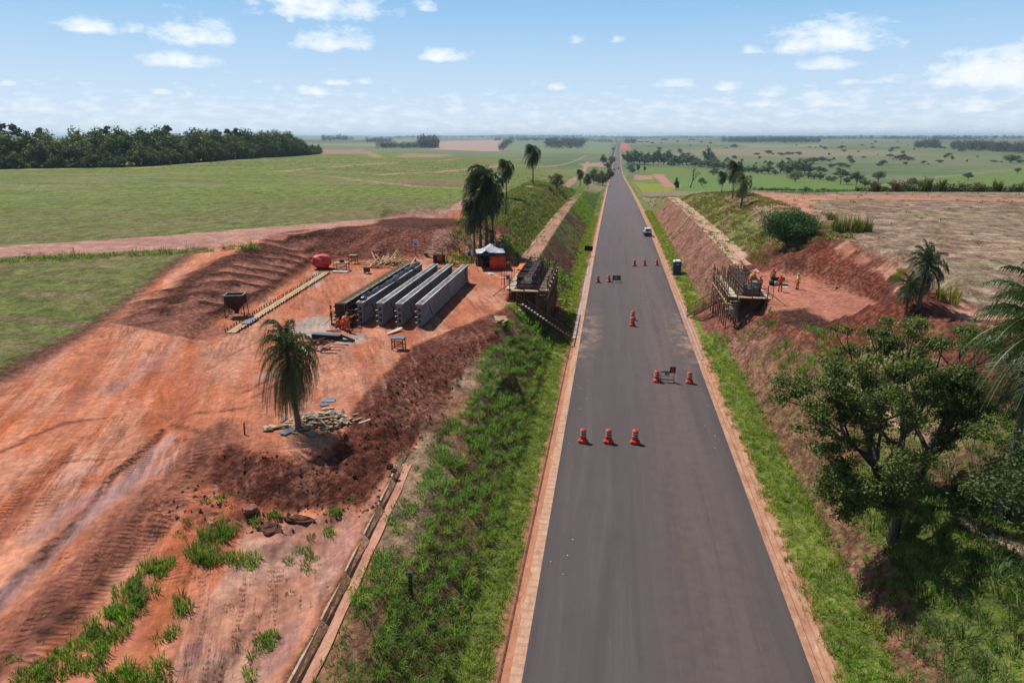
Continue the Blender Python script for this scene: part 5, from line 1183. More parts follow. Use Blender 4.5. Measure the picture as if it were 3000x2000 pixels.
# scrub hedge along the far edge of the stubble
def scrub():
    bl = []; g = random.Random(3)
    for i in range(330):
        u = 1735 + (2420 - 1735) * i / 330; v = np.interp(u, [1735, 2000, 2352, 2420], [437, 440, 441, 441]); p = G(u, v); s = g.uniform(.35, .9)
        if g.random() < .08: s *= 1.8
        bl.append((p.x + g.uniform(-1, 1), p.y + g.uniform(-1.5, 1.5), p.z + s * .6, s * 1.4, s, s * .9))
    co, f, col = leaves_np(bl, 16000, .42, (.085, .10, .035), .5, 9); tag(cmesh('hedge_scrub', co, f, col, LEAF, nper=4), 'low scrub along the far edge of the brown stubble field', 'scrub', None, 'stuff')
    # taller leafy weeds standing in it
    for i, (u, h, lab) in enumerate([(2057, 22, 'tall dead weed standing in the field hedge, left of two'), (2012, 20, 'brown weed stem in the hedge behind the stubble'), (2118, 26, 'tall yellow green cane clump in the field hedge'), (2130, 30, 'yellow topped cane clump beside another in the hedge'), (2162, 26, 'cane clump in the hedge below the square topped tree'), (2290, 22, 'yellow green cane clump in the right part of the hedge'), (2248, 16, 'short dark bush in the hedge at right'), (1850, 12, 'brown weed clump at the left part of the hedge')]):
        p = G(u, 441); d = (p - cam.location).length; H = h * d / FPX * 1.25; q = Tufts(); q.add(np.array([0., .4, -.4]), np.array([0., .3, .2]), .5, H, 30, (.13, .15, .04) if i > 1 else (.12, .08, .05), .09, 60 + i, lean=.35, Z=np.zeros(3))
        o = q.build('cane_clump', lab); del o['kind']; o['category'] = 'plant'; o.location = p
scrub()
# cane clumps near the stubble's left edge
for i, (u, v, w, h, lab) in enumerate([(1958, 534, 70, 42, 'wide clump of wild cane at the near edge of the stubble field'), (2167, 695, 26, 44, 'yellow green cane clump beside the ragged palm'), (1912, 505, 20, 20, 'small weed bush left of the wide cane clump')]):
    p = G(u, v); d = (p - cam.location).length; W, H = w * d / FPX, h * d / FPX * 1.05; g = np.random.default_rng(i); n = max(4, int(W * 6)); q = Tufts()
    q.add((g.random(n) - .5) * W, (g.random(n) - .5) * 1.6, .35, H * (.6 + .5 * g.random(n)), 26, (.17, .19, .05), .035, 80 + i, lean=.35, Z=np.zeros(n)); o = q.build('cane_clump', lab); del o['kind']; o['category'] = 'plant'; o.location = p
# ------------------------------------------------------------------ mesh builder for made things
class MB:
    def __init__(s): s.v, s.f, s.mi, s.sm = [], [], [], []
    def add(s, V, F, mi=0, smooth=False):
        o = len(s.v); s.v += [tuple(q) for q in V]; s.f += [tuple(i + o for i in q) for q in F]; s.mi += [mi] * len(F); s.sm += [smooth] * len(F); return s
    def box(s, c, d, rz=0., mi=0, rx=0., ry=0.):
        hx, hy, hz = d[0] / 2, d[1] / 2, d[2] / 2; M = Matrix.Rotation(rz, 3, 'Z') @ Matrix.Rotation(ry, 3, 'Y') @ Matrix.Rotation(rx, 3, 'X'); c = Vector(c)
        V = [c + M @ Vector((x * hx, y * hy, z * hz)) for z in (-1, 1) for x, y in ((-1, -1), (1, -1), (1, 1), (-1, 1))]
        return s.add(V, [(0, 3, 2, 1), (4, 5, 6, 7), (0, 1, 5, 4), (1, 2, 6, 5), (2, 3, 7, 6), (3, 0, 4, 7)], mi)
    def bar(s, p, q, w, h=None, mi=0):
        p, q = Vector(p), Vector(q); h = h or w; d = (q - p); L_ = d.length; d.normalize(); a = d.cross(Vector((0, 0, 1)))
        if a.length < .02: a = Vector((1, 0, 0))
        a.normalize(); b = a.cross(d)
        V = [e + a * x * w / 2 + b * z * h / 2 for e in (p, q) for x, z in ((-1, -1), (1, -1), (1, 1), (-1, 1))]
        return s.add(V, [(3, 2, 1, 0), (4, 5, 6, 7), (0, 1, 5, 4), (1, 2, 6, 5), (2, 3, 7, 6), (3, 0, 4, 7)], mi)
    def tube(s, pts, r, k=8, mi=0):
        r = r if isinstance(r, (list, tuple)) else [r] * len(pts); V, F = tube_np(pts, r, k); return s.add(V, F, mi, True)
    def lathe(s, prof, k=20, mi=0, c=(0, 0, 0), sx=1., sy=1., smooth=True):
        """prof = (radius, z) from bottom to top"""
        V = [(c[0] + r * sx * math.cos(2 * PI * j / k), c[1] + r * sy * math.sin(2 * PI * j / k), c[2] + z) for r, z in prof for j in range(k)]
        F = [(i * k + j, i * k + (j + 1) % k, (i + 1) * k + (j + 1) % k, (i + 1) * k + j) for i in range(len(prof) - 1) for j in range(k)]
        F += [tuple(range(k - 1, -1, -1)), tuple((len(prof) - 1) * k + j for j in range(k))]; return s.add(V, F, mi, smooth)
    def prism(s, outline, y0, y1, mi=0):
        """outline in x, z swept along y"""
        n = len(outline); V = [(x, y, z) for y in (y0, y1) for x, z in outline]
        return s.add(V, [tuple(range(n)), tuple(range(2 * n - 1, n - 1, -1))] + [(i, i + n, (i + 1) % n + n, (i + 1) % n) for i in range(n)], mi)
    def build(s, name, m, parent=None, bevel=0., loc=None):
        ms = m if isinstance(m, list) else [m]; me = bpy.data.meshes.new(name); me.from_pydata(s.v, [], s.f)
        for q in ms: me.materials.append(q)
        me.polygons.foreach_set('material_index', s.mi); me.polygons.foreach_set('use_smooth', s.sm); me.update()
        o = bpy.data.objects.new(name, me); scene.collection.objects.link(o)
        if parent: o.parent = parent
        if loc: o.location = loc
        if bevel: b = o.modifiers.new('bevel', 'BEVEL'); b.width = bevel; b.segments = 2; b.limit_method = 'ANGLE'; b.angle_limit = R(40)
        return o
def part_copy(o, parent, loc=(0, 0, 0), rot=(0, 0, 0), sc=(1, 1, 1), name=None):
    c = o.copy(); scene.collection.objects.link(c); c.parent = parent; c.location = loc; c.rotation_euler = rot; c.scale = sc; return c

ORANGE = mat('cone_orange', (.62, .055, .022), .45, .22, 9, spec=.4); WHITE = mat('reflective_white', (.62, .56, .54), .5, .2, 20); BLACK = mat('black_rubber', (.02, .02, .022), .7, .2, 10)
WOODL = mat('new_timber', (.50, .335, .185), .8, .3, 3, stretch=(6, 1, 6)); WOODD = mat('form_timber', (.235, .13, .075), .85, .4, 3, stretch=(4, 1, 4)); WOODR = mat('old_timber', (.16, .075, .05), .85, .4, 3)
PLY = mat('plywood', (.42, .27, .155), .75, .3, 2.5); CONC = mat('girder_concrete', (.215, .208, .215), .85, .28, 1.7, bump=.3, detail=7); CONCD = mat('wet_concrete', (.12, .105, .105), .8, .35, 2.5, bump=.3)
STEEL = mat('rusty_steel', (.13, .07, .055), .6, .4, 6, metal=.5); DSTEEL = mat('dark_steel', (.035, .037, .042), .45, .3, 6, metal=.6); GREY = mat('grey_sheet', (.15, .17, .21), .5, .3, 3, spec=.5); REBAR = mat('rebar', (.12, .045, .03), .7, .3, 8, metal=.3)
TARP = mat('black_tarpaulin', (.022, .030, .036), .35, .4, 4, spec=.6, bump=.5); RED = mat('red_tarpaulin', (.60, .055, .035), .5, .25, 3, spec=.4, bump=.3)

# ------------------------------------------------------------------ traffic drums
def drum():
    t = empty('traffic_drum', (0, 0, 0)); t['category'] = 'traffic drum'
    b = MB(); # ballast foot: octagon, wide, with a shoulder
    b.lathe([(.34, 0), (.36, .05), (.355, .20), (.30, .27), (.26, .30)], 8, c=(0, 0, 0), smooth=False); b.build('base', ORANGE, t)
    b = MB(); b.lathe([(.255, .28), (.235, .34), (.215, .60), (.205, .98), (.195, 1.02), (.15, 1.03)], 20); b.build('body', ORANGE, t)
    for z in (.58, .76, .94):
        b = MB(); r = .222 - (z - .55) * .03; b.lathe([(r - .004, z - .035), (r + .004, z - .03), (r + .002, z + .025), (r - .006, z + .03)], 20); b.build('reflective_band', WHITE, t)
    b = MB()
    for s in (-1, 1): b.bar((s * .07, 0, 1.02), (s * .07, 0, 1.10), .03)
    b.bar((-.085, 0, 1.10), (.085, 0, 1.10), .03); b.build('handle', ORANGE, t, .005)
    b = MB(); b.box((-.33, -.12, .14), (.05, .10, .10)); b.build('filler_cap', WHITE, t, .01)
    return t
DR = [((1339,1018), 'orange striped drum, leftmost of the near row of three across the left lane', .0), ((1397,1020), 'orange striped drum in the middle of the near row of three', .0), ((1458,1022), 'bright orange drum, rightmost of the near row of three', .0),
 ((1508,880), 'orange drum just left of the barricade with the red arrow', .3), ((1583,882), 'orange drum alone to the right of the arrow barricade', .0), ((1453,738), 'farther of two drums one behind the other on the centre line', 0), ((1452,752), 'nearer of two drums one behind the other on the centre line', 0),
 ((1457,614), 'left drum of the three across the right lane before the white car', 0), ((1480,613), 'middle drum of the three across the right lane before the white car', 0), ((1508,612), 'right drum of the three, close to the blue toilet', 0), ((1373,651), 'drum nearest the left road edge, left of the small barricade', 0), ((1398,650), 'drum standing right beside the small dark barricade', 0)]
d0 = drum()
for i, ((u, v), lab, rz) in enumerate(DR):
    p = at(u, v - 2, 0); z = .09 * (1 - abs(p.x) / 5.85); loc = (p.x, p.y, z)
    if i == 0: d0.location = loc; d0.scale = (1.02,) * 3; tag(d0, lab, None, 'orange drums closing the lanes')
    else: copy_thing(d0, loc, rz + i * .05, lab, 'orange drums closing the lanes', 1.02)
# ------------------------------------------------------------------ barricades
def stripes(c, w, h, n, y, m0, m1, parent, name):
    b = MB(); b.box(c, (w, .03, h)); o = b.build(name, m0, parent)
    b = MB()
    for i in range(n):
        x = c[0] - w / 2 + (i + .3) * w / n; s = w / n * .45; yy = y
        b.add([(x, yy, c[2] - h / 2), (x + s, yy, c[2] - h / 2), (x + s + h * .6, yy, c[2] + h / 2), (x + h * .6, yy, c[2] + h / 2)] if x + s + h * .6 < c[0] + w / 2 else [(x, yy, c[2] - h / 2), (min(x + s, c[0] + w / 2), yy, c[2] - h / 2), (c[0] + w / 2, yy, c[2] + h / 2), (c[0] + w / 2 - s, yy, c[2] + h / 2)], [(0, 1, 2, 3)])
    b.build('stripe', m1, o)
def barricade(u, v, label, arrow):
    p = at(u, v - 1); t = empty('barricade', (p.x, p.y, .06), .04, label, 'barricade')
    w, h = 1.15, 1.05; woodw = mat('weathered_white_board', (.40, .36, .30), .8, .3, 8); blk = mat('board_black', (.04, .035, .035), .8, .2, 8)
    for s in (-1, 1):
        b = MB(); b.bar((s * w / 2, 0, 0), (s * w / 2, 0, h), .06, .05); b.build('post', woodw, t)
        b = MB(); b.bar((s * w / 2, -.32, .03), (s * w / 2, .32, .03), .06, .06); b.bar((s * w / 2, .30, .05), (s * w / 2, 0, h * .8), .05); b.build('foot', WOODR, t)
    if arrow:
        stripes((0, -.045, h - .08), w, .16, 6, -.0625, woodw, blk, t, 'top_board'); stripes((0, -.045, .24), w, .13, 6, -.0625, woodw, blk, t, 'bottom_board')
        b = MB(); b.box((0, -.045, .55), (w, .03, .07)); b.build('middle_board', woodw, t)
        b = MB(); b.box((-.05, -.05, .78), (.42, .02, .30)); b.build('small_grey_sign', mat('sign_grey', (.30, .30, .26), .6, .2, 12), t)
        b = MB(); b.box((.42, -.08, 1.16), (.50, .025, .58)); sg = b.build('sign_panel', blk, t)
        y = -.0945; b = MB(); b.add([(.50, y, 1.42), (.60, y, 1.42), (.44, y, 1.16), (.60, y, .90), (.50, y, .90), (.34, y, .98), (.24, y, 1.16), (.34, y, 1.34)], [(7, 0, 1, 2), (7, 2, 6), (6, 2, 5), (5, 2, 3, 4)]); b.build('red_arrow', mat('sign_red', (.65, .05, .06), .5, .1, 9), sg)
    else:
        b = MB(); b.box((0, -.045, .66), (w, .03, .72)); b.build('board', blk, t, loc=None)
        b = MB(); b.box((-.10, -.0715, .68), (.36, .02, .42)); b.build('pale_panel', mat('sign_cream', (.42, .38, .24), .7, .2, 9), t)
        for x in (-.40, .22, .40):
            b = MB(); b.box((x, -.0715, .68), (.05, .02, .42)); b.build('pale_stripe', woodw, t)
barricade(1532, 879, 'white striped barricade carrying a black sign with a red arrow', True); barricade(1416, 650, 'small dark barricade with a pale panel in the left lane', False)
# black sign seen from the back on the left verge
p = G(1352, 588); t = empty('road_sign', p, .12, 'black road sign on a post leaning over the left gutter', 'road sign')
b = MB(); b.bar((.35, 0, -.2), (0, 0, 1.6), .07); b.build('post', WOODR, t); b = MB(); b.box((-.05, -.06, 1.35), (1.5, .04, .95), ry=.09); b.build('panel', BLACK, t, .01)
# ------------------------------------------------------------------ blue portable toilet
def toilet():
    p = G(1554, 631); t = empty('portable_toilet', (p.x, p.y, p.z - .05), R(4), 'dark blue portable toilet with a white roof beside the right gutter', 'portable toilet')
    BL_ = mat('toilet_blue', (.012, .035, .125), .45, .2, 5, spec=.5); b = MB(); b.box((0, 0, .06), (1.2, 1.2, .12)); b.build('skid', BLACK, t, .01)
    b = MB(); b.box((0, 0, 1.12), (1.12, 1.12, 2.0))
    for s in (-1, 1):
        for x in (-.35, -.12, .12, .35): b.box((x, s * .565, 1.1), (.06, .03, 1.8)); b.box((s * .565, x, 1.1), (.03, .06, 1.8))
    b.build('cabin', BL_, t, .015)
    b = MB(); b.box((0, .60, 1.08), (.78, .02, 1.85)); d = b.build('door', BL_, t, .008); b = MB(); b.box((.3, .62, 1.1), (.05, .03, .14)); b.build('handle', WHITE, d)
    b = MB(); b.prism([(-.60, 2.12), (.60, 2.12), (.60, 2.2), (.42, 2.36), (-.42, 2.36), (-.60, 2.2)], -.60, .60); b.build('roof', mat('toilet_roof', (.75, .76, .76), .5, .1, 6), t, .03)
    b = MB(); b.tube([(-.42, -.42, .3), (-.42, -.42, 2.55)], .055); b.build('vent_pipe', BLACK, t)
    b = MB(); b.box((0, -.585, 1.75), (.34, .012, .16)); b.build('label_plate', WHITE, t)
toilet()
# ------------------------------------------------------------------ cars
def car(name, loc, rz, label, paint, sc=1.):
    t = empty(name, loc, rz, label, 'car', sc=sc); GL_ = mat('car_glass', (.02, .025, .03), .08, .1, 2, spec=.9); PM = paint
    W_ = .87; b = MB(); # body sides as lengthwise profile, tapered in width
    prof = [(-2.02, .35), (-2.05, .62), (-1.98, .90), (-1.90, .98), (.75, .96), (1.75, .80), (2.02, .62), (2.02, .35)]
    def shell(prof, ws, mi=0):
        n = len(prof); V = []
        for s in (-1, 1): V += [(s * ws[i], y, z) for i, (y, z) in enumerate(prof)]
        F = [tuple(range(n)), tuple(range(2 * n - 1, n - 1, -1))] + [(i, i + n, (i + 1) % n + n, (i + 1) % n) for i in range(n)]; b.add(V, F, mi)
    shell(prof, [.80, .86, .87, .84, .84, .80, .74, .74]); o = b.build('body', PM, t, .06); 
    b = MB(); cab = [(-1.95, .95), (-1.62, 1.42), (-1.40, 1.49), (.05, 1.50), (.30, 1.44), (1.02, .93)]; shell(cab, [.82, .64, .62, .62, .63, .80]); b.build('cabin', PM, t, .05)
    b = MB(); b.add([(-.60, -1.985, 1.02), (.60, -1.985, 1.02), (.52, -1.70, 1.385), (-.52, -1.70, 1.385)], [(0, 1, 2, 3)]); b.build('rear_window', GL_, t)
    b = MB(); b.add([(-.66, 1.03, .98), (.66, 1.03, .98), (.55, .38, 1.42), (-.55, .38, 1.42)], [(3, 2, 1, 0)]); b.build('windscreen', GL_, t)
    for s in (-1, 1):
        b = MB(); b.add([(s * .845, -1.45, 1.0), (s * .845, .75, 1.0), (s * .67, .25, 1.39), (s * .67, -1.25, 1.39)], [(0, 1, 2, 3) if s > 0 else (3, 2, 1, 0)]); b.build('side_window', GL_, t)
        b = MB(); b.box((s * .72, -2.04, .86), (.22, .07, .26)); b.build('tail_light', mat('tail_light_red', (.40, .02, .02), .3, .1, 5), t, .02)
        b = MB(); b.box((s * .95, .62, 1.03), (.16, .10, .12)); b.build('mirror', PM, t, .02)
        for y in (-1.25, 1.28):
            w = MB(); V, F = tube_np([(s * .70, y, .31), (s * .88, y, .31)], [.31, .31], 16); w.add(V, F, 0, False); wh = w.build('wheel', BLACK, t); w = MB(); V, F = tube_np([(s * .86, y, .31), (s * .89, y, .31)], [.2, .17], 10); w.add(V, F); w.build('rim', mat('rim', (.35, .35, .36), .4, .1, 5, metal=.8), wh)
    b = MB(); b.box((0, -2.08, .48), (1.55, .10, .20)); b.build('rear_bumper', BLACK, t, .03); b = MB(); b.box((0, -2.075, .78), (.42, .02, .12)); b.build('number_plate', WHITE, t)
    b = MB(); b.box((0, -1.55, 1.52), (1.1, .22, .03)); b.build('spoiler', PM, t, .01)
    b = MB(); b.box((0, 0, .27), (1.5, 3.7, .16)); b.build('underbody', BLACK, t)
    return t
p = at(1487, 541); CARW = mat('car_white', (.74, .75, .77), .3, .06, 3, spec=.5)
car('parked_car', (p.x, p.y + 1.6, .03), R(2), 'white hatchback standing in the right lane beyond the drums', CARW)
y = 940.; car('distant_car', (road_x(y) + 1.9, y, float(road_z(y)) + .02), 0, 'dark red car far down the road in the right lane', mat('car_dark', (.10, .012, .014), .35, .1, 3), 1.25)
y = 900.; car('distant_truck', (road_x(y) - 3.0, y, float(road_z(y)) + .02), PI, 'dark vehicle far down the road at the left edge', mat('car_black', (.02, .02, .025), .35, .1, 3), 1.3)

# ------------------------------------------------------------------ concrete girders
YN, YF = 55.6, 75.2
def girder(x, label):
    t = empty('concrete_girder', (x, YN, 5.0), 0, label, 'bridge girder', 'girders lying in the casting yard'); L_ = YF - YN; H = 1.95
    ib = [(-.24, 0), (.24, 0), (.24, .22), (.10, .40), (.10, H - .24), (.34, H - .12), (.34, H), (-.34, H), (-.34, H - .12), (-.10, H - .24), (-.10, .40), (-.24, .22)]
    b = MB(); b.prism([(a, z + .16) for a, z in ib], .9, L_ - .9); b.build('web_section', CONC, t, .012)
    for nm, y0, y1 in (('end_block', 0, .902), ('end_block', L_ - .902, L_)):
        b = MB(); b.prism([(a, z + .16) for a, z in [(-.22, 0), (.22, 0), (.22, H - .20), (.34, H - .12), (.34, H - .002), (-.34, H - .002), (-.34, H - .12), (-.22, H - .20)]], y0, y1); e = b.build(nm, CONC, t, .012)
        yy = y0 - .004 if y0 == 0 else y1 + .004; s = -1 if y0 == 0 else 1
        for k, z in enumerate((.42, .92, 1.42)):
            b = MB(); b.box((.03, yy - s * .02, z + .16), (.24, .05, .26)); b.build('anchor_recess', BLACK, e)
            b = MB(); b.tube([(.03, yy, z + .16), (-.28, yy + s * .38, z - .02 + .16)], .028, 6); b.build('duct_tube', mat('zinc_duct', (.42, .42, .44), .4, .2, 9, metal=.7), e)
    for y in (.5, L_ - .5):
        b = MB(); b.box((0, y, .08), (.60, .5, .158)); b.build('bearing_block', WOODR if y > 1 else CONCD, t)
    for y in (1.9, L_ - 2.2):
        b = MB(); b.bar((.36, y, 1.75), (.98, y - .1, .0), .05); b.build('prop', STEEL, t)
    for s_ in (-1, 1):
        b = MB(); b.box((s_ * .285, L_ / 2, H + .162), (.11, L_ - .02, .008)); b.build('pale_edge', mat('pale_concrete_strip', (.50, .49, .49), .8, .35, 1.3), t)  # thin paler strip along each edge of the flange top
    b = MB(); b.box((0, L_ / 2, H + .161), (.45, L_ - .04, .006)); b.build('rough_top', mat('rough_top', (.20, .185, .18), .9, .45, 2.2), t)
    b = MB(); 
    for k in range(4): b.tube([(-.25 + .16 * k, .02, .30), (-.32 + .16 * k, -.55 - .08 * k, -.0)], .012, 4)
    b.build('tendon_tail', REBAR, t)
    b = MB()
    for k in range(int(L_ / .3)):
        for s in (-.10, .10): b.bar((s, .2 + k * .3, H + .15), (s + .01, .2 + k * .3, H + .22 + .03 * random.random()), .014)
    tag(b.build('stirrup_bars', REBAR, t), kind='stuff')
    return t
girder(-24.55, 'grey concrete girder half covered by a black sheet, next to the form'); girder(-22.72, 'grey concrete girder, second from the sheet covered one'); girder(-21.0, 'grey concrete girder between the second one and the outermost one'); girder(-19.2, 'grey concrete girder nearest the road, its side in bluish shade')
# crumpled sheet over the first girder
def sheet():
    n, k = 60, 7; V = []; g = random.Random(5); rw = [0, 0, 0]; y0, y1 = YN + .8, YF - .3
    for i in range(n):
        t = i / (n - 1); y = y0 + (y1 - y0) * t; rw = [g.uniform(-1, 1) for _ in range(3)] if i % 3 == 0 else rw; w = .26 + .10 * rw[0] + .14 * t; cx = -24.66 + .14 * rw[1]
        for j in range(k):
            a = j / (k - 1) * 2 - 1; V.append((cx + a * w, y + .08 * g.uniform(-1, 1), 7.16 + .16 * (1 - a * a) * (1 + .9 * g.uniform(-1, 1)) - (.34 + .25 * rw[2]) * max(0, abs(a) - .72) / .28 + .03 * g.random()))
    F = [(i * k + j, i * k + j + 1, (i + 1) * k + j + 1, (i + 1) * k + j) for i in range(n - 1) for j in range(k - 1)]
    o = new_obj('tarpaulin', V, F, TARP, None, True); m_ = o.modifiers.new('s', 'SOLIDIFY'); m_.thickness = .02; tag(o, 'crumpled black plastic sheet lying along the top of the first girder', 'tarpaulin')
def vn(a): return math.sin(a * 1.7) * .5 + math.sin(a * 3.1 + 1) * .5
sheet()
# ------------------------------------------------------------------ steel and timber form, leftmost
def form():
    x = -26.25; t = empty('girder_form', (x, YN - .3, 5.0), 0, 'long dark rusty girder form with boards on top, left of the girders', 'casting form'); L_ = YF - YN + .3; H = 1.95
    b = MB(); b.prism([(-.46, .05), (.46, .05), (.46, H), (-.46, H)], .05, L_ - .05); b.build('core', mat('form_steel', (.055, .035, .028), .7, .4, 3), t)
    ends = MB(); 
    for k in range(6): ends.box((-.42 + .168 * k, .01, 1.02), (.06, .07, 1.9))
    ends.build('end_ribs', STEEL, t); 
    rib = MB(); rib.box((0, 0, .98), (.10, .08, 1.95)); r0 = None
    for s in (-1, 1):
        for k in range(22):
            y = .3 + k * (L_ - .6) / 21
            if r0 is None: r0 = rib.build('rib', STEEL, t, loc=(s * .52, y, 0))
            else: part_copy(r0, t, (s * .52, y, 0))
        for z in (.5, 1.1, 1.7):
            b = MB(); b.box((s * .60, L_ / 2, z), (.06, L_ - .1, .10)); b.build('waler', WOODR, t)
    b0 = None; n = 15
    for k in range(n):
        y = .1 + (k + .5) * (L_ - .2) / n; b = MB(); b.box((0, 0, 0), (.10, (L_ - .2) / n * .86, .05))
        if b0 is None: b0 = b.build('edge_board', mat('pale_board', (.46, .40, .34), .7, .3, 6), t, loc=(.44 + .02 * (k % 2), y, H + .10))
        else: part_copy(b0, t, (.44 + .03 * (k % 2), y, H + .10), (0, 0, random.uniform(-.015, .015)))
    b0 = None
    for k in range(14):
        y = .1 + (k + .5) * (L_ - .2) / 14; b = MB(); b.box((0, 0, 0), (.34, (L_ - .2) / 14 * .94, .04))
        if b0 is None: b0 = b.build('deck_board', mat('deck_board_dark', (.13, .085, .05), .85, .4, 5), t, loc=(.12, y, H + .06))
        else: part_copy(b0, t, (.12, y, H + .06), (0, 0, random.uniform(-.02, .02)))
    b = MB(); b.box((-.3, L_ / 2, H + .03), (.26, L_ - .3, .05)); b.build('top_plank', mat('mossy_plank', (.12, .10, .045), .9, .4, 5), t)
    b = MB()
    for k in range(60): b.bar((-.5, .2 + k * (L_ - .4) / 59, H), (-.52, .2 + k * (L_ - .4) / 59, H + .12 + .1 * random.random()), .016)
    tag(b.build('bar_ends', REBAR, t), kind='stuff')
form()
# clutter between form and first girder at the near end: struts and a compressor-like jack
b = MB()
t = empty('jacking_frame', (-25.3, 54.9, 5.0), 0, 'dark tangle of struts and a jack at the near end of the form', 'machine')
b.box((0, .1, .35), (.5, .6, .5)); b.build('jack', DSTEEL, t, .03)
for k in range(6):
    b = MB(); b.bar((-.5 + .2 * k, .3, .05), (-.35 + .22 * k - .2 * (k % 2), .4, 1.7 - .1 * k), .06); b.build('strut', WOODR if k % 2 else STEEL, t)
for k in range(3):
    b = MB(); b.bar((-.5, .35, .5 + .5 * k), (.6, .3, .55 + .48 * k), .05); b.build('crossbar', STEEL, t)

# ------------------------------------------------------------------ hopper
def hopper():
    p = G(545, 727); t = empty('concrete_hopper', (p.x, p.y, p.z), R(14), 'rusty brown steel hopper on four thin legs, open at the top', 'hopper'); S = 1.0
    HB = mat('hopper_rust', (.085, .028, .022), .7, .35, 4); w, d_, z0, z1, z2 = .82, .62, .55, 1.25, 2.1; ip = [(-w, -d_), (w, -d_), (w, d_), (-w, d_)]; b = MB()
    V = [(x * .16, y * .16, z0) for x, y in ip] + [(x, y, z1) for x, y in ip] + [(x, y, z2) for x, y in ip]; F = [(i, (i + 1) % 4, 4 + (i + 1) % 4, 4 + i) for i in range(4)] + [(4 + i, 4 + (i + 1) % 4, 8 + (i + 1) % 4, 8 + i) for i in range(4)]
    V2 = [(x * .92, y * .9, z) for x, y, z in V]; b.add(V, F); b.add(V2, [f[::-1] for f in F]); b.build('bin', HB, t)
    b = MB()
    for i in range(4): a, c = ip[i], ip[(i + 1) % 4]; b.bar((*a, z2), (*c, z2), .09, .07)
    b.build('rim', mat('worn_steel_rim', (.35, .33, .33), .5, .3, 6), t)
    b = MB()
    for i in range(4):
        a, c = Vector((*ip[i], 0)), Vector((*ip[(i + 1) % 4], 0))
        for k in range(1, 6): q = a.lerp(c, k / 6) * 1.02; b.bar((q.x, q.y, z1), (q.x, q.y, z2 - .05), .04)
    b.build('side_ribs', HB, t); b = MB(); b.box((0, 0, z0 - .12), (.32, .28, .3)); b.build('chute', HB, t)
    for x, y in ip: b = MB(); b.bar((x * 1.08, y * 1.08, -.1), (x * .98, y * .98, z2 - .5), .06); b.build('leg', STEEL, t)
    b = MB()
    for i in range(4): a, c = ip[i], ip[(i + 1) % 4]; b.bar((a[0] * 1.07, a[1] * 1.07, .12), (c[0] * 1.07, c[1] * 1.07, .12), .05)
    for s in (-1, 1): b.bar((s * w * 1.07, -d_, .12), (s * .15, 0, .7), .04)
    b.build('base_frame', STEEL, t)
hopper()
# dark slab lying on the form track, and the plank track with pegs
def plank_track():
    a, c = at(530, 765, 5.02), at(748, 628, 5.02); t = empty('casting_bed', a, 0, 'long yellow plank track held by pegs along the dug face', 'plank track'); d = (c - a); L_ = d.length; dn = d.normalized(); nr = Vector((dn.y, -dn.x, 0)); n = 18; ang = math.atan2(dn.y, dn.x)
    pb = None; pg = None
    for k in range(n):
        for s in (-.22, .22):
            q = dn * ((k + .5) * L_ / n) + nr * (s + random.uniform(-.03, .03)); b = MB(); b.box((0, 0, 0), (L_ / n * .98, .40, .05))
            if pb is None: pb = b.build('plank', WOODL, t, loc=(q.x, q.y, .04)); pb.rotation_euler = (0, 0, ang)
            else: part_copy(pb, t, (q.x, q.y, .04 + .01 * (k % 2)), (0, 0, ang + random.uniform(-.01, .01)))
    for k in range(46):
        for s in (-1, 1):
            q = dn * ((k + .5) * L_ / 46) + nr * s * (.62 + random.uniform(-.05, .05)); b = MB(); b.box((0, 0, .14), (.07, .07, .34))
            if pg is None: pg = b.build('peg', WOODR, t, loc=(q.x, q.y, 0))
            else: part_copy(pg, t, (q.x, q.y, 0), (random.uniform(-.1, .1), random.uniform(-.1, .1), 0))
    b = MB(); 
    for s in (-.46, .46): b.bar(nr * s + dn * .1 + Vector((0, 0, .06)), nr * s + dn * (L_ - .1) + Vector((0, 0, .06)), .05, .10)
    b.build('edge_rail', WOODD, t)
    q = at(575, 738, 5.1); o = MB().box((0, 0, .05), (2.0, .8, .06), ang).build('grey_sheet', GREY); o.location = q; tag(o, 'dark grey sheet lying across the plank track below the hopper', 'metal sheet')
    MBq = at(553, 750, 5.1)
plank_track()
# ------------------------------------------------------------------ red wrapped mixer
def wrapped():
    p = G(740, 618); t = empty('wrapped_mixer', (p.x, p.y, 5.0), R(8), 'bulky machine wrapped in a bright red sheet at the end of the plank track', 'machine')
    bm = bmesh.new(); bmesh.ops.create_icosphere(bm, subdivisions=4, radius=1)
    for v in bm.verts:
        c = v.co; n = 1 + .10 * math.sin(c.x * 3 + 1) * math.cos(c.y * 4) + .06 * math.sin(c.z * 9 + c.x * 5); x, y, z = c.x * 1.15 * n, c.y * .95 * n, c.z * .85 * n
        z = c.z * 1.12 * n; z = min(z, .86 - .2 * abs(x - .1) + .05 * y); z = max(z, -.80 + .04 * math.sin(c.x * 12 + c.y * 9)); sq = 1 + .12 * (1 - abs(c.z)); v.co = (x * sq, y * sq, z + 1.0)
    me = bpy.data.meshes.new('cover'); bm.to_mesh(me); bm.free(); me.materials.append(RED); me.polygons.foreach_set('use_smooth', [True] * len(me.polygons)); o = bpy.data.objects.new('cover', me); scene.collection.objects.link(o); o.parent = t
    b = MB(); b.bar((-.2, -.3, .3), (1.9, -.7, .12), .08); b.bar((-.2, .3, .3), (1.9, -.7, .12), .08); b.build('towbar', DSTEEL, t)
    for s in (-1, 1): b = MB(); V, F = tube_np([(-.1, s * .62, .28), (-.1, s * .78, .28)], [.3, .3], 12); b.add(V, F); b.build('wheel', BLACK, t)
wrapped()
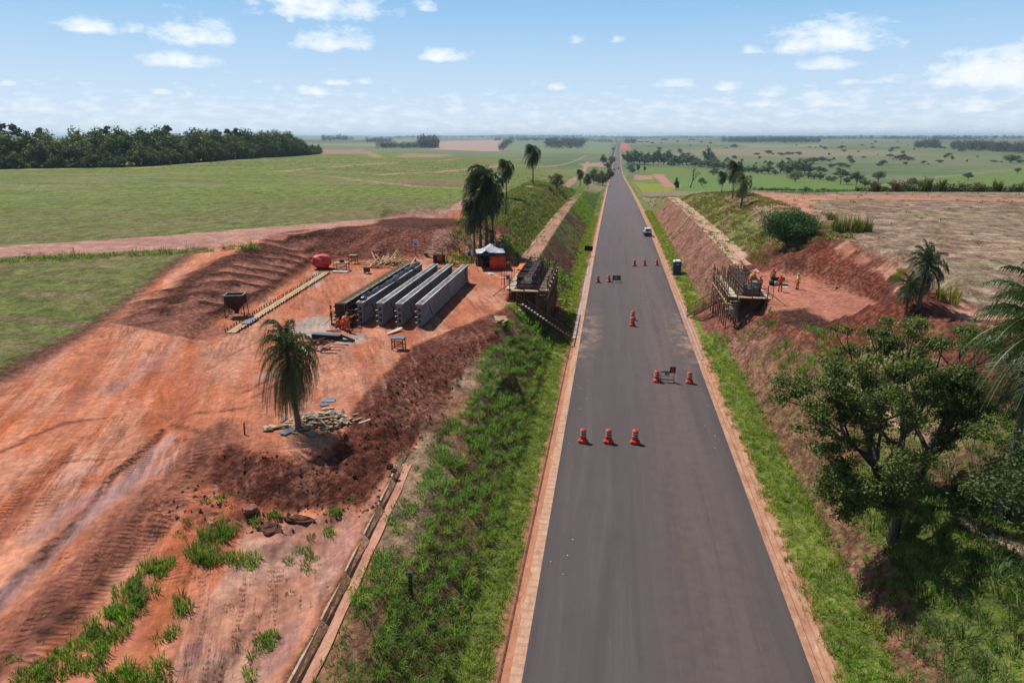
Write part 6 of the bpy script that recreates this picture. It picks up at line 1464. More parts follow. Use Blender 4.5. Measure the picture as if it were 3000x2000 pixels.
# ------------------------------------------------------------------ yard tables, machines, timber
def bench(u, v, label, w, d_, h, top, leg, rz=0., cat='table', rails=True):
    p = G(u, v); t = empty('work_table', p, rz, label, cat); b = MB(); b.box((0, 0, h), (w, d_, .06)); b.build('top', top, t)
    for sx in (-1, 1):
        for sy in (-1, 1): b = MB(); b.bar((sx * (w / 2 - .06), sy * (d_ / 2 - .06), -.05), (sx * (w / 2 - .06), sy * (d_ / 2 - .06), h), .07); b.build('leg', leg, t)
    if rails:
        for z in (h * .35, h * .75):
            for sy in (-1, 1): b = MB(); b.bar((-w / 2 + .05, sy * (d_ / 2 - .06), z), (w / 2 - .05, sy * (d_ / 2 - .06), z), .03, .08); b.build('rail', leg, t)
        b = MB(); b.bar((-w / 2 + .05, -d_ / 2 + .02, h * .1), (w / 2 - .05, -d_ / 2 + .02, h * .75), .03, .07); b.build('brace', leg, t)
    return t
bench(916, 802, 'small timber table with a grey top standing in front of the girders', 1.0, .8, .95, GREY, WOODD, .03)
t = bench(785, 622, 'work table with a saw and tools on a pale slab behind the yard', 1.7, 1.2, 1.0, mat('dusty_top', (.30, .27, .22), .8, .3, 5), STEEL, .1)
o = MB().box((.1, 0, 1.22), (.5, .4, .3)).build('saw', DSTEEL, t, .03)
o = MB().box((0, 0, 0), (2.0, 1.0, .14)).build('pale_slab', mat('pale_slab', (.5, .49, .47), .8, .2, 3)); q = G(783, 626); o.location = (q.x, q.y, q.z + .08); tag(o, 'pale concrete slab under the work table', 'slab')
t = bench(812, 606, 'second smaller table behind the work table', 1.0, .9, 1.15, mat('dusty_top', (.30, .27, .22)), STEEL)
t = bench(843, 629, 'small box shaped stool near the middle of the yard', .7, .6, .8, WOODR, WOODR); MB().box((0, 0, .55), (.6, .5, .35)).build('box', mat('dark_green_box', (.05, .055, .035), .7, .3, 6), t)
t = bench(867, 587, 'low dark trestle in front of the dug back wall', 1.0, .5, .45, WOODR, WOODR, rails=False)
def machine(u, v, label, w, d_, h, m1, m2):
    p = G(u, v); t = empty('generator', p, .2, label, 'generator'); MB().box((0, 0, h * .55), (w, d_, h * .8)).build('housing', m1, t, .04); MB().box((.1, -d_ / 2 - .02, h * .6), (w * .45, .05, h * .5)).build('red_panel', m2, t, .01)
    MB().bar((-w / 2 - .1, -d_ / 2, .08), (w / 2 + .1, -d_ / 2, .08), .08).bar((-w / 2 - .1, d_ / 2, .08), (w / 2 + .1, d_ / 2, .08), .08).build('skid', DSTEEL, t); MB().tube([(w * .3, 0, h * .9), (w * .3, 0, h * 1.15)], .05).build('exhaust', DSTEEL, t)
machine(1009, 605, 'black generator with a red panel behind the girders', 1.5, 1.0, 1.25, BLACK, mat('gen_red', (.55, .06, .05)))
def board_pile(u, v, label, n, lx, spread, m, dims=(.12, .03), rz=None, steep=0., seed=1, cat='timber pile', name='timber_pile', mats=None):
    p = G(u, v); t = empty(name, p, 0, label, cat); g = random.Random(seed); base = {}
    for k in range(n):
        L_ = lx * g.uniform(.55, 1.1); a = (rz if rz is not None else g.uniform(0, PI)) + g.uniform(-.5, .5) * (1 if rz is None else .25)
        q = Vector((g.gauss(0, spread[0]), g.gauss(0, spread[1]), 0)); z = max(.03, spread[2] * (1 - (q.x / spread[0] / 2.3) ** 2 - (q.y / spread[1] / 2.3) ** 2)) * g.random() + .03
        tilt = g.uniform(-.18, .18) + (steep if g.random() < .3 else 0); mm = (mats[g.randrange(len(mats))] if mats else m)
        if mm.name not in base: base[mm.name] = MB().box((0, 0, 0), (1, dims[0], dims[1])).build('board', mm, t); o = base[mm.name]
        else: o = part_copy(base[mm.name], t)
        o.location = (q.x, q.y, z + abs(math.sin(tilt)) * L_ / 2); o.rotation_euler = (g.uniform(-.2, .2), tilt, a); o.scale = (L_, g.uniform(.7, 1.6), 1)
    return t
board_pile(893, 607, 'jumbled heap of pale new boards against the back wall', 70, 2.1, (1.3, .8, .5), WOODL, (.13, .04), seed=2, steep=-.5)
o = board_pile(918, 603, 'splayed bundle of upright boards at the right end of the board heap', 16, 2.0, (.5, .4, .4), WOODL, (.14, .04), seed=3, steep=-.9)
board_pile(975, 592, 'three long boards lying behind the girders, left of the generator', 4, 4.8, (.5, .3, .1), WOODL, (.16, .05), rz=-.12, seed=4)
board_pile(1000, 621, 'boards lying between the far ends of the second and third girders', 7, 2.6, (.6, .5, .25), WOODD, (.2, .05), rz=-.1, seed=5, mats=[WOODD, PLY, WOODR]); board_pile(1045, 612, 'loose boards in front of the generator', 7, 2.2, (1.2, .5, .1), WOODD, (.14, .04), rz=.1, seed=6)
board_pile(905, 764, 'pale planks leaning side by side near the girder ends', 3, 1.9, (.12, .1, .06), mat('pale_plank', (.62, .55, .46), .8, .2, 5), (.2, .04), rz=1.15, seed=7)
board_pile(1152, 741, 'plywood board with two planks at the edge of the grass slope', 3, 1.5, (.25, .25, .1), PLY, (.2, .04), rz=1.1, seed=8)
o = MB().box((0, 0, 0), (1.1, 1.0, .04)).build('plywood_board', PLY); q = G(1150, 736); o.location = (q.x, q.y, q.z + .12); o.rotation_euler = (.18, .05, .3); tag(o, 'square plywood sheet tilted at the top of the grass slope', 'board')
board_pile(840, 610, 'long thin board lying along the foot of the back wall', 2, 6.5, (.1, .1, .04), WOODL, (.14, .05), rz=.02, seed=9); board_pile(872, 617, 'low trestle frame of brown boards on the yard floor', 5, 1.8, (.4, .2, .15), WOODR, (.1, .08), rz=0, seed=10); board_pile(847, 616, 'small heap of brown rubble boards', 6, .8, (.3, .2, .15), WOODR, (.1, .05), seed=11)
# black beam stack with a triangular end frame
def black_stack():
    p = G(728, 780); t = empty('steel_channel_stack', p, -.09, 'stack of black steel channels with a triangular frame at its right end', 'steel stack'); 
    for k in range(3): MB().box((.95, .22 * k - .2, .22), (2.5, .20, .42)).build('channel', DSTEEL if k else BLACK, t, .01)
    MB().box((.95, 0, .46), (2.4, .62, .04)).build('lid', mat('blue_grey_lid', (.10, .115, .14), .4, .2, 4, spec=.5), t)
    for a, c in (((2.2, .3, .3), (3.5, -.25, .15)), ((2.2, -.35, .1), (3.5, -.25, .15)), ((2.2, -.35, .1), (2.2, .3, .3))): MB().bar(a, c, .12, .16).build('frame_bar', DSTEEL, t)
black_stack()
board_pile(768, 762, 'yellow strip boards lying behind the black steel stack', 3, 1.6, (.2, .1, .05), WOODL, (.08, .03), rz=-.05, seed=12)
board_pile(735, 792, 'heap of rusty steel bars and short lengths left of the black stack', 18, 1.3, (.55, .3, .2), REBAR, (.07, .07), rz=1.2, seed=13, cat='steel pile', name='steel_pile'); board_pile(706, 790, 'loose rusty bars fanned out beside the heap of bars', 9, 1.5, (.4, .2, .1), REBAR, (.05, .05), rz=.5, seed=14, cat='steel pile', name='steel_pile'); board_pile(722, 807, 'dark scrap pieces below the heap of bars', 10, .6, (.5, .2, .1), STEEL, (.1, .08), seed=15, cat='steel pile', name='steel_pile')
for i, (u, v) in enumerate([(783,794),(774,800),(764,806),(755,812)]):
    q = G(u, v); o = MB().bar((-.65, 0, .04), (.65, 0, .04), .06).build('loose_bar', REBAR); o.location = q; o.rotation_euler = (0, 0, .06); tag(o, ['brown bar lying on the yard, farthest of a row of four', 'brown bar, second of four lying in steps', 'brown bar, third of four lying in steps', 'brown bar, nearest of the row of four on the yard'][i], 'bar', 'four bars laid out in steps')
# scrap wood heap by the palm
SCR = [WOODL, PLY, WOODD, mat('dusty_grey_board', (.16, .16, .17), .7, .3, 4), mat('bleached_board', (.46, .36, .25), .8, .3, 4)]
board_pile(742, 973, 'wide heap of splintered scrap boards right of the near palm', 190, .75, (.85, .55, .45), WOODL, (.13, .04), seed=20, mats=SCR, cat='scrap wood heap', name='scrap_heap')
board_pile(706, 985, 'scrap boards scattered around the foot of the near palm', 30, .6, (.5, .3, .12), WOODL, (.12, .04), seed=21, mats=SCR, cat='scrap wood heap', name='scrap_heap'); board_pile(632, 986, 'few flat boards lying left of the near palm', 7, .8, (.35, .2, .06), WOODD, (.2, .04), seed=22, mats=SCR)
for i, (u, v, w, h, lab) in enumerate([(755, 922, .8, .6, 'blue grey panel lying behind the scrap heap, larger of two'), (745, 934, .5, .35, 'small blue grey panel partly under the larger one'), (662, 996, 1.0, .45, 'blue grey panel lying against the foot of the near palm'), (720, 1002, .7, .3, 'grey green panel in the shade right of the palm foot')]):
    q = G(u, v); o = MB().box((0, 0, 0), (w, h, .035)).build('panel', GREY); o.location = (q.x, q.y, q.z + .08); o.rotation_euler = (.1, .05, .3 + i * .5); tag(o, lab, 'panel')
# stake and far sign, posts
q = G(562, 1000); o = MB().bar((0, 0, -.2), (.05, 0, .75), .06).build('stake', WOODR); o.location = q; tag(o, 'short wooden stake alone on the edge of the spoil', 'stake')
def signpost(u, v, h, w, sh, label, m, cat='sign'):
    p = G(u, v); t = empty('signboard', p, .15, label, cat); MB().bar((0, 0, -.2), (.05, .02, h), .06).build('post', WOODR, t); MB().box((.03, -.05, h - sh / 2), (w, .03, sh), ry=.08).build('board', m, t); return t
t = signpost(955, 590, 1.9, .65, .95, 'bluish white notice board on a post against the back wall', mat('sign_white', (.55, .58, .66), .6, .1, 8))
for k in range(3): MB().box((.02, -.085, 1.72 - .13 * k), (.42, .01, .03)).build('blue_line', mat('sign_ink', (.12, .15, .32), .6, .1, 8), t)
MB().box((.02, -.085, 1.22), (.34, .01, .30)).build('blue_square', mat('sign_ink', (.12, .15, .32)), t)
signpost(1064, 603, 1.2, .5, .3, 'small grey notice on a post left of the water stand', mat('sign_grey2', (.28, .25, .27))); signpost(1090, 600, 1.25, .5, .3, 'small grey notice on a post right of the water stand', mat('sign_grey2', (.28, .25, .27)))
def water_stand():
    p = G(1078, 604); t = empty('water_stand', p, 0, 'wooden stand carrying a blue water barrel beside the tent', 'water stand')
    for sx in (-1, 1):
        for sy in (-1, 1): MB().bar((sx * .35, sy * .25, -.05), (sx * .32, sy * .22, .95), .06).build('leg', WOODR, t)
    MB().box((0, 0, .96), (.85, .6, .05)).build('shelf', WOODD, t); MB().box((0, -.25, .5), (.8, .04, .06)).build('rail', WOODR, t)
    BLU = mat('barrel_blue', (.015, .09, .40), .4, .15, 6, spec=.5); MB().lathe([(.20, .99), (.22, 1.02), (.22, 1.45), (.17, 1.55), (.07, 1.58), (.07, 1.63)], 16).build('barrel', BLU, t); MB().box((.36, -.1, 1.1), (.15, .15, .2)).build('jug', WHITE, t, .02)
water_stand()
q = G(1035, 620); o = MB().lathe([(.20, 0), (.23, .5), (.24, .52)], 14).build('bucket', BLACK); o.location = q; tag(o, 'black bucket standing behind the two right hand girders', 'bucket')
q = G(952, 600); o = MB().lathe([(.22, 0), (.25, .45)], 12).build('bucket', mat('grey_blue_bucket', (.12, .14, .22))); o.location = q; tag(o, 'grey blue bucket at the far end of the form', 'bucket')
# ------------------------------------------------------------------ canopy tent
def tent():
    p = G(1126, 616); t = empty('canopy_tent', (p.x, p.y, p.z), R(14), 'site tent with a silver and navy canopy and orange side walls', 'tent'); w, d_, h = 1.75, 1.75, 2.15
    SIL = mat('silver_canopy', (.55, .54, .60), .35, .25, 2, spec=.6); NAV = mat('navy_valance', (.025, .03, .08), .6, .2, 5); ORW = mat('orange_wall', (.60, .075, .022), .6, .3, 1.6)
    for sx in (-1, 1):
        for sy in (-1, 1): MB().bar((sx * w, sy * d_, -.3), (sx * w, sy * d_, h), .05).build('pole', mat('tent_pole', (.3, .3, .3), .4, .1, 5, metal=.6), t)
    n = 12; V = []; 
    for i in range(n + 1):
        for j in range(n + 1):
            a, b_ = i / n * 2 - 1, j / n * 2 - 1; m_ = max(abs(a), abs(b_)); r = math.hypot(a, b_)
            z = h + .98 * (1 - m_) ** 1.15 - .16 * math.sin(PI * min(1, m_)) * (1 - .6 * (abs(abs(a) - abs(b_)))) + .55 * math.exp(-((a + .35) / .16) ** 2 - ((b_ + .75) / .3) ** 2) + .03 * math.sin(a * 9 + b_ * 7)
            V.append((a * w * 1.04, b_ * d_ * 1.04, z))
    F = [(i * (n + 1) + j, (i + 1) * (n + 1) + j, (i + 1) * (n + 1) + j + 1, i * (n + 1) + j + 1) for i in range(n) for j in range(n)]; o = new_obj('canopy', V, F, SIL, t, True); s_ = o.modifiers.new('s', 'SOLIDIFY'); s_.thickness = .01
    for (a, c) in (((-w, -d_), (w, -d_)), ((w, -d_), (w, d_)), ((w, d_), (-w, d_)), ((-w, d_), (-w, -d_))):
        m_ = 10; V = []
        for i in range(m_ + 1):
            f = i / m_; x, y = (a[0] + (c[0] - a[0]) * f) * 1.045, (a[1] + (c[1] - a[1]) * f) * 1.045; V += [(x, y, h + .03), (x, y, h - .30 - .03 * math.sin(f * 25))]
        o = new_obj('valance', V, [(2 * i, 2 * i + 1, 2 * i + 3, 2 * i + 2) for i in range(m_)], NAV, t); s_ = o.modifiers.new('s', 'SOLIDIFY'); s_.thickness = .01
    def wall(a, c, z0, z1, mm, nm):
        m_ = 16; V = []
        for i in range(m_ + 1):
            f = i / m_; x, y = a[0] + (c[0] - a[0]) * f, a[1] + (c[1] - a[1]) * f; o_ = .05 * math.sin(f * 19); V += [(x + o_, y + o_ * .6, z0 + .04 * math.sin(f * 7)), (x, y, z1)]
        o = new_obj(nm, V, [(2 * i, 2 * i + 2, 2 * i + 3, 2 * i + 1) for i in range(m_)], mm, t, True); s_ = o.modifiers.new('s', 'SOLIDIFY'); s_.thickness = .012
    wall((w * .98, -d_ * .98), (w * .98, d_ * .98), .0, h - .05, ORW, 'side_wall'); wall((-w * .1, -d_ * .99), (w * .97, -d_ * .99), .0, h - .05, ORW, 'front_wall'); wall((-w, d_ * .98), (w * .97, d_ * .98), .0, h - .05, NAV, 'back_wall')
    MB().box((.15, -d_ * 1.07, h - .12), (.62, .04, .42)).build('black_flap', BLACK, t)
    MB().box((-w * .2, .3, .75), (1.4, .6, .05)).build('table_top', WOODD, t)
    for sx in (-1, 1): MB().bar((-w * .2 + sx * .6, .3, 0), (-w * .2 + sx * .6, .3, .75), .06).build('table_leg', WOODR, t)
tent()
q = G(1104, 612); o = MB().box((0, 0, .5), (.9, .6, 1.1)).build('brown_cabinet', mat('cabinet_brown', (.10, .05, .03))); o.location = q; tag(o, 'brown cabinet standing at the left side of the tent', 'cabinet')
q = G(1130, 632)
def rag(u, v, s, m, label, seed):
    p = G(u, v); bm = bmesh.new(); bmesh.ops.create_icosphere(bm, subdivisions=3, radius=1); g = random.Random(seed); k = [g.uniform(2, 6) for _ in range(4)]
    for w_ in bm.verts: c = w_.co; r = 1 + .25 * math.sin(c.x * k[0] + k[2]) * math.cos(c.y * k[1]) + .12 * math.sin(c.z * 7 + c.x * 8); w_.co = (c.x * s[0] * r, c.y * s[1] * r, max(0, c.z) * s[2] * r)
    me = bpy.data.meshes.new('bag'); bm.to_mesh(me); bm.free(); me.materials.append(m); o = bpy.data.objects.new('bag', me); scene.collection.objects.link(o); o.location = p; tag(o, label, 'bag')
rag(1125, 631, (.5, .3, .22), mat('white_bag', (.72, .71, .70)), 'crumpled white sack lying in front of the tent', 3); rag(1192, 717, (.22, .18, .14), mat('white_bag', (.72, .71, .70)), 'small white bag below the left abutment', 4)
p = G(1163, 640); t = empty('cool_box', p, .1, 'blue cool box with a white lid lying open on the ground', 'cool box'); MB().box((.2, 0, .22), (.42, .35, .42)).build('box', mat('box_blue', (.02, .09, .45), .4, .1, 5, spec=.5), t, .03); MB().box((-.35, 0, .06), (.8, .3, .08)).build('lid', WHITE, t, .02)
# marker post in the near grass
p = at(942, 1322, 3.2); p.z = gz(p.x, p.y); t = empty('marker_post', p, 0, 'dark marker post standing in the tall grass left of the road', 'post'); MB().box((0, 0, .45), (.13, .13, 1.3)).build('post', mat('post_dark', (.05, .045, .03), .8, .5, 9), t); MB().box((0, 0, 1.12), (.24, .2, .05)).build('cap', mat('post_cap', (.06, .055, .07)), t)
for k in range(5): MB().box((0, -.068, .2 + .2 * k), (.12, .006, .07), rx=0).build('pale_band', mat('post_band', (.16, .14, .07)), t)
# boulders of clay
def clod(u, v, s, label, seed, m):
    p = G(u, v); bm = bmesh.new(); bmesh.ops.create_icosphere(bm, subdivisions=3, radius=1); g = random.Random(seed); ph = [g.uniform(0, 6) for _ in range(6)]
    for w_ in bm.verts:
        c = w_.co; r = 1 + .16 * math.sin(c.x * 4 + ph[0]) * math.cos(c.y * 5 + ph[1]) + .09 * math.sin(c.z * 9 + ph[2]) + .07 * math.sin(c.x * 13 + c.y * 11 + ph[3]) + g.uniform(-.04, .04); w_.co = (c.x * s[0] * r, c.y * s[1] * r, c.z * s[2] * r)
    me = bpy.data.meshes.new('clay_boulder'); bm.to_mesh(me); bm.free(); me.materials.append(m); o = bpy.data.objects.new('clay_boulder', me); scene.collection.objects.link(o); o.location = (p.x, p.y, p.z + s[2] * .45); tag(o, label, 'boulder', 'clay boulders below the spoil')
CLAY = mat('clay_clod', (.13, .055, .04), .95, .5, 6, bump=.9); clod(622, 1225, (.62, .42, .34), 'large dark clay boulder beside the long grass in the foreground', 1, CLAY); clod(690, 1203, (.75, .25, .16), 'flat clay slab right of the large boulder', 2, CLAY); clod(575, 1178, (.4, .3, .18), 'reddish clay lump left of the large boulder', 3, mat('clay_red', (.28, .12, .08), .95, .4, 6, bump=.8)); clod(895, 1080, (.2, .18, .2), 'small dark clod near the head of the drainage channel', 4, CLAY); clod(905, 1090, (.16, .14, .12), 'smaller dark clod beside the channel head', 5, CLAY)
g_ = random.Random(9)
cv, cf = [], []
b = MB()
for k in range(1500):
    x, y = g_.uniform(-23, -13.4), g_.uniform(25, 56); d_ = float(sdist(np.array([x]), np.array([y]), PADL)[0])
    if not (.2 < d_ < 5.6): continue
    s = g_.uniform(.04, .13) * (1.5 if g_.random() < .06 else 1); z = gz(x, y); V = [(x + s * g_.uniform(.7, 1.2) * a, y + s * g_.uniform(.7, 1.2) * c, z + s * e * .8) for a, c, e in ((1,0,0),(0,1,0),(-1,0,0),(0,-1,0),(0,0,1),(0,0,-1))]
    b.add(V, [(0,1,4),(1,2,4),(2,3,4),(3,0,4),(1,0,5),(2,1,5),(3,2,5),(0,3,5)])
tag(b.build('clods', CLAY), 'loose dark clods over the tipped spoil', 'soil', None, 'stuff')
# ------------------------------------------------------------------ bridge abutments under construction
def abutment(side, x0, x1, y0, y1, ztop, label, gside):
    """side: +1 road lies towards +x of it (left abutment), -1 the other; x0..x1 pile cap"""
    t = empty('bridge_abutment', (0, 0, 0), 0, label, 'bridge abutment'); xc = (x0 + x1) / 2; xr, xb = (x1, x0) if side > 0 else (x0, x1) # xr road side, xb bank side
    zb = 2.6; b = MB(); b.box((xc, (y0 + y1) / 2, (zb + ztop - .9) / 2), (x1 - x0 - .3, y1 - y0 - .3, ztop - .9 - zb)); b.build('pile_cap', CONCD, t)
    # form boards round the seat
    b = MB(); b.box((xc - side * .1, (y0 + y1) / 2, ztop - .75), (1.5, y1 - y0, .9)); b.build('wet_concrete', mat('fresh_concrete', (.10, .10, .115), .6, .35, 3), t, .01)
    pf = None
    for s, x in ((-1, xc - side * .1 - .80), (1, xc - side * .1 + .80)):
        n = 8
        for k in range(n):
            y = y0 + (k + .5) * (y1 - y0) / n; bb = MB(); bb.box((0, 0, 0), (.05, (y1 - y0) / n - .03, 1.45))
            if pf is None: pf = bb.build('form_panel', mat('form_panel_dark', (.075, .035, .03), .8, .4, 4), t, loc=(x, y, ztop - .25))
            else: part_copy(pf, t, (x, y, ztop - .25 + .03 * (k % 2)))
        for z in (ztop - .1, ztop - .55): bb = MB(); bb.bar((x + s * .08, y0 - .15, z), (x + s * .08, y1 + .15, z), .09, .12); bb.build('waler', STEEL if z > ztop - .3 else WOODR, t)
    # crossing ties and cleats on top
    ct = None
    for k in range(14):
        y = y0 + .3 + k * (y1 - y0 - .6) / 13; bb = MB(); bb.box((0, 0, 0), (1.9, .07, .08))
        if ct is None: ct = bb.build('tie_beam', mat('pale_tie', (.38, .28, .20), .8, .3, 6), t, loc=(xc - side * .1, y, ztop + .32))
        elif k % 3: part_copy(ct, t, (xc - side * .1 + .1 * (k % 2), y, ztop + .32), (0, 0, random.uniform(-.06, .06)))
    rb = MB()
    for k in range(26):
        y = y0 + .2 + k * (y1 - y0 - .4) / 25
        for dx in (-.55, -.2, .2, .55): x = xc - side * .1 + dx; rb.bar((x, y, ztop - .2), (x + random.uniform(-.05, .05), y, ztop + random.uniform(.3, .9)), .022)
    tag(rb.build('rebar_cage', REBAR, t), kind='stuff')
    # work platform on the road side, on posts
    pw = 1.0; xa, xo = xr + side * .15, xr + side * (.15 + pw); bd = None; n = 9
    for k in range(n):
        y = y0 - .6 + (k + .5) * (y1 - y0 + .9) / n; bb = MB(); bb.box((0, 0, 0), (pw * .92, (y1 - y0 + .9) / n * .96, .05))
        if bd is None: bd = bb.build('platform_board', (mat('pale_timber', (.50, .41, .30), .8, .3, 5) if side < 0 else mat('grey_brown_board', (.15, .10, .07), .85, .4, 5)), t, loc=((xa + xo) / 2, y, ztop - 1.0))
        else: part_copy(bd, t, ((xa + xo) / 2 + .03 * (k % 2), y, ztop - 1.0 + .03 * (k % 3)), (random.uniform(-.03, .03), random.uniform(-.04, .04), random.uniform(-.02, .02)))
    ps = None; n = 10
    for k in range(n):
        y = y0 - .5 + k * (y1 - y0 + .7) / (n - 1)
        for x, top in ((xa + side * .05, ztop + .35), (xo, ztop + .25 + .15 * (k % 2))):
            bot = min(gz(x, y), ztop - 1.5) - .4; bb = MB(); bb.box((0, 0, 0), (.10, .10, 1))
            if ps is None: ps = bb.build('post', WOODD, t, loc=(x, y, (top + bot) / 2)); ps.scale = (1, 1, top - bot)
            else: part_copy(ps, t, (x, y, (top + bot) / 2), (random.uniform(-.03, .03), random.uniform(-.03, .03), 0), (1, 1, top - bot))
        bb = MB(); bb.bar((xa, y, ztop - 1.08), (xo + side * .12, y, ztop - 1.08), .08, .10); bb.build('bearer', WOODD, t)
        if k % 2 == 0: bb = MB(); bb.bar((xa + side * .05, y, ztop - 2.3), (xo + side * .1, y, ztop - 2.3), .30, .12); bb.build('lower_bearer', mat('pale_timber', (.50, .41, .30), .8, .3, 5) if side < 0 else WOODD, t)
    for z, off in ((ztop - 1.75, .0), (ztop - .35, .05)):
        bb = MB(); bb.bar((xo + side * off, y0 - .6, z), (xo + side * off, y1 + .3, z), .06, .18); bb.build('ledger', WOODD if off else WOODL, t)
    if side > 0:
        for k in range(7): bb = MB(); bb.box((xo, y0 - .5 + k * (y1 - y0 + .4) / 6, ztop - .92), (.34, .30, .16), random.uniform(-.2, .2)); bb.build('pale_block', mat('pale_block', (.62, .55, .42), .85, .2, 6), t)
    # near end: platform, rails, curved toe board and stair of blocks
    ye = y0 - .55; bb = MB(); bb.box((xc, ye - .05, ztop - 1.0), (x1 - x0 + .4, .95, .05)); bb.build('end_platform', PLY, t)
    bb = MB(); bb.bar((x0 - .3, ye - .5, ztop - 1.0), (x1 + .3, ye - .5, ztop - 1.0), .05, .10); bb.build('toe_board', WOODL, t)
    for z in (ztop - .45, ztop + .05): bb = MB(); bb.bar((x0 - .35, ye - .5, z + .04), (x1 + .35, ye - .5, z), .06); bb.build('guard_rail', WOODR, t)
    for x in (x0 - .3, xc, x1 + .3): bb = MB(); bb.bar((x, ye - .5, min(gz(x, ye - .5), ztop - 2.5) - .3), (x, ye - .5, ztop + .35), .09); bb.build('end_post', WOODR, t)
    bb = MB(); bb.box((xc, y0 - .03, ztop - 1.75), (x1 - x0 - .35, .06, 1.6)); bb.build('end_form', mat('form_panel_dark', (.075, .035, .03)), t)
    for k in range(5): bb = MB(); bb.box((xr + side * .55, y0 - .75 + .03 * k, ztop - 1.4 - .32 * k), (.75, .42, .07)); bb.build('crib_block', mat('pale_timber', (.50, .41, .30), .8, .3, 5) if side < 0 else WOODD, t)
    bb = MB(); bb.bar((x0 + .2, ye - .45, ztop - 2.6), (x1 - .1, ye - .45, ztop - 1.2), .05); bb.build('diagonal_brace', WOODR, t)
    # bank-side gangway
    bb = MB(); bb.box((xb - side * .55, (y0 + y1) / 2 - 1.0, 5.12), (.9, (y1 - y0) * .7, .05)); bb.build('gangway', mat('gang_pale', (.44, .38, .33), .8, .3, 4), t)
    bb = MB(); bb.bar((xb - side * .1, y0 + .2, ztop - .2), (xb - side * 1.9, y0 - 2.2, 5.05), .06); bb.bar((xb - side * 1.0, y0 - .2, ztop - 1.2), (xb - side * 1.0, y0 - .2, ztop + .2), .05); bb.build('raking_prop', WOODR, t)
    return t
abutment(+1, -13.1, -10.6, 71.0, 83.5, 6.35, 'left bridge abutment wrapped in dark timber forms, next to the tent', 0)
abutment(-1, 10.1, 12.4, 70.6, 80.5, 6.45, 'right bridge abutment with timber platforms and posts, where the men work', 0)
q = at(1700, 632, 7.0)
o = MB().box((0, 0, 0), (.9, .5, .12)).build('steel_plate', mat('pale_steel', (.5, .52, .56), .35, .1, 4, metal=.6)); o.location = (11.4, 71.0, 6.86); tag(o, 'pale steel plate at the near end of the right abutment', 'plate')
# starter bars behind the left abutment, orange tarp
t = empty('starter_bars', (-14.4, 76.5, 4.95), 0, 'group of tall thin steel bars standing left of the left abutment', 'steel bars')
for k in range(9): MB().bar((-.6 + .35 * (k % 4), -2 + .9 * (k // 2), -.1), (-.6 + .35 * (k % 4) + .05, -2 + .9 * (k // 2), 1.6 + .5 * random.random()), .035).build('bar', REBAR, t)
# raised tarp
V = [(-14.6, 83.5, 5.1), (-13.2, 83.2, 5.15), (-12.9, 85.6, 5.6), (-14.4, 86.0, 5.45), (-13.9, 84.4, 5.42)]
o = new_obj('orange_sheet', V, [(0, 1, 4), (1, 2, 4), (2, 3, 4), (3, 0, 4)], mat('orange_sheet', (.62, .17, .04), .6, .2, 2)); s_ = o.modifiers.new('s', 'SOLIDIFY'); s_.thickness = .02; tag(o, 'orange sheet spread on the ground behind the left abutment', 'sheet')
# ------------------------------------------------------------------ steps down to the road
def stairs(p0, p1, n, label, block, rail_side, w=.8, side=1):
    a, b_ = Vector(p0), Vector(p1); t = empty('site_steps', a, 0, label, 'steps'); d = b_ - a; L_ = Vector((d.x, d.y, 0)).length; dn = Vector((d.x, d.y, 0)).normalized(); nr = Vector((dn.y, -dn.x, 0)); ang = math.atan2(dn.y, dn.x)
    for s in (-1, 1): MB().bar(nr * s * w / 2 + Vector((0, 0, -.08)), nr * s * w / 2 + d + Vector((0, 0, -.08)), .06, .20).build('stringer', WOODR, t)
    bb = MB(); bb.box((0, 0, 0), (.26, w * .95, .06)); tr = bb.build('tread', block, t); bb = MB(); bb.box((0, 0, 0), (.17, .24, .13)); bl = bb.build('edge_block', mat('pale_block', (.52, .45, .38), .85, .2, 6), t)
    for k in range(n):
        f = (k + .5) / n; q = d * f
        if k: o = part_copy(tr, t)
        else: o = tr
        o.location = q + Vector((0, 0, .02)); o.rotation_euler = (0, 0, ang)
        if k: o = part_copy(bl, t)
        else: o = bl
        e = nr * rail_side * -(w / 2 + .02); o.location = q + e + Vector((0, 0, .10)); o.rotation_euler = (0, 0, ang + random.uniform(-.15, .15))
    for k in range(5): f = k / 4; q = d * f + nr * rail_side * (w / 2 + .05); MB().bar(q + Vector((0, 0, -.6)), q + Vector((0, 0, 1.05)), .06).build('rail_post', WOODD, t)
    for z in (1.02, .55): MB().bar(nr * rail_side * (w / 2 + .1) + Vector((0, 0, z)), nr * rail_side * (w / 2 + .1) + d + Vector((0, 0, z)), .05, .09).build('hand_rail', WOODD, t)
stairs((-12.0, 66.9, 4.75), (-7.3, 71.2, .25), 17, 'timber steps with pale block edging going down beside the left abutment', WOODR, -1)
stairs((9.6, 76.2, 4.1), (6.9, 82.6, .25), 14, 'timber steps with a handrail going down from the right abutment to the gutter', WOODD, -1)
board_pile(1290, 714, 'three pale boards fallen at the foot of the left cutting', 4, 1.5, (.5, .4, .1), WOODL, (.12, .04), seed=31); board_pile(1282, 690, 'loose sticks on the grass below the left abutment', 4, 1.0, (.3, .3, .1), WOODL, (.08, .04), seed=32)
board_pile(1918, 664, 'few broken boards at the far side of the right yard', 6, 1.6, (.6, .3, .15), WOODL, (.14, .04), seed=33)
board_pile(1560, 639, 'plank laid across the right gutter beside the toilet', 2, 2.0, (.05, .1, .03), WOODD, (.2, .05), rz=0., seed=34)
MB_ = MB(); g_ = random.Random(4)
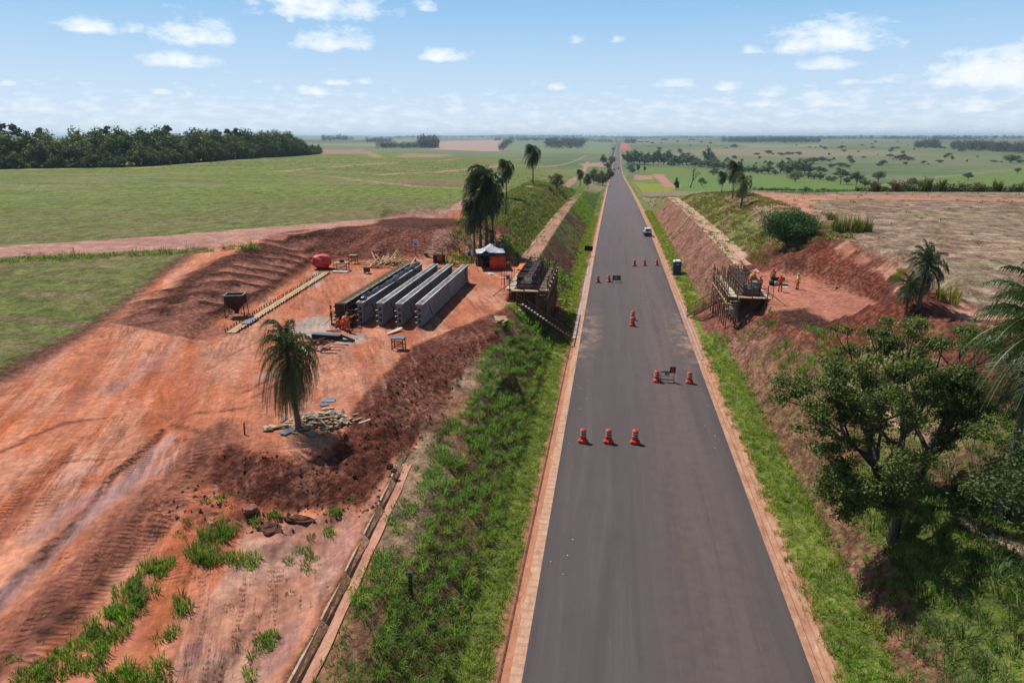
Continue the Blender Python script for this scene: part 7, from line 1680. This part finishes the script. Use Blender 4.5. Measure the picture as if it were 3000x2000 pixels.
for k in range(34):
    y = g_.uniform(66, 120) if k % 2 else g_.uniform(20, 60); x = g_.choice([-5, 5]) + g_.uniform(-.5, .6); MB_.box((x, y, .035), (g_.uniform(.04, .12), g_.uniform(.03, .07), .03), g_.uniform(0, 3))
tag(MB_.build('litter', mat('litter_pale', (.5, .42, .36), .9, .2, 6)), 'pale chips and crumbs scattered on the asphalt', 'litter', None, 'stuff')
# buckets and mixer gear beside the right abutment
p = G(1782, 655); t = empty('bucket_group', (p.x, p.y, p.z), 0, 'black barrow and tubs beside the men on the right', 'wheelbarrow'); MB().lathe([(.25, .0), (.32, .5)], 12, c=(-.5, -.1, 0)).build('tub', mat('tub_blue_black', (.02, .03, .05)), t); MB().lathe([(.2, .0), (.24, .5)], 12, c=(-.1, -.35, 0)).build('tub', mat('tub_grey', (.3, .32, .36)), t)
b = MB(); V = [(-.25, .1, .35), (.75, .1, .35), (.9, .75, .35), (-.35, .75, .35), (-.4, -.05, .72), (.95, -.05, .72), (1.1, .95, .72), (-.5, .95, .72)]; b.add(V, [(0, 3, 2, 1), (0, 1, 5, 4), (1, 2, 6, 5), (2, 3, 7, 6), (3, 0, 4, 7)]); b.build('tray', BLACK, t); MB().bar((-.5, .2, .55), (1.4, .2, .35), .04).bar((-.5, .7, .55), (1.4, .7, .35), .04).build('handle', DSTEEL, t)
for x in (0., .7): MB().bar((x, .45, 0), (x, .45, .4), .06).build('leg', DSTEEL, t)
o = MB().box((0, 0, .03), (1.2, .7, .04)).build('pale_board', mat('gang_pale', (.44, .38, .33))); q = G(1798, 661); o.location = q; o.rotation_euler = (0, 0, .2); tag(o, 'pale board on the ground in front of the tubs', 'board')

# ------------------------------------------------------------------ people
SKIN = mat('skin', (.20, .10, .065), .6, .15, 8); JKT = mat('hi_vis_orange', (.70, .105, .022), .75, .18, 7); YJK = mat('hi_vis_yellow', (.72, .34, .03), .75, .15, 7); LIME = mat('hi_vis_lime', (.42, .62, .12), .75, .15, 7); BAND = mat('silver_band', (.55, .52, .45), .4, .1, 9); BOOT = mat('boot', (.03, .022, .018), .7, .2, 9); TRO = mat('trouser_orange', (.62, .085, .03), .8, .2, 6)
def skin_obj(name, nodes, edges, m, parent, sub=1, root=0):
    me = bpy.data.meshes.new(name); me.from_pydata([n[0] for n in nodes], edges, []); o = bpy.data.objects.new(name, me); scene.collection.objects.link(o); o.parent = parent
    md = o.modifiers.new('skin', 'SKIN'); md.use_smooth_shade = True
    for i, n in enumerate(nodes): r = n[1]; me.skin_vertices[0].data[i].radius = (r, r) if isinstance(r, float) else r
    me.skin_vertices[0].data[root].use_root = True
    if sub: s_ = o.modifiers.new('sub', 'SUBSURF'); s_.levels = sub; s_.render_levels = sub
    me.materials.append(m); return o
def person(loc, rz, label, pose, jacket=JKT, helmet=(.55, .05, .03), trouser=TRO, H=1.72, bare=None):
    """pose: dict of joint positions, metres, y forward"""
    t = empty('person', loc, rz, label, 'person', sc=H / 1.72); P = dict(pelvis=(0, 0, .93), waist=(0, 0, 1.08), chest=(0, 0, 1.30), neck=(0, 0, 1.46), head=(0, .01, 1.62), shl=(-.19, 0, 1.40), shr=(.19, 0, 1.40), ell=(-.25, -.02, 1.13), elr=(.25, -.02, 1.13), wrl=(-.27, .08, .89), wrr=(.27, .08, .89),
        hpl=(-.10, 0, .90), hpr=(.10, 0, .90), knl=(-.12, .03, .49), knr=(.12, .03, .49), anl=(-.13, 0, .09), anr=(.13, 0, .09)); P.update(pose); V = {k: Vector(v) for k, v in P.items()}
    N, E = [], []
    def nd(p, r): N.append((tuple(p), r)); return len(N) - 1
    pe = nd(V['pelvis'], .115); wa = nd(V['waist'], .11); ch = nd(V['chest'], .125); nk = nd(V['neck'], .055); hb = nd(V['neck'].lerp(V['head'], .55), .075); hc = nd(V['head'], .095); ht = nd(V['head'] + (V['head'] - V['neck']).normalized() * .07, .075); E += [(pe, wa), (wa, ch), (ch, nk), (nk, hb), (hb, hc), (hc, ht)]
    fw = Vector((0, 1, 0)); nose = nd(V['head'] + fw * .105 + Vector((0, 0, -.01)), .018); E.append((hc, nose))
    for s in ('l', 'r'):
        sh_, el_, wr_ = (nd(V['sh' + s], .058), nd(V['el' + s], .040), nd(V['wr' + s], .028)); d = (V['wr' + s] - V['el' + s]).normalized(); pm = nd(V['wr' + s] + d * .07, .036); E += [(ch, sh_), (sh_, el_), (el_, wr_), (wr_, pm)]
        a = d.cross(Vector((0, 1, .2))).normalized() if abs(d.y) < .9 else Vector((1, 0, 0)); c = d.cross(a)
        for k, (off, ln) in enumerate(((-.03, .075), (-.01, .088), (.01, .083), (.03, .065))): f1 = nd(V['wr' + s] + d * .11 + a * off, .010); f2 = nd(V['wr' + s] + d * (.11 + ln * .6) + a * off + c * .02, .009); E += [(pm, f1), (f1, f2)]
        th = nd(V['wr' + s] + d * .075 - a * .055, .011); E.append((pm, th))
        hp, kn, an = nd(V['hp' + s], .088), nd(V['kn' + s], .058), nd(V['an' + s], .040); E += [(pe, hp), (hp, kn), (kn, an)]
    skin_obj('body', N, E, SKIN, t)
    N, E = [], []; pe = nd(V['pelvis'], .135); wa = nd(V['waist'], .135); ch = nd(V['chest'], .155); nk = nd(V['neck'] - Vector((0, 0, .03)), .075); E += [(pe, wa), (wa, ch), (ch, nk)]
    for s in ('l', 'r'): a, b_, c = nd(V['sh' + s], .080), nd(V['el' + s], .058), nd(V['el' + s].lerp(V['wr' + s], .9), .046); E += [(ch, a), (a, b_), (b_, c)]
    skin_obj('jacket', N, E, jacket, t)
    N, E = [], []; pe = nd(V['pelvis'] - Vector((0, 0, .01)), .14)
    for s in ('l', 'r'): a, b_, c = nd(V['hp' + s] - Vector((0, 0, .05)), .105), nd(V['kn' + s], .078), nd(V['an' + s] + Vector((0, 0, .05)), .070); E += [(pe, a), (a, b_), (b_, c)]
    skin_obj('trousers', N, E, trouser, t)
    up_ = (V['chest'] - V['waist']).normalized(); c = V['waist'].lerp(V['chest'], .45)
    V_, F_ = tube_np([c - up_ * .025, c + up_ * .025], [.158, .160], 14); MB().add(V_, F_, 0, True).build('waist_band', BAND, t)
    for s in ('l', 'r'):
        for a, b_, f, r in ((V['sh' + s], V['el' + s], .65, .072), (V['kn' + s], V['an' + s], .45, .082)): c0 = a.lerp(b_, f); dd = (b_ - a).normalized() * .02; V_, F_ = tube_np([c0 - dd, c0 + dd], [r, r], 10); MB().add(V_, F_, 0, True).build('limb_band', BAND, t)
        an = V['an' + s]; b = MB(); b.lathe([(.062, -.09), (.065, .02), (.058, .12)], 10, c=tuple(an)); b.box(tuple(an + Vector((0, .07, -.05))), (.10, .26, .085)); b.build('boot', BOOT, t, .02)
    hd = V['head']; tilt = (V['head'] - V['neck']).normalized(); b = MB(); b.lathe([(.125, .03), (.130, .04), (.118, .06), (.112, .10), (.085, .15), (.04, .172), (.0, .175)], 16, c=(0, 0, 0)); b.box((0, .13, .04), (.16, .09, .015)); hm = b.build('helmet', mat('helmet_%d' % int(helmet[0] * 1000 + helmet[1] * 100), helmet, .35, .08, 9, spec=.5), t); hm.location = hd; hm.rotation_euler = Vector((0, 0, 1)).rotation_difference(tilt).to_euler()
    b = MB()
    for sx in (-1, 1): b.box((sx * .035, .088, .005), (.03, .012, .014))
    e = b.build('eyes', BLACK, t); e.location = hd
    MB().box((0, .088, -.055), (.05, .012, .012)).build('mouth', mat('lips', (.16, .05, .04)), t, loc=tuple(hd))
    return t
GREENH, BLACKH, REDH, PINKH, ORH = (.05, .22, .10), (.04, .035, .03), (.55, .04, .03), (.60, .18, .20), (.65, .10, .03)
reach = dict(elr=(.42, .18, 1.28), wrr=(.50, .40, 1.32))
person(G(762, 746), -1.2, 'worker in orange with a dark helmet standing left of the form, holding a long tool', dict(ell=(-.33, .1, 1.15), wrl=(-.35, .30, 1.05), **reach), helmet=BLACKH)
p = G(783, 747); t2 = MB().bar((-.1, .0, .03), (.95, .45, .95), .04).build('long_handled_tool', WOODD); q = G(745, 749); t2.location = q; t2.rotation_euler = (0, 0, -.1); tag(t2, 'long handled tool slanting from the left worker to the ground', 'tool')
crouch = dict(pelvis=(0, -.15, .52), waist=(0, -.05, .66), chest=(0, .14, .84), neck=(0, .25, .97), head=(0, .33, 1.10), shl=(-.19, .18, .93), shr=(.19, .18, .93), ell=(-.24, .42, .78), elr=(.24, .42, .78), wrl=(-.14, .60, .70), wrr=(.14, .60, .70), hpl=(-.10, -.14, .50), hpr=(.12, -.14, .50), knl=(-.20, .24, .52), knr=(.20, .20, .48), anl=(-.17, .02, .09), anr=(.17, -.05, .09))
person(G(777, 756), .9, 'worker in orange with a green helmet crouching at the near end of the form', crouch, helmet=GREENH, H=1.7)
bend = dict(pelvis=(0, -.12, .86), waist=(0, -.04, 1.0), chest=(0, .20, 1.12), neck=(0, .36, 1.16), head=(0, .50, 1.20), shl=(-.19, .28, 1.16), shr=(.19, .28, 1.16), ell=(-.22, .42, .92), elr=(.24, .45, .92), wrl=(-.12, .60, .80), wrr=(.14, .62, .80), hpl=(-.10, -.12, .84), hpr=(.10, -.12, .84))
person(G(790, 759), -.2, 'worker in orange bending down beside the crouching man', bend)
person(G(800, 764), -.15, 'worker in orange with a green helmet seen from behind, arm raised to the first girder', dict(elr=(.36, .16, 1.36), wrr=(.44, .36, 1.50), ell=(-.27, -.02, 1.14)), helmet=GREENH)
hs = []
for k in range(14): f = k / 13; hs.append((.15 + 1.15 * f, -.1 + .45 * math.sin(f * 2.6) * (1 if f < .9 else .9) - .25 * f, .03 + (.9 * max(0, f - .75) / .25)))
o = MB().tube(hs, .022, 6).build('hose', BLACK); o.location = G(801, 764); tag(o, 'black hose curling from the nearest worker to the girder end', 'hose')
# right hand gang
person(at(1723, 659, 6.72), -1.0, 'worker in a yellow jacket and orange trousers bending on top of the right abutment', dict(bend, anl=(-.22, -.30, .09), knl=(-.16, -.12, .48), head=(.02, .36, 1.36), neck=(0, .26, 1.30), chest=(0, .14, 1.18), shl=(-.19, .2, 1.26), shr=(.19, .2, 1.26)), jacket=YJK, helmet=ORH, H=1.8)
person(at(1744, 672, 5.0), .4, 'worker in orange half hidden behind the near end of the right abutment', {}, helmet=REDH)
person(G(1774, 651), 2.6, 'worker in orange with a pink and white helmet behind the black tubs', {}, helmet=PINKH)
person(G(1791, 670), 2.9, 'worker in orange with a red helmet standing with folded arms in front of the tubs', dict(ell=(-.27, .05, 1.16), elr=(.27, .05, 1.16), wrl=(.02, .22, 1.20), wrr=(-.02, .24, 1.16)), helmet=REDH)
person(G(1831, 666), 2.0, 'worker in a lime green vest and orange trousers standing alone on the right yard', dict(knl=(-.12, .06, .49)), jacket=LIME, helmet=(.5, .32, .2))

# farm sheds and houses far off on the slope
for i, (X, Y, w, lab, m_) in enumerate([(930,124,46,'white roofed farm shed far off right of the road, left of two', (.75,.76,.78)), (995,124,44,'white roofed farm shed far off right of the road, right of two', (.75,.76,.78)), (1165,104,60,'low red roofed building on the far ridge', (.45,.16,.12)), (1430,103,60,'pale long building on the far ridge beside dark trees', (.6,.58,.6)), (1255,100,26,'small grey building on the far ridge', (.35,.36,.38))]):
    p = G(*W1(X, Y)); d = (p - cam.location).length; w_ = w * SQ * d / FPX; t = empty('farm_shed', p, 0, lab, 'building'); h = w_ * .16
    MB().box((0, 0, h / 2), (w_, w_ * .4, h)).build('wall', mat('shed_wall', (.4, .38, .36), .8, .2, .2), t); MB().prism([(-w_ * .52, h), (w_ * .52, h), (w_ * .5, h * 1.15), (0, h * 1.7), (-w_ * .5, h * 1.15)], -w_ * .22, w_ * .22).build('roof', mat('shed_roof_%d' % i, m_, .5, .1, .2), t)
    for k in range(5): MB().box((-w_ * .4 + k * w_ * .2, -w_ * .203, h * .45), (w_ * .09, .1, h * .6)).build('doorway', BLACK, t)
